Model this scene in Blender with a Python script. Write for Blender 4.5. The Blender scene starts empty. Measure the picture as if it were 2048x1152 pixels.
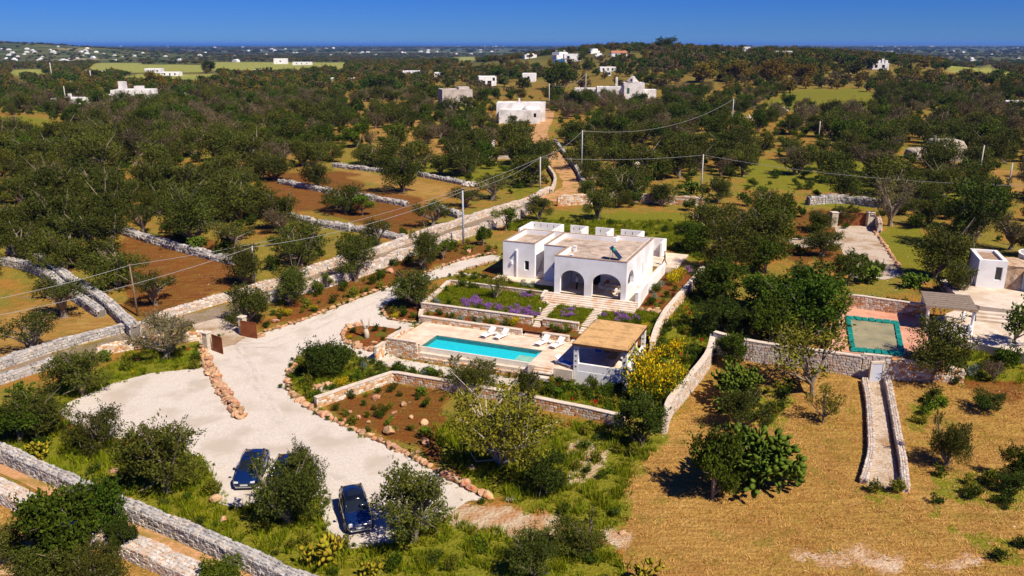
import bpy, bmesh, math, random
import numpy as np
from mathutils import Vector, Matrix, Quaternion
from mathutils.geometry import delaunay_2d_cdt

rad = math.radians
SC = bpy.context.scene
COL = SC.collection

# ------------------------------------------------------------------ camera
CAM_H = 30.0
FOC = 1650.0                       # focal length in pixels of a 2048 px wide picture
TILT = math.atan(489 / FOC)
cam_d = bpy.data.cameras.new('camera')
cam_d.sensor_width = 36.0
cam_d.lens = 36.0 * FOC / 2048
cam_d.clip_start = 0.5
cam_d.clip_end = 90000
cam = bpy.data.objects.new('camera', cam_d)
cam.location = (0, 0, CAM_H)
cam.rotation_euler = (math.pi / 2 - TILT, 0, 0)
COL.objects.link(cam)
SC.camera = cam

# ------------------------------------------------------------------ sky and sun
SUN_EL, SUN_AZ = rad(50), rad(-46)         # azimuth measured from +X towards +Y
sun_vec = Vector((math.cos(SUN_EL) * math.cos(SUN_AZ), math.cos(SUN_EL) * math.sin(SUN_AZ), math.sin(SUN_EL)))
wd = bpy.data.worlds.new('World')
SC.world = wd
wd.use_nodes = True
nt = wd.node_tree
bgn = nt.nodes['Background']
sky = nt.nodes.new('ShaderNodeTexSky')
sky.sky_type = 'NISHITA'
sky.sun_disc = False
sky.sun_elevation = SUN_EL
sky.sun_rotation = math.atan2(sun_vec.x, sun_vec.y)
sky.altitude = 200
sky.air_density = 1.0
sky.dust_density = 0.0
sky.ozone_density = 3.0
tint = nt.nodes.new('ShaderNodeMix'); tint.data_type = 'RGBA'; tint.blend_type = 'MULTIPLY'
tint.inputs['Factor'].default_value = 1.0
nt.links.new(sky.outputs['Color'], tint.inputs[6])
# the deep, clear blue of the day: paler at the horizon, deeper towards the zenith
wtc = nt.nodes.new('ShaderNodeTexCoord'); wsp = nt.nodes.new('ShaderNodeSeparateXYZ'); wmr = nt.nodes.new('ShaderNodeMapRange'); wmx = nt.nodes.new('ShaderNodeMix'); wmx.data_type = 'RGBA'
nt.links.new(wtc.outputs['Generated'], wsp.inputs[0]); nt.links.new(wsp.outputs['Z'], wmr.inputs['Value'])
wmr.inputs['From Min'].default_value = 0.0; wmr.inputs['From Max'].default_value = 0.088
nt.links.new(wmr.outputs['Result'], wmx.inputs['Factor'])
wmx.inputs[6].default_value = (0.15, 0.36, 1.0, 1); wmx.inputs[7].default_value = (0.05, 0.24, 0.92, 1)
nt.links.new(wmx.outputs[2], tint.inputs[7])
nt.links.new(tint.outputs[2], bgn.inputs['Color'])
bgn.inputs['Strength'].default_value = 0.068
sun_d = bpy.data.lights.new('sun', 'SUN')
sun_d.energy = 5.0
sun_d.angle = rad(0.53)
sun_d.color = (1.0, 0.90, 0.76)
sun_o = bpy.data.objects.new('sun', sun_d)
sun_o.rotation_euler = sun_vec.to_track_quat('Z', 'Y').to_euler()
sun_o.location = (40, -40, 80)
COL.objects.link(sun_o)
SC.view_settings.view_transform = 'Standard'
SC.view_settings.look = 'None'
SC.view_settings.gamma = 1.0
SC.view_settings.exposure = 0.45
SC.render.engine = 'CYCLES'
SC.cycles.max_bounces = 5
SC.cycles.diffuse_bounces = 4
SC.cycles.glossy_bounces = 3
SC.cycles.transmission_bounces = 4
SC.cycles.transparent_max_bounces = 6
SC.cycles.volume_bounces = 0
SC.cycles.use_denoising = True
SC.cycles.use_adaptive_sampling = True

# ------------------------------------------------------------------ the lie of the land
HA = rad(-22.5)                     # the villa and its terraces share one axis
HO = (4.72, 88.4)
CA, SA = math.cos(HA), math.sin(HA)
def W(u, v, z=0.0):
    """villa coordinates (u along the front, v to the back) to world"""
    return Vector((HO[0] + u * CA - v * SA, HO[1] + u * SA + v * CA, z))
def UV(x, y):
    dx, dy = x - HO[0], y - HO[1]
    return dx * CA + dy * SA, -dx * SA + dy * CA
def sstep(a, b, x):
    t = np.clip((x - a) / (b - a), 0, 1)
    return t * t * (3 - 2 * t)
def terr(x, y):
    x = np.asarray(x, float); y = np.asarray(y, float)
    dx, dy = x - HO[0], y - HO[1]
    v = -dx * SA + dy * CA
    t = np.clip((v + 17.6) / 23.5, 0, 1)
    z = 3.05 * (0.75 * t + 0.25 * t * t * (3 - 2 * t))
    # dug out under the pool deck
    u = dx * CA + dy * SA
    k = sstep(-11.6, -10.9, u) * (1 - sstep(11.9, 12.6, u)) * sstep(-16.6, -16.1, v) * (1 - sstep(-10.2, -9.6, v))
    z = z * (1 - k) - 0.4 * k
    r = np.hypot(x, y)
    z = z - 20 * sstep(350, 3500, r)
    # the ridge to the right and the low hill far left
    z = z + 19.0 * np.exp(-((x - 225) / 190) ** 4 - ((y - 900) / 330) ** 2)
    z = z + 9 * np.exp(-((x - 20) / 170) ** 2 - ((y - 950) / 300) ** 2)
    z = z + 50 * np.exp(-((x + 1700) / 560) ** 2 - ((y - 2700) / 500) ** 2)
    z = z + 0.25 * np.sin(x * 0.09 + 1.3) * np.sin(y * 0.07) * sstep(100, 140, y) 
    return z
def ray(px, py):
    c, s = math.cos(TILT), math.sin(TILT)
    a = (px - 1024) / FOC; b = -(py - 576) / FOC
    return Vector((a, c + b * s, -s + b * c))
def at_z(px, py, z):
    d = ray(px, py); k = (z - CAM_H) / d.z
    return Vector((d.x * k, d.y * k, z))
KS = np.geomspace(20, 60000, 700)
def G(px, py):
    """the point of the ground seen at that place of the photograph"""
    d = ray(px, py)
    if d.z > -0.004: d.z = -0.004
    ks = KS
    for _ in range(4):
        below = CAM_H + d.z * ks < terr(d.x * ks, d.y * ks)
        i = int(np.argmax(below)) if below.any() else len(ks) - 1
        lo, hi = ks[max(i - 1, 0)], ks[i]
        ks = np.linspace(lo, hi, 14)
    hi = float(hi)
    x, y = d.x * hi, d.y * hi
    return Vector((x, y, float(terr(x, y))))
def GP(pts): return [G(*p) for p in pts]
def depth(p): return p.y * math.cos(TILT) + (CAM_H - p.z) * math.sin(TILT)
ONES = 'zero one two three four five six seven eight nine ten eleven twelve thirteen fourteen fifteen sixteen seventeen eighteen nineteen'.split()
TENS = 'x x twenty thirty forty fifty sixty seventy eighty ninety'.split()
def words_of(n):
    n = max(0, min(99, n))
    return ONES[n] if n < 20 else TENS[n // 10] + ('-' + ONES[n % 10] if n % 10 else '')
def place(p, h=0.0):
    """where in the photograph something is, in words"""
    c, s = math.cos(TILT), math.sin(TILT); z = p.z + h * .5 - CAM_H; d = p.y * c - z * s
    return ', %s percent across and %s down the picture' % (words_of(round((1024 + FOC * p.x / d) / 20.48)), words_of(round((576 - FOC * (p.y * s + z * c) / d) / 11.52)))
def inside(poly, x, y):
    """vectorised point in polygon; poly list of (x, y)"""
    x = np.asarray(x); y = np.asarray(y)
    r = np.zeros(x.shape, bool)
    n = len(poly)
    for i in range(n):
        x0, y0 = poly[i][0], poly[i][1]; x1, y1 = poly[(i + 1) % n][0], poly[(i + 1) % n][1]
        if y0 == y1: continue
        c = ((y0 > y) != (y1 > y)) & (x < (x1 - x0) * (y - y0) / (y1 - y0) + x0)
        r ^= c
    return r

# ------------------------------------------------------------------ materials
MATS = {}
def material(name, c1, c2=None, scale=3.0, rough=0.85, bump=0.0, bscale=None, attr=None, rand=0.0, spec=0.3,
             c3=None, scale3=0.4, metal=0.0, translucent=0.0, detail=4.0, coat=0.0):
    if name in MATS: return MATS[name]
    m = bpy.data.materials.new(name); m.use_nodes = True
    t = m.node_tree; N = t.nodes; Lk = t.links
    bs = N['Principled BSDF']
    bs.inputs['Roughness'].default_value = rough
    bs.inputs['Specular IOR Level'].default_value = spec
    bs.inputs['Metallic'].default_value = metal
    if coat: bs.inputs['Coat Weight'].default_value = coat; bs.inputs['Coat Roughness'].default_value = 0.05
    tc = N.new('ShaderNodeTexCoord')
    def mixrgb(a, b, f, mode='MIX'):
        x = N.new('ShaderNodeMix'); x.data_type = 'RGBA'; x.blend_type = mode
        for sock, v in ((x.inputs[6], a), (x.inputs[7], b)):
            if isinstance(v, (tuple, list)): sock.default_value = (*v[:3], 1)
            else: Lk.new(v, sock)
        if isinstance(f, (int, float)): x.inputs['Factor'].default_value = f
        else: Lk.new(f, x.inputs['Factor'])
        return x.outputs[2]
    def noise(s, d=detail, lo=0.35, hi=0.65):
        n = N.new('ShaderNodeTexNoise'); n.inputs['Scale'].default_value = s; n.inputs['Detail'].default_value = d
        Lk.new(tc.outputs['Object'], n.inputs['Vector'])
        r = N.new('ShaderNodeMapRange'); r.inputs['From Min'].default_value = lo; r.inputs['From Max'].default_value = hi
        Lk.new(n.outputs['Fac'], r.inputs['Value'])
        return r.outputs['Result']
    col = c1
    if c2 is not None: col = mixrgb(c1, c2, noise(scale))
    if c3 is not None: col = mixrgb(col, c3, noise(scale3, 3, 0.48, 0.66))
    if attr:
        a = N.new('ShaderNodeAttribute'); a.attribute_name = attr
        col = mixrgb(col, a.outputs['Color'], 1.0, 'MULTIPLY')
    if rand:
        oi = N.new('ShaderNodeObjectInfo')
        h = N.new('ShaderNodeHueSaturation')
        r = N.new('ShaderNodeMapRange'); r.inputs['To Min'].default_value = 1 - rand; r.inputs['To Max'].default_value = 1 + rand
        Lk.new(oi.outputs['Random'], r.inputs['Value']); Lk.new(r.outputs['Result'], h.inputs['Value'])
        if isinstance(col, (tuple, list)): h.inputs['Color'].default_value = (*col[:3], 1)
        else: Lk.new(col, h.inputs['Color'])
        w = N.new('ShaderNodeTexWhiteNoise'); w.noise_dimensions = '1D'; Lk.new(oi.outputs['Random'], w.inputs['W'])
        r2 = N.new('ShaderNodeMapRange'); r2.inputs['To Min'].default_value = 0.5 - rand * 0.06; r2.inputs['To Max'].default_value = 0.5 + rand * 0.06
        Lk.new(w.outputs['Value'], r2.inputs['Value']); Lk.new(r2.outputs['Result'], h.inputs['Hue'])
        col = h.outputs['Color']
    if isinstance(col, (tuple, list)): bs.inputs['Base Color'].default_value = (*col[:3], 1)
    else: Lk.new(col, bs.inputs['Base Color'])
    if bump:
        n = N.new('ShaderNodeTexNoise'); n.inputs['Scale'].default_value = bscale or scale * 3; n.inputs['Detail'].default_value = 5
        Lk.new(tc.outputs['Object'], n.inputs['Vector'])
        b = N.new('ShaderNodeBump'); b.inputs['Strength'].default_value = bump; b.inputs['Distance'].default_value = 0.1
        Lk.new(n.outputs['Fac'], b.inputs['Height']); Lk.new(b.outputs['Normal'], bs.inputs['Normal'])
    if translucent:
        out = N['Material Output']
        tr = N.new('ShaderNodeBsdfTranslucent')
        if isinstance(col, (tuple, list)): tr.inputs['Color'].default_value = (*col[:3], 1)
        else: Lk.new(col, tr.inputs['Color'])
        ms = N.new('ShaderNodeMixShader'); ms.inputs['Fac'].default_value = translucent
        Lk.new(bs.outputs[0], ms.inputs[1]); Lk.new(tr.outputs[0], ms.inputs[2]); Lk.new(ms.outputs[0], out.inputs['Surface'])
    MATS[name] = m
    return m

# ------------------------------------------------------------------ mesh and object helpers
def mesh_np(name, verts, faces, mat=None, cols=None, k=None, smooth=False):
    """faces: (n,k) int array of equal-size polygons; cols: per-vertex rgb"""
    verts = np.asarray(verts, np.float32); faces = np.asarray(faces, np.int32)
    k = faces.shape[1]
    me = bpy.data.meshes.new(name)
    me.vertices.add(len(verts)); me.vertices.foreach_set('co', verts.ravel())
    me.loops.add(faces.size); me.loops.foreach_set('vertex_index', faces.ravel())
    me.polygons.add(len(faces))
    me.polygons.foreach_set('loop_start', np.arange(0, faces.size, k, dtype=np.int32))
    me.polygons.foreach_set('use_smooth', np.full(len(faces), bool(smooth)))
    me.update(calc_edges=True)
    if cols is not None:
        a = me.color_attributes.new('Col', 'FLOAT_COLOR', 'POINT')
        c4 = np.ones((len(verts), 4), np.float32); c4[:, :3] = cols
        a.data.foreach_set('color', c4.ravel())
    if mat: me.materials.append(mat)
    return me
def link(name, me, parent=None, loc=None, rot=None, scale=None):
    o = bpy.data.objects.new(name, me)
    COL.objects.link(o)
    if parent is not None: o.parent = parent
    if loc is not None: o.location = loc
    if rot is not None: o.rotation_euler = rot
    if scale is not None: o.scale = scale
    return o
def tag(o, label=None, cat=None, group=None, kind=None):
    if label: o['label'] = label
    if cat: o['category'] = cat
    if group: o['group'] = group
    if kind: o['kind'] = kind
    return o
def thing(name, label, cat, loc=(0, 0, 0), rz=0.0, group=None):
    o = bpy.data.objects.new(name, None); o.empty_display_size = 0.3
    COL.objects.link(o); o.location = loc; o.rotation_euler = (0, 0, rz)
    return tag(o, label, cat, group, 'thing')

class MB:
    """collects simple solids into one mesh"""
    def __init__(self): self.v = []; self.f = []
    def add(self, vs, fs):
        n = len(self.v); self.v += [tuple(p) for p in vs]; self.f += [tuple(i + n for i in f) for f in fs]
    def box(self, x0, x1, y0, y1, z0, z1):
        vs = [(x, y, z) for z in (z0, z1) for y in (y0, y1) for x in (x0, x1)]
        self.add(vs, [(0, 2, 3, 1), (4, 5, 7, 6), (0, 1, 5, 4), (2, 6, 7, 3), (0, 4, 6, 2), (1, 3, 7, 5)])
        return self
    def quadbox(self, base, z0, z1):
        """prism over a ground polygon"""
        n = len(base)
        zs0 = z0 if hasattr(z0, '__len__') else [z0] * n
        zs1 = z1 if hasattr(z1, '__len__') else [z1] * n
        vs = [(p[0], p[1], zs0[i]) for i, p in enumerate(base)] + [(p[0], p[1], zs1[i]) for i, p in enumerate(base)]
        fs = [tuple(range(n - 1, -1, -1)), tuple(range(n, 2 * n))] + [(i, (i + 1) % n, n + (i + 1) % n, n + i) for i in range(n)]
        self.add(vs, fs); return self
    def prism(self, poly, p0, ax, ay, depthv):
        """polygon in the plane (p0, ax, ay) pushed along depthv"""
        n = len(poly); p0 = Vector(p0); ax = Vector(ax); ay = Vector(ay); d = Vector(depthv)
        a = [p0 + ax * q[0] + ay * q[1] for q in poly]
        self.add(a + [p + d for p in a], [tuple(range(n - 1, -1, -1)), tuple(range(n, 2 * n))] + [(i, (i + 1) % n, n + (i + 1) % n, n + i) for i in range(n)])
        return self
    def tube(self, pts, rs, sides=8, caps=True):
        pts = [Vector(p) for p in pts]
        if not hasattr(rs, '__len__'): rs = [rs] * len(pts)
        vs = []; fs = []
        for i, p in enumerate(pts):
            d = (pts[min(i + 1, len(pts) - 1)] - pts[max(i - 1, 0)])
            d = d.normalized() if d.length > 1e-6 else Vector((0, 0, 1))
            a = d.cross(Vector((0.13, 0.99, 0.07)) if abs(d.y) < 0.9 else Vector((1, 0.1, 0))).normalized(); b = d.cross(a)
            for k in range(sides):
                t = 2 * math.pi * k / sides
                vs.append(p + (a * math.cos(t) + b * math.sin(t)) * rs[i])
        for i in range(len(pts) - 1):
            for k in range(sides):
                k2 = (k + 1) % sides
                fs.append((i * sides + k, i * sides + k2, (i + 1) * sides + k2, (i + 1) * sides + k))
        if caps:
            fs.append(tuple(range(sides - 1, -1, -1))); fs.append(tuple(range((len(pts) - 1) * sides, len(pts) * sides)))
        self.add(vs, fs); return self
    def lathe(self, prof, c=(0, 0, 0), n=12):
        vs = []; fs = []
        for (r, z) in prof:
            for k in range(n):
                t = 2 * math.pi * k / n; vs.append((c[0] + r * math.cos(t), c[1] + r * math.sin(t), c[2] + z))
        for i in range(len(prof) - 1):
            for k in range(n):
                k2 = (k + 1) % n; fs.append((i * n + k, i * n + k2, (i + 1) * n + k2, (i + 1) * n + k))
        fs.append(tuple(range(n - 1, -1, -1))); fs.append(tuple(range((len(prof) - 1) * n, len(prof) * n)))
        self.add(vs, fs); return self
    def mesh(self, name, mat=None, smooth=False, bevel=0.0):
        me = bpy.data.meshes.new(name); me.from_pydata(self.v, [], self.f)
        bm = bmesh.new(); bm.from_mesh(me)
        bmesh.ops.recalc_face_normals(bm, faces=bm.faces)
        if bevel:
            bmesh.ops.bevel(bm, geom=[e for e in bm.edges if e.is_manifold and e.calc_face_angle(0) > 0.6], offset=bevel, segments=1, affect='EDGES')
        bm.to_mesh(me); bm.free()
        if smooth: me.polygons.foreach_set('use_smooth', [True] * len(me.polygons))
        if mat: me.materials.append(mat)
        return me
    def build(self, name, mat, parent=None, smooth=False, bevel=0.0, **kw):
        return link(name, self.mesh(name, mat, smooth, bevel), parent, **kw)
def arch_strip(mb, a, b, z0, z1, openings, fn, depthv, segs=10):
    """a wall from a to b along fn(axis) with openings (s0, s1, sill, top, rise); fn(s, z) gives the world point"""
    p00 = fn(0, 0); ax = fn(1, 0) - p00; az = fn(0, 1) - p00
    s = a
    for (o0, o1, zs, zt, rise) in sorted(openings):
        if o0 > s: mb.prism([(s, z0), (o0, z0), (o0, z1), (s, z1)], p00, ax, az, depthv)
        if zs > z0: mb.prism([(o0, z0), (o1, z0), (o1, zs), (o0, zs)], p00, ax, az, depthv)
        poly = [(o0, z1)]
        if rise:
            for i in range(segs + 1):
                t = math.pi * (1 - i / segs)
                poly.append(((o0 + o1) / 2 + (o1 - o0) / 2 * math.cos(t), zt - rise + rise * math.sin(t)))
        else: poly += [(o0, zt), (o1, zt)]
        poly.append((o1, z1))
        mb.prism(poly, p00, ax, az, depthv)
        s = o1
    if b > s: mb.prism([(s, z0), (b, z0), (b, z1), (s, z1)], p00, ax, az, depthv)
def sheet(name, poly, lift, mat, step=1.5, zf=None, parent=None):
    """a sheet lying on the ground inside a polygon of world points"""
    pts = []
    n = len(poly)
    for i in range(n):
        a = Vector(poly[i][:2]); b = Vector(poly[(i + 1) % n][:2])
        k = max(1, int((b - a).length / step))
        for j in range(k): pts.append(a.lerp(b, j / k))
    nb = len(pts)
    edges = [(i, (i + 1) % nb) for i in range(nb)]
    xs = [p.x for p in pts]; ys = [p.y for p in pts]
    gx, gy = np.meshgrid(np.arange(min(xs), max(xs), step), np.arange(min(ys), max(ys), step))
    gx = gx.ravel() + 0.013; gy = gy.ravel() + 0.017
    ins = inside([(p.x, p.y) for p in pts], gx, gy)
    pts += [Vector((float(x), float(y))) for x, y in zip(gx[ins], gy[ins])]
    v, e, f, *_ = delaunay_2d_cdt(pts, edges, [], 1, 1e-4)
    me = bpy.data.meshes.new(name)
    co = []
    for p in v:
        z = zf(p.x, p.y) if zf else float(terr(p.x, p.y))
        co.append((p.x, p.y, z + lift))
    me.from_pydata(co, [], [tuple(q) for q in f])
    bm = bmesh.new(); bm.from_mesh(me)
    for q in bm.faces:
        q.normal_update()
        if q.normal.z < 0: q.normal_flip()
        q.smooth = True
    bm.to_mesh(me); bm.free()
    me.materials.append(mat)
    return link(name, me, parent)
def smooth_path(pts, step=0.8):
    """Catmull-Rom through ground points, resampled"""
    P = [Vector((p[0], p[1])) for p in pts]
    P = [P[0] * 2 - P[1]] + P + [P[-1] * 2 - P[-2]]
    out = []
    for i in range(1, len(P) - 2):
        n = max(2, int((P[i + 1] - P[i]).length / step))
        for j in range(n):
            t = j / n
            a, b, c, d = P[i - 1], P[i], P[i + 1], P[i + 2]
            out.append(0.5 * ((2 * b) + (c - a) * t + (2 * a - 5 * b + 4 * c - d) * t * t + (3 * b - a - 3 * c + d) * t ** 3))
    out.append(P[-2])
    return out
# ------------------------------------------------------------------ ground
GREEN = [
 [(-60,870),(0,860),(110,830),(140,860),(240,885),(300,880),(400,905),(440,960),(425,1000),(470,1010),(560,1000),(640,1000),(660,1060),(700,1090),(760,1085),(900,1035),(960,1060),(1100,1065),(1230,1100),(1260,1152),(1240,1260),(640,1260),(512,1120),(325,1030),(175,965),(-60,875)],
 [(60,815),(110,770),(210,735),(260,705),(400,690),(410,740),(320,746),(230,770),(150,805),(118,830)],
 [(600,712),(576,745),(582,785),(625,815),(790,755),(870,765),(890,750),(780,732),(690,700)],
 [(880,900),(870,845),(1080,840),(1240,855),(1330,880),(1265,950),(1250,1040),(1200,1075),(1000,1000),(930,960)],
 [(1050,800),(1080,755),(1250,765),(1300,690),(1400,560),(1500,640),(1470,670),(1430,680),(1420,720),(1335,830),(1250,835),(1080,805)],
 [(940,505),(1050,425),(1400,425),(1420,530),(1310,490),(1000,460)],
 [(660,318),(900,322),(1070,325),(1085,385),(1040,395),(940,362),(840,350),(740,340)],
 [(1750,452),(1840,455),(1960,520),(1880,560),(1830,575),(1798,545)],
 [(-40,228),(60,236),(140,246),(142,292),(60,280),(-40,268)],
 [(1590,180),(1700,175),(1770,190),(1760,222),(1640,230),(1490,215)],
 [(1850,690),(1960,685),(2060,740),(2060,770),(1910,762)],
 [(1590,400),(1760,380),(1990,395),(2060,440),(1900,420),(1640,415)],
 [(1480,330),(1680,300),(1800,330),(1900,380),(1500,380)],
]
RED = [
 [(640,815),(785,765),(890,785),(870,880),(900,920),(860,920),(800,885),(700,850)],
 [(525,662),(560,600),(660,570),(780,520),(940,480),(1000,500),(985,506),(850,543),(780,572),(660,614)],
 [(545,345),(700,345),(760,400),(690,430),(600,420),(500,385)],
 [(380,395),(520,395),(720,445),(800,470),(850,440),(900,430),(800,385),(690,390)],
 [(280,470),(440,480),(480,525),(470,565),(330,640),(240,620),(260,560),(230,500)],
 [(1360,540),(1400,548),(1330,640),(1300,680),(1270,640),(1330,580)],
 [(1120,860),(1180,880),(1160,990),(1100,960)],
 [(690,650),(760,640),(800,655),(770,700),(700,690)],
 [(1880,735),(2060,740),(2060,800),(1960,790)],
 [(90,850),(290,880),(300,910),(200,905),(90,870)],
 [(1600,420),(1690,425),(1680,520),(1560,520)],
]
DRY = [
 [(1330,880),(1345,830),(1420,745),(1432,692),(1700,740),(1900,762),(2070,790),(2300,1000),(2300,1300),(1250,1300),(1245,1000),(1265,930)],
 [(1470,660),(1700,660),(1700,735),(1440,695)],
 [(250,470),(470,515),(490,560),(350,640),(300,600)],
 [(-60,640),(60,610),(240,600),(270,655),(120,700),(-60,745)],
 [(560,370),(650,380),(700,392),(520,420)],
 [(660,335),(900,372),(930,390),(800,400),(700,350)],
 [(-40,985),(40,985),(260,1085),(420,1180),(-40,1180)],
 [(690,200),(830,200),(870,280),(700,280)],
 [(800,255),(960,255),(960,345),(690,330)],
 [(1380,415),(1470,425),(1440,475),(1340,460)],
 [(1960,340),(2060,340),(2060,395),(1980,395)],
]
RUBBLE = [
 [(1130,892),(1200,885),(1215,925),(1190,950),(1180,925),(1140,915)],
 [(1120,935),(1170,930),(1190,960),(1130,965)],
 [(915,1000),(1010,1020),(1120,1040),(1125,1075),(1000,1070),(900,1040)],
 [(1200,1060),(1260,1065),(1250,1095),(1200,1090)],
 [(1570,1110),(1720,1100),(1810,1110),(1800,1140),(1700,1135),(1580,1128)],
 [(1380,420),(1440,425),(1445,450),(1380,455)],
 [(1860,1120),(1960,1115),(1980,1130),(1860,1135)],
 [(-40,1060),(60,1080),(120,1160),(-40,1160)],
]
MEADOW = [   # pale crops far off
 [(195,126),(285,126),(290,146),(160,143)], [(285,129),(410,130),(410,144),(285,146)], [(415,124),(700,125),(690,138),(420,141)],
 [(20,140),(90,138),(90,150),(20,152)], [(270,148),(430,148),(440,162),(230,162)], [(1890,132),(1980,130),(2030,150),(1890,145)],
 [(910,115),(950,113),(960,120),(915,122)]
]
# stone-free patches inside the straw field where weeds are green
WEEDS = [[(1850,950),(2060,965),(2060,1030),(1900,1000)], [(1890,1060),(2060,1090),(2060,1130),(1960,1120)], [(1740,960),(1800,990),(1780,1010),(1730,985)], [(1855,1000),(1890,1005),(1885,1040),(1860,1035)],
         [(1480,760),(1600,770),(1560,860),(1470,850)], [(1810,800),(1900,790),(1860,860),(1820,850)]]

nr, nc = 560, 460
rr = np.concatenate([34 * (20000 / 34) ** (np.arange(nr) / (nr - 1)), [80000]])
aa = np.radians(np.linspace(-57, 57, nc))
R_, A_ = np.meshgrid(rr, aa, indexing='ij')
GX = R_ * np.sin(A_); GY = R_ * np.cos(A_)
GZ = terr(GX, GY)
# near apron under the camera so that the ground reaches past the frame
wob = np.minimum(0.012 * R_, 6)
JX = GX + wob * (0.5 * np.sin(GX * 2.1 / (1 + R_ / 90) + 1.7 * np.sin(GY * 1.3 / (1 + R_ / 90))) + 0.4 * np.sin(GY * 3.7 / (1 + R_ / 90)))
JY = GY + wob * (0.5 * np.sin(GY * 1.9 / (1 + R_ / 90) + 2 * np.sin(GX * 1.1 / (1 + R_ / 90))) + 0.4 * np.sin(GX * 3.1 / (1 + R_ / 90)))
def zone(polys):
    w = np.zeros(GX.shape, np.float32)
    for p in polys:
        w = np.maximum(w, inside([(q.x, q.y) for q in GP(p)], JX, JY).astype(np.float32))
    k = w.copy()
    k[1:-1, 1:-1] = (w[1:-1, 1:-1] * 2 + w[:-2, 1:-1] + w[2:, 1:-1] + w[1:-1, :-2] + w[1:-1, 2:]) / 6
    return k
zg, zr, zd, zb, zm, zw = zone(GREEN), zone(RED), zone(DRY), zone(RUBBLE), zone(MEADOW), zone(WEEDS)
zd = zd * (1 - 0.75 * zw); zg = np.maximum(zg, zw * 0.9)
idx = np.arange((nr + 1) * nc).reshape(nr + 1, nc)
faces = np.stack([idx[:-1, :-1], idx[:-1, 1:], idx[1:, 1:], idx[1:, :-1]], -1).reshape(-1, 4)[:, ::-1]
gme = mesh_np('ground', np.stack([GX, GY, GZ], -1).reshape(-1, 3), faces, smooth=True)
for nm, tri in (('ZoneA', (zg, zr, zd)), ('ZoneB', (zb, zm, zw))):
    a = gme.color_attributes.new(nm, 'FLOAT_COLOR', 'POINT')
    c4 = np.ones((GX.size, 4), np.float32); c4[:, :3] = np.stack(tri, -1).reshape(-1, 3)
    a.data.foreach_set('color', c4.ravel())

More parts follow.
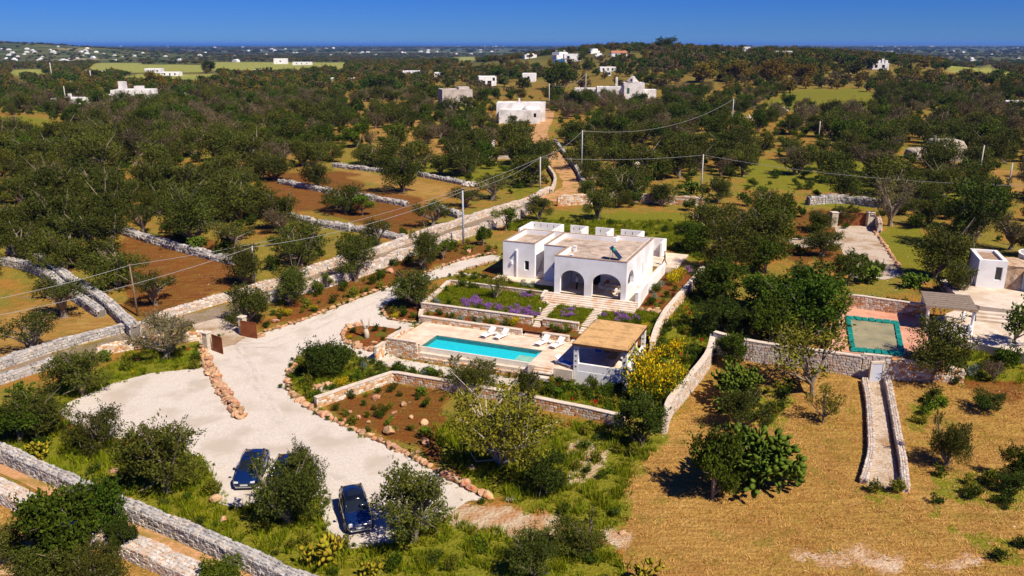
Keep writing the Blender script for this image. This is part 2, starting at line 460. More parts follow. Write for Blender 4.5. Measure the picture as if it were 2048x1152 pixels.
def ground_material():
    m = bpy.data.materials.new('ground'); m.use_nodes = True
    t = m.node_tree; N = t.nodes; Lk = t.links; bs = N['Principled BSDF']
    bs.inputs['Roughness'].default_value = 0.95; bs.inputs['Specular IOR Level'].default_value = 0.1
    tc = N.new('ShaderNodeTexCoord')
    def noise(s, lo, hi, d=4, dist=0.0):
        n = N.new('ShaderNodeTexNoise'); n.inputs['Scale'].default_value = s; n.inputs['Detail'].default_value = d; n.inputs['Distortion'].default_value = dist
        Lk.new(tc.outputs['Object'], n.inputs['Vector'])
        r = N.new('ShaderNodeMapRange'); r.inputs['From Min'].default_value = lo; r.inputs['From Max'].default_value = hi
        Lk.new(n.outputs['Fac'], r.inputs['Value']); return r.outputs['Result']
    def mix(a, b, f):
        x = N.new('ShaderNodeMix'); x.data_type = 'RGBA'
        for sock, v in ((x.inputs[6], a), (x.inputs[7], b)):
            if isinstance(v, tuple): sock.default_value = (*v, 1)
            else: Lk.new(v, sock)
        if isinstance(f, float): x.inputs['Factor'].default_value = f
        else: Lk.new(f, x.inputs['Factor'])
        return x.outputs[2]
    def mth(op, a, b):
        x = N.new('ShaderNodeMath'); x.operation = op; x.use_clamp = True
        for i, v in enumerate((a, b)):
            if isinstance(v, float): x.inputs[i].default_value = v
            else: Lk.new(v, x.inputs[i])
        return x.outputs[0]
    A = N.new('ShaderNodeAttribute'); A.attribute_name = 'ZoneA'; B = N.new('ShaderNodeAttribute'); B.attribute_name = 'ZoneB'
    sa = N.new('ShaderNodeSeparateColor'); Lk.new(A.outputs['Color'], sa.inputs[0])
    sb = N.new('ShaderNodeSeparateColor'); Lk.new(B.outputs['Color'], sb.inputs[0])
    n_fine = noise(5.5, 0.3, 0.7, 5); n_mid = noise(0.9, 0.38, 0.62, 5); n_big = noise(0.13, 0.42, 0.58, 4); n_tiny = noise(22, 0.3, 0.7, 3)
    soil = mix((0.115, 0.026, 0.005), (0.22, 0.062, 0.012), n_fine)
    soil = mix(soil, (0.17, 0.11, 0.02), mth('MULTIPLY', n_mid, 0.5))
    grass = mix((0.07, 0.10, 0.004), (0.20, 0.20, 0.012), n_fine)
    grass = mix(grass, (0.24, 0.21, 0.015), mth('MULTIPLY', n_mid, 0.35))
    straw = mix((0.31, 0.165, 0.042), (0.54, 0.33, 0.11), n_fine)
    straw = mix(straw, (0.42, 0.22, 0.05), mth('MULTIPLY', n_mid, 0.7))
    straw = mix(straw, (0.22, 0.17, 0.018), mth('MULTIPLY', n_big, 0.42))
    straw = mix(straw, (0.30, 0.13, 0.04), mth('MULTIPLY', noise(0.31, 0.50, 0.64, 5), 0.55))
    straw = mix(straw, (0.13, 0.13, 0.012), mth('MULTIPLY', noise(0.47, 0.55, 0.66, 6), 0.6))
    grove = mix((0.20, 0.16, 0.016), (0.33, 0.125, 0.022), n_big)
    grove = mix(grove, (0.11, 0.12, 0.01), mth('MULTIPLY', n_mid, 0.75))
    grove = mix(grove, (0.42, 0.27, 0.08), mth('MULTIPLY', n_fine, 0.3))
    rub = mix((0.52, 0.33, 0.19), (0.36, 0.17, 0.08), n_fine)
    rub = mix(rub, (0.66, 0.53, 0.40), mth('MULTIPLY', n_mid, 0.8))
    mead = mix((0.20, 0.23, 0.04), (0.30, 0.28, 0.07), n_big)
    def edge(s, n, k=0.9):   # ragged edge: weight pushed by noise
        x = mth('MULTIPLY', n, k); y = mth('ADD', s, x)
        r = N.new('ShaderNodeMapRange'); r.inputs['From Min'].default_value = 0.75; r.inputs['From Max'].default_value = 1.05
        Lk.new(y, r.inputs['Value']); 
        return mth('MULTIPLY', r.outputs['Result'], mth('MULTIPLY', s, 8.0))
    # mowing and ploughing leave streaks along the fields
    mp = N.new('ShaderNodeMapping'); mp.inputs['Rotation'].default_value = (0, 0, 0.5); mp.inputs['Scale'].default_value = (0.35, 3.2, 1)
    Lk.new(tc.outputs['Object'], mp.inputs['Vector'])
    ns = N.new('ShaderNodeTexNoise'); ns.inputs['Scale'].default_value = 1.0; ns.inputs['Detail'].default_value = 3; Lk.new(mp.outputs[0], ns.inputs['Vector'])
    rs_ = N.new('ShaderNodeMapRange'); rs_.inputs['From Min'].default_value = .42; rs_.inputs['From Max'].default_value = .62; Lk.new(ns.outputs['Fac'], rs_.inputs['Value'])
    straw = mix(straw, (0.25, 0.125, 0.03), mth('MULTIPLY', rs_.outputs['Result'], 0.7))
    soil = mix(soil, (0.085, 0.024, 0.006), mth('MULTIPLY', rs_.outputs['Result'], 0.55))
    c = mix(grove, straw, edge(sa.outputs[2], n_fine))
    c = mix(c, soil, edge(sa.outputs[1], n_fine))
    c = mix(c, grass, edge(sa.outputs[0], n_mid, 0.8))
    c = mix(c, rub, mth('MULTIPLY', edge(sb.outputs[0], n_fine), 0.85))
    c = mix(c, mead, sb.outputs[1])
    c = mix(c, (0.66, 0.56, 0.45), noise(3.3, 0.72, 0.76, 2))     # scattered limestone chips
    # beyond the groves the plain is a mottle of woods, fields and pale ground
    ge = N.new('ShaderNodeNewGeometry'); sp = N.new('ShaderNodeSeparateXYZ'); Lk.new(ge.outputs['Position'], sp.inputs[0])
    r = N.new('ShaderNodeMapRange'); r.inputs['From Min'].default_value = 330; r.inputs['From Max'].default_value = 1000
    Lk.new(sp.outputs['Y'], r.inputs['Value'])
    far = mix((0.045, 0.06, 0.015), (0.13, 0.13, 0.03), noise(0.012, 0.42, 0.66, 5))
    far = mix(far, (0.30, 0.25, 0.12), noise(0.004, 0.60, 0.72, 4))
    c = mix(c, far, mth('MULTIPLY', r.outputs['Result'], mth('SUBTRACT', 1.0, sb.outputs[1])))
    Lk.new(c, bs.inputs['Base Color'])
    n = N.new('ShaderNodeTexNoise'); n.inputs['Scale'].default_value = 4; n.inputs['Detail'].default_value = 7; Lk.new(tc.outputs['Object'], n.inputs['Vector'])
    b = N.new('ShaderNodeBump'); b.inputs['Strength'].default_value = 0.9; b.inputs['Distance'].default_value = 0.25
    Lk.new(n.outputs['Fac'], b.inputs['Height']); Lk.new(b.outputs['Normal'], bs.inputs['Normal'])
    return m
gme.materials.append(ground_material())
tag(link('ground', gme), kind='structure')

# the sea on the horizon
m_sea = material('sea', (0.012, 0.06, 0.20), (0.02, 0.08, 0.25), 0.0004, rough=0.55, spec=0.2)
sea_z = float(terr(0, 16000)) + 1.0
sb_ = [(-52000, 13000), (-9000, 13500), (-6000, 15500), (-2500, 17500), (1500, 19500), (6000, 24000), (9000, 40000), (52000, 60000), (52000, 79000), (-52000, 79000)]
me = bpy.data.meshes.new('sea'); me.from_pydata([(x, y, sea_z) for x, y in sb_], [], [tuple(range(len(sb_)))]); me.materials.append(m_sea)
tag(link('sea', me), kind='structure')

# ------------------------------------------------------------------ gravel drive, lanes and paths
m_gravel = material('gravel', (0.53, 0.465, 0.395), (0.67, 0.60, 0.52), 9.0, rough=0.95, bump=0.5, bscale=30, c3=(0.49, 0.42, 0.34), scale3=0.3, spec=0.1)
m_gravel2 = material('gravel_old', (0.40, 0.31, 0.23), (0.62, 0.52, 0.41), 7.0, rough=0.95, bump=0.6, bscale=25, c3=(0.34, 0.22, 0.12), scale3=0.3, spec=0.1)
m_earth = material('trodden_earth', (0.42, 0.20, 0.08), (0.56, 0.33, 0.17), 5.0, rough=0.95, bump=0.5, bscale=18, c3=(0.24, 0.17, 0.03), scale3=0.6, spec=0.1)
m_asph = material('worn_asphalt', (0.20, 0.15, 0.11), (0.30, 0.23, 0.16), 4.0, rough=0.95, bump=0.3, bscale=20, c3=(0.17, 0.13, 0.05), scale3=0.4, spec=0.1)
DRIVE = [(118,824),(132,808),(160,796),(230,766),(300,747),(400,737),(402,705),(432,676),(468,664),(500,674),(535,664),(600,643),(660,621),(720,597),(780,576),(800,562),
 (850,547),(880,536),(930,519),(985,510),(1002,513),(996,522),(960,532),(920,545),(990,556),(975,560),(900,552),(860,562),(810,590),(772,608),(766,622),(775,640),(830,648),(850,645),
 (800,660),(772,675),(760,690),(768,704),(800,718),(900,736),(990,750),(1062,762),(1090,770),(1070,777),(990,768),(880,752),(790,738),(730,722),(690,700),(660,690),(610,708),(590,722),(574,745),(576,783),
 (606,806),(650,834),(720,867),(800,900),(850,932),(905,965),(975,1000),(935,1003),(890,1035),(830,1072),(775,1090),(700,1098),(655,1068),(640,1015),(645,992),(600,1000),(520,1010),(470,1016),(420,1004),(440,985),(424,952),(400,915),(330,890),(296,868),(240,878),(180,868),(140,846)]
tag(sheet('gravel_drive', GP(DRIVE), 0.035, m_gravel, 1.6), kind='structure')
def strip(name, pts, w, lift, mat, step=1.5):
    path = smooth_path(GP(pts), 2.0)
    Lf, Rt = [], []
    for i, p in enumerate(path):
        d = (path[min(i + 1, len(path) - 1)] - path[max(i - 1, 0)]).normalized()
        n = Vector((-d.y, d.x)); ww = (w[0] + (w[1] - w[0]) * i / (len(path) - 1)) / 2 * (1 + 0.08 * math.sin(i * 1.7))
        Lf.append(p + n * ww); Rt.append(p - n * ww)
    return tag(sheet(name, Lf + Rt[::-1], lift, mat, step), kind='structure')
strip('lane', [(-60,775),(0,757),(120,715),(240,682),(330,652),(430,628),(545,588),(660,548),(770,512),(900,465),(1030,420),(1100,393)], (3.4, 3.4), 0.03, m_asph)
strip('dirt_track', [(1085,400),(1135,388),(1155,368),(1140,345),(1118,320),(1098,295),(1078,270),(1092,240),(1100,215)], (6.0, 4.5), 0.045, m_earth)
strip('footpath', [(-80,905),(0,937),(90,977),(215,1030),(330,1085),(480,1150),(600,1200)], (0.85, 0.85), 0.03, m_earth, 0.6)
m_track = material('compacted_gravel', (0.50, 0.44, 0.37), (0.63, 0.56, 0.485), 9.0, rough=0.95, bump=0.3, bscale=30, c3=(0.49, 0.43, 0.37), scale3=0.8, spec=0.1)
TL = .042
for tp in ([(468,690),(500,740),(535,800),(570,850),(625,905),(690,965)], [(470,688),(540,690),(620,655),(700,618),(790,580)]):
    for off in (-11, 11):
        o = strip('wheel_track', [(x + off, y + off * .35) for x, y in tp], (0.42, 0.42), TL, m_track, 0.8); TL += .005
tag(sheet('gate_apron', GP([(385,650),(440,636),(500,668),(470,690),(425,700),(400,690)]), 0.065, m_gravel2, 1.2), kind='structure')
tag(sheet('neighbour_drive', GP([(1668,452),(1737,452),(1760,475),(1780,505),(1800,535),(1805,552),(1770,560),(1700,556),(1690,520),(1680,490)]), 0.05, m_gravel2, 1.5), kind='structure')
tag(sheet('side_drive', GP([(1560,478),(1680,472),(1685,490),(1600,496)]), 0.04, m_gravel2, 1.5), kind='structure')
tag(sheet('trench_floor', GP([(1735,760),(1768,760),(1800,978),(1735,975)]), 0.03, m_gravel2, 1.2), kind='structure')
# ------------------------------------------------------------------ stone walls and rocks
m_stone = material('limestone', (0.80, 0.80, 0.80), (1.0, 1.0, 1.0), 6.0, rough=0.92, bump=0.35, bscale=14, attr='Col', spec=0.15)
m_core_grey = material('wall_core', (0.14, 0.12, 0.10), (0.22, 0.19, 0.16), 4.0, rough=0.95)
m_core_pale = material('wall_mortar', (0.60, 0.49, 0.38), (0.70, 0.60, 0.50), 3.0, rough=0.95)
m_cope = material('pale_coping', (0.54, 0.45, 0.35), (0.67, 0.57, 0.46), 2.5, rough=0.85, bump=0.2, bscale=12)
GREY = [(0.40, 0.38, 0.36), (0.50, 0.47, 0.44), (0.33, 0.31, 0.30), (0.56, 0.53, 0.50), (0.45, 0.40, 0.35), (0.54, 0.47, 0.40)]
RUST = [(0.66, 0.50, 0.36), (0.62, 0.33, 0.14), (0.76, 0.66, 0.54), (0.62, 0.51, 0.40), (0.66, 0.40, 0.20), (0.78, 0.69, 0.57), (0.54, 0.26, 0.10)]
CREAM = [(0.62, 0.54, 0.46), (0.66, 0.52, 0.40), (0.55, 0.49, 0.43), (0.70, 0.63, 0.56), (0.62, 0.44, 0.32)]
def stone_variants(pal, nm):
    out = []
    r = random.Random(hash(nm) % 1000 if False else len(nm) * 7 + 3)
    for i in range(8):
        c = pal[i % len(pal)]
        vs = []
        for (x, y, z) in [(-.5, -1, -.5), (.5, -1, -.5), (.5, -1, .5), (-.5, -1, .5)]: vs.append((x, y, z))
        for s, yy in ((0.98, -0.15), (0.70, 0.14)):
            for (x, z) in [(-.5, -.5), (.5, -.5), (.5, .5), (-.5, .5)]:
                vs.append((x * s + r.uniform(-.09, .09), yy + r.uniform(-.06, .06), z * s + r.uniform(-.09, .09)))
        fs = []
        for k in (0, 4):
            for j in range(4): fs.append((k + j, k + (j + 1) % 4, k + 4 + (j + 1) % 4, k + 4 + j))
        fs.append((8, 9, 10, 11))
        me = mesh_np(nm, vs, fs, m_stone, cols=np.tile(np.array(c) * r.uniform(.85, 1.1), (12, 1)))
        out.append(me)
    return out
VAR = {'grey': stone_variants(GREY, 'grey_stone'), 'rust': stone_variants(RUST, 'rust_stone'), 'cream': stone_variants(CREAM, 'cream_stone')}
PAL = {'grey': GREY, 'rust': RUST, 'cream': CREAM}

def stone_wall(name, label, path, h, t, sl, sh, pal='grey', n_ind=0, cap=None, ztop=None, zbase=None, seed=1, rough=0.06, cat='stone wall', closed_ends=True, wav=0.14, smooth=True, group=None):
    """path: centre line in world xy. Built as core, stones and, when laid flat on top, coping slabs"""
    rnd = np.random.RandomState(seed)
    P = smooth_path(path, 0.7) if smooth else [Vector(p[:2]) for p in path]
    if not smooth:      # densify straight runs
        Q = []
        for a, b in zip(P[:-1], P[1:]):
            k = max(1, int((b - a).length / 0.7))
            Q += [a.lerp(b, j / k) for j in range(k)]
        P = Q + [P[-1]]
    n = len(P)
    X = np.array([p.x for p in P]); Y = np.array([p.y for p in P])
    seg = np.hypot(np.diff(X), np.diff(Y)); S = np.concatenate([[0], np.cumsum(seg)]); Ltot = S[-1]
    dx = np.gradient(X); dy = np.gradient(Y); dl = np.hypot(dx, dy); dx /= dl; dy /= dl
    NX, NY = -dy, dx
    zg_ = terr(X, Y) - 0.05
    zb_ = zg_ if zbase is None else np.full(n, zbase) if not hasattr(zbase, '__len__') else np.interp(S, np.linspace(0, Ltot, len(zbase)), zbase)
    if ztop is not None: zt_ = np.full(n, ztop, float) if not hasattr(ztop, '__len__') else np.interp(S, np.linspace(0, Ltot, len(ztop)), ztop)
    else: zt_ = zg_ + h * (1 + wav * np.interp(S, np.arange(0, Ltot + 3, 1.5), rnd.uniform(-1, 1, len(np.arange(0, Ltot + 3, 1.5)))))
    c = P[0]
    root = thing(name, label, cat, (c.x, c.y, float(zg_[0])), group=group)
    off = np.array([c.x, c.y, float(zg_[0])])
    # core
    hw = t / 2 - 0.03
    vs = np.concatenate([np.stack([X + NX * hw, Y + NY * hw, zb_ - 0.3], -1), np.stack([X - NX * hw, Y - NY * hw, zb_ - 0.3], -1),
                         np.stack([X - NX * hw, Y - NY * hw, zt_ - 0.05], -1), np.stack([X + NX * hw, Y + NY * hw, zt_ - 0.05], -1)]) - off
    i = np.arange(n - 1)
    fs = np.concatenate([np.stack([i + a * n, i + 1 + a * n, i + 1 + b * n, i + b * n], -1) for a, b in ((0, 1), (1, 2), (2, 3), (3, 0))])
    fs = np.concatenate([fs, [[0, n, 2 * n, 3 * n], [n - 1, 2 * n - 1, 3 * n - 1, 4 * n - 1]]])
    me = mesh_np('core', vs, fs, m_core_grey if pal == 'grey' else m_core_pale)
    link('core', me, root)
    # stones: centre, along, out, half sizes
    rows = []
    def emit(s, side, z, l, hh):
        rows.append((s, side, z, l, hh))
    for side in (1, -1):
        hm = float(np.max(zt_ - zb_)); z = 0.0; k = 0
        while z < hm:
            ch = sh * rnd.uniform(0.75, 1.3)
            s = -rnd.uniform(0, sl)
            while s < Ltot:
                l = sl * rnd.uniform(0.6, 1.5)
                sm = s + l / 2
                if 0 <= sm <= Ltot:
                    za = np.interp(sm, S, zb_); zb2 = np.interp(sm, S, zt_)
                    if za + z + ch * 0.6 < zb2: emit(sm, side, za + z + ch / 2, l, min(ch, zb2 - za - z))
                s += l
            z += ch
    ends = []
    if cap is None:
        nrow = max(2, int(round(t / (sl * 0.95))))
        for q in range(nrow):
            s = -rnd.uniform(0, sl)
            while s < Ltot:
                l = sl * rnd.uniform(0.7, 1.6)
                if 0 <= s + l / 2 <= Ltot: rows.append((s + l / 2, 0, (q + 0.5) / nrow - 0.5, l, t / nrow * rnd.uniform(0.9, 1.15)))
                s += l
    rows = np.array(rows)
    m = len(rows)
    s, side = rows[:, 0], rows[:, 1]
    cx, cy = np.interp(s, S, X), np.interp(s, S, Y)
    tx, ty = np.interp(s, S, dx), np.interp(s, S, dy); tl = np.hypot(tx, ty); tx /= tl; ty /= tl
    nx, ny = -ty, tx
    top = side == 0
    zt_s = np.interp(s, S, zt_)
    C = np.stack([cx + nx * side * t / 2, cy + ny * side * t / 2, rows[:, 2]], -1)
    C[top] = np.stack([cx + nx * rows[:, 2] * t, cy + ny * rows[:, 2] * t, zt_s], -1)[top]
    A = np.stack([tx, ty, np.zeros(m)], -1)
    O = np.stack([nx * side, ny * side, np.zeros(m)], -1); O[top] = (0, 0, 1)
    U = np.cross(A, O); 
    hl = rows[:, 3] * 0.5; hh = rows[:, 4] * 0.5
    if pal != 'grey': rough = rough * 0.6
    dep = np.full(m, max(0.08, rough * 1.6)); pr = rough * rnd.uniform(0.3, 1.3, m)
    pr[top] = rough * rnd.uniform(0.4, 2.2, top.sum())
    ccol = np.array(PAL[pal])[rnd.randint(0, len(PAL[pal]), m)] * rnd.uniform(0.78, 1.12, (m, 1))
    # which stones become parts of their own: the largest as seen from the picture
    vis = np.zeros(m, bool)
    if n_ind:
        view = np.stack([-C[:, 0], -C[:, 1], CAM_H - C[:, 2]], -1)
        facing = (view * O).sum(1) > 0
        cc, ss = math.cos(TILT), math.sin(TILT)
        dd = C[:, 1] * cc + (CAM_H - C[:, 2]) * ss
        px = 1024 + FOC * C[:, 0] / dd; py = 576 - FOC * (C[:, 1] * ss + (C[:, 2] - CAM_H) * cc) / dd
        size = np.sqrt(hl * hh) / dd
        ok = facing & (px > 0) & (px < 2048) & (py < 1152) & (py > 0)
        order = np.argsort(np.where(ok, -size, 1))[:n_ind]
        vis[order] = ok[order]
        vm = VAR[pal]
        for q in np.nonzero(vis)[0]:
            o = bpy.data.objects.new('stone', vm[int(rnd.randint(len(vm)))])
            M3 = Matrix(((A[q][0], O[q][0], U[q][0]), (A[q][1], O[q][1], U[q][1]), (A[q][2], O[q][2], U[q][2]))).to_4x4()
            o.parent = root
            o.matrix_local = Matrix.Translation(Vector(C[q] - off)) @ M3 @ Matrix.Rotation(rnd.uniform(-.06, .06), 4, 'Y') @ Matrix.Diagonal((hl[q] * 1.94, max(0.1, pr[q] * 4), hh[q] * 1.94, 1))
            COL.objects.link(o)
    k = np.nonzero(~vis)[0]
    if len(k):
        def corner(sa, su, outv, f):
            return C[k] + A[k] * (sa * hl[k] * f)[:, None] + U[k] * (su * hh[k] * f)[:, None] + O[k] * outv[:, None]
        vv = []
        for sa, su in ((-1, -1), (1, -1), (1, 1), (-1, 1)): vv.append(corner(sa, su, -dep[k], 1.0 * np.ones(len(k))))
        for sa, su in ((-1, -1), (1, -1), (1, 1), (-1, 1)):
            vv.append(corner(sa, su, pr[k] + rnd.uniform(-.3, .3, len(k)) * rough, rnd.uniform(0.62, 0.92, len(k))))
        V = np.stack(vv, 1).reshape(-1, 3) - off
        base = (np.arange(len(k)) * 8)[:, None]
        F = np.concatenate([base + np.array(f) for f in ((4, 5, 6, 7), (0, 1, 5, 4), (1, 2, 6, 5), (2, 3, 7, 6), (3, 0, 4, 7))])
        cols = np.repeat(ccol[k], 8, 0)
        link('stone_mass', mesh_np('stone_mass', V, F, m_stone, cols=cols), root)['kind'] = 'stuff'
    if cap:      # coping slabs laid end to end
        vsl = []
        s0 = 0.0
        vmesh = MB()
        while s0 < Ltot - 0.05:
            l = min(rnd.uniform(0.7, 1.1), Ltot - s0)
            a0, a1 = s0 + 0.006, s0 + l - 0.006
            q = []
            for ss_, sd in ((a0, 1), (a1, 1), (a1, -1), (a0, -1)):
                w = t / 2 + 0.04
                q.append((np.interp(ss_, S, X) + np.interp(ss_, S, NX) * sd * w - off[0], np.interp(ss_, S, Y) + np.interp(ss_, S, NY) * sd * w - off[1]))
            z0 = [float(np.interp(x_, S, zt_)) - off[2] - 0.04 for x_ in (a0, a1, a1, a0)]
            dz = rnd.uniform(0, 0.012)
            vmesh.quadbox(q, z0, [z + cap + dz for z in z0])
            s0 += l
        link('coping', vmesh.mesh('coping', m_cope), root)
    return root

def rock_mesh(seed, mat, sub=2, amp=0.28):
    bm = bmesh.new(); bmesh.ops.create_icosphere(bm, subdivisions=sub, radius=0.5)
    r = random.Random(seed)
    dirs = [Vector((r.gauss(0, 1), r.gauss(0, 1), r.gauss(0, 1))).normalized() for _ in range(7)]
    amps = [r.uniform(0.2, 0.42) for _ in dirs]
    for v in bm.verts:
        p = v.co.copy()
        for d, a in zip(dirs, amps):         # planar breaks give a quarried look
            k = p.dot(d)
            if k > a: p -= d * (k - a) * 0.85
        v.co = p * (1 + r.uniform(-amp, amp) * 0.35)
    me = bpy.data.meshes.new('rock'); bm.to_mesh(me); bm.free(); me.materials.append(mat); return me
m_rock = material('red_limestone', (0.43, 0.23, 0.115), (0.56, 0.39, 0.26), 2.2, rough=0.9, bump=0.8, bscale=7, c3=(0.38, 0.125, 0.035), scale3=1.6, rand=0.2, spec=0.15)
m_rockg = material('grey_limestone', (0.46, 0.42, 0.38), (0.60, 0.55, 0.49), 2.2, rough=0.9, bump=0.8, bscale=7, c3=(0.40, 0.22, 0.11), scale3=0.9, rand=0.15, spec=0.15)
ROCKS = [rock_mesh(i, m_rock, 2) for i in range(8)]
ROCKSG = [rock_mesh(30 + i, m_rockg, 2) for i in range(5)]
def put_rock(name, parent, p, s, rnd, pool=ROCKS, sink=0.25, flat=0.8):
    o = bpy.data.objects.new(name, pool[rnd.randrange(len(pool))])
    o.rotation_euler = (rnd.uniform(-.4, .4), rnd.uniform(-.4, .4), rnd.uniform(0, 6.28))
    o.scale = (s * rnd.uniform(.85, 1.3), s * rnd.uniform(.75, 1.1), s * rnd.uniform(.7, 1.0) * flat)
    o.location = Vector(p) + Vector((0, 0, s * flat * (0.5 - sink)))
    if parent: o.parent = parent; o.location = o.location - parent.location
    COL.objects.link(o); return o
def rock_row(label, pts, size, seed, rows=1, gap=0.62, world=False, name='rock_edging', group=None):
    rnd = random.Random(seed); size *= .82
    path = smooth_path(pts if world else GP(pts), 0.15)
    p0 = path[0]; z0 = float(terr(p0.x, p0.y))
    root = thing(name, label, 'rock edging', (p0.x, p0.y, z0), group=group)
    acc = 0.0; nxt = 0.0
    for a, b in zip(path[:-1], path[1:]):
        acc += (b - a).length
        if acc >= nxt:
            for k in range(rows):
                s = size * rnd.uniform(0.65, 1.4)
                d = (b - a).normalized(); nrm = Vector((-d.y, d.x))
                off = (k - (rows - 1) / 2) * size * 0.75 + rnd.uniform(-.12, .12) * size
                q = b + nrm * off
                put_rock('stone', root, (q.x, q.y, float(terr(q.x, q.y))), s, rnd)
            if rows > 1 and rnd.random() < 0.6:
                put_rock('stone', root, (b.x, b.y, float(terr(b.x, b.y)) + size * 0.45), size * rnd.uniform(.7, 1.1), rnd)
            nxt = acc + size * gap * rnd.uniform(0.8, 1.25)
    return root

# dry stone walls of the countryside (centre lines from where they stand on the ground)
def gw(*pts): return GP(pts)
stone_wall('dry_stone_wall', 'tall grey dry stone wall running beside the narrow footpath in the lower left corner', gw((-70,888),(0,918),(140,978),(250,1030),(375,1080),(512,1142),(640,1200)), 1.15, 0.75, 0.30, 0.20, 'grey', 300, seed=3, rough=0.07)
stone_wall('rubble_wall', 'broad low rubble wall with pale stone top below the narrow footpath', gw((-60,965),(0,992),(130,1050),(265,1107),(400,1165),(470,1200)), 0.9, 1.3, 0.26, 0.18, 'cream', 160, seed=4, rough=0.07)
stone_wall('dry_stone_wall', 'grey dry stone wall along the far side of the lane, left of the lane bend', gw((-60,758),(10,734),(120,698),(246,664)), 1.0, 0.8, 0.42, 0.26, 'grey', 120, seed=5)
stone_wall('dry_stone_wall', 'grey stone wall along the near side of the lane at the left edge', gw((-60,788),(0,768),(60,748),(115,730)), 0.9, 0.7, 0.42, 0.26, 'grey', 60, seed=6)
stone_wall('rubble_wall', 'orange and cream rubble wall between the lane and the left gate pillar', gw((195,712),(250,700),(300,692),(360,684),(405,678)), 1.0, 0.7, 0.4, 0.26, 'rust', 60, seed=7)
stone_wall('dry_stone_wall', 'thick grey field wall climbing away from the lane, right one of the parallel pair', gw((272,672),(232,630),(190,597),(130,560),(80,520),(20,505)), 1.1, 1.1, 0.42, 0.28, 'grey', 0, seed=8)
stone_wall('dry_stone_wall', 'grey field wall climbing away from the lane, left one of the parallel pair', gw((203,634),(170,610),(140,592),(100,560),(60,540),(5,528)), 1.0, 1.0, 0.42, 0.28, 'grey', 0, seed=9)
stone_wall('lane_wall', 'long cream stone wall on the far side of the lane behind the house', gw((268,668),(310,650),(360,630),(440,606),(545,576),(660,536),(747,510),(830,481),(925,448),(1050,408),(1098,384)), 1.1, 0.6, 0.45, 0.28, 'cream', 0, seed=10)
stone_wall('lane_wall', 'cream stone wall on the villa side of the lane', gw((530,606),(590,590),(640,578),(733,549),(800,520),(880,492),(960,465),(1020,445),(1060,425)), 1.3, 0.6, 0.45, 0.28, 'cream', 0, seed=11)
FIELD = [
 ([(238,464),(320,488),(400,510),(472,528)], 'grey field wall nearest the wooden utility pole, with prickly pear beside it'),
 ([(505,416),(580,436),(640,451),(702,462)], 'grey field wall ending below the two young bright green trees'),
 ([(560,366),(620,378),(660,386)], 'short grey field wall behind the gnarled olive in the red soil field'),
 ([(715,396),(770,404),(812,412)], 'short grey field wall right of the olive in the middle of the red soil field'),
 ([(668,334),(740,342),(780,346)], 'short grey field wall along the grass at the back of the red soil field'),
 ([(838,352),(880,360),(928,370)], 'grey dry stone wall ending by a round stone heap in the back field'),
 ([(712,462),(760,472),(812,482)], 'low tumbled field wall close to the lane, below the leaning olive trunk'),
 ([(858,416),(890,426),(922,436)], 'low tumbled field wall left of the tall grey pole by the lane')]
for i, (p, lb) in enumerate(FIELD): stone_wall('field_wall', lb, gw(*p), 0.75, 1.1, 0.5, 0.32, 'grey', 0, seed=20 + i, rough=0.12, wav=0.25)
stone_wall('garden_wall', 'cream retaining wall behind the house garden, below the prickly pears', gw((1115,412),(1180,408),(1260,404),(1330,408),(1405,412)), 1.7, 0.5, 0.5, 0.3, 'rust', 0, seed=31)
stone_wall('dry_stone_wall', 'tumbled grey wall behind the brown double gate', gw((1615,410),(1660,406),(1700,408),(1760,416)), 1.3, 0.9, 0.5, 0.3, 'grey', 0, seed=32, rough=0.12, wav=0.2)
stone_wall('dry_stone_wall', 'grey wall right of the tumbled wall behind the brown double gate', gw((1810,420),(1850,424),(1900,428)), 1.1, 0.8, 0.5, 0.3, 'grey', 0, seed=33)
stone_wall('track_wall', 'low pale wall on the left edge of the dirt track going uphill', gw((1103,386),(1110,362),(1098,340),(1080,312)), 0.9, 0.5, 0.5, 0.3, 'cream', 0, seed=34)
stone_wall('track_wall', 'low grey wall on the shaded right edge of the dirt track', gw((1185,382),(1165,365),(1155,345),(1135,318),(1110,285)), 0.9, 0.7, 0.5, 0.3, 'grey', 0, seed=35)
stone_wall('garden_wall', 'wavy pinkish stone boundary wall right of the villa, from the hillside down to the pavilion', gw((1405,552),(1378,585),(1352,615),(1332,640),(1314,672),(1303,706)), 1.25, 0.45, 0.32, 0.22, 'rust', 0, seed=36, wav=0.04, cap=0.06)
stone_wall('garden_wall', 'stone boundary wall between the yellow broom and the dry field', gw((1424,702),(1412,740),(1372,792),(1340,830),(1328,868)), 1.7, 0.45, 0.34, 0.22, 'cream', 120, seed=37, wav=0.04, cap=0.06)
stone_wall('retaining_wall', "cream stone wall holding up the neighbour's pool terrace above the dry field", gw((1426,704),(1480,718),(1600,734),(1720,752)), 1.9, 0.5, 0.36, 0.24, 'cream', 200, seed=38, wav=0.03, cap=0.06, ztop=[3.5, 3.25, 3.18, 3.2])
stone_wall('retaining_wall', 'rougher stone wall under the olive tree right of the white cellar door', gw((1778,756),(1830,760),(1880,762),(1925,764)), 2.1, 0.5, 0.36, 0.24, 'rust', 60, seed=39, wav=0.08, ztop=[3.2, 3.15, 3.0, 2.6])
stone_wall('lower_garden_wall', 'angled stone garden wall below the pool, around the red earth bed with rocks', [G(632,815), G(710,788), G(787,762), G(830,770), G(880,778), G(980,796), G(1080,816), G(1160,832), G(1248,852)], 1.0, 0.45, 0.34, 0.22, 'rust', 260, seed=40, wav=0.03, cap=0.06, smooth=False)
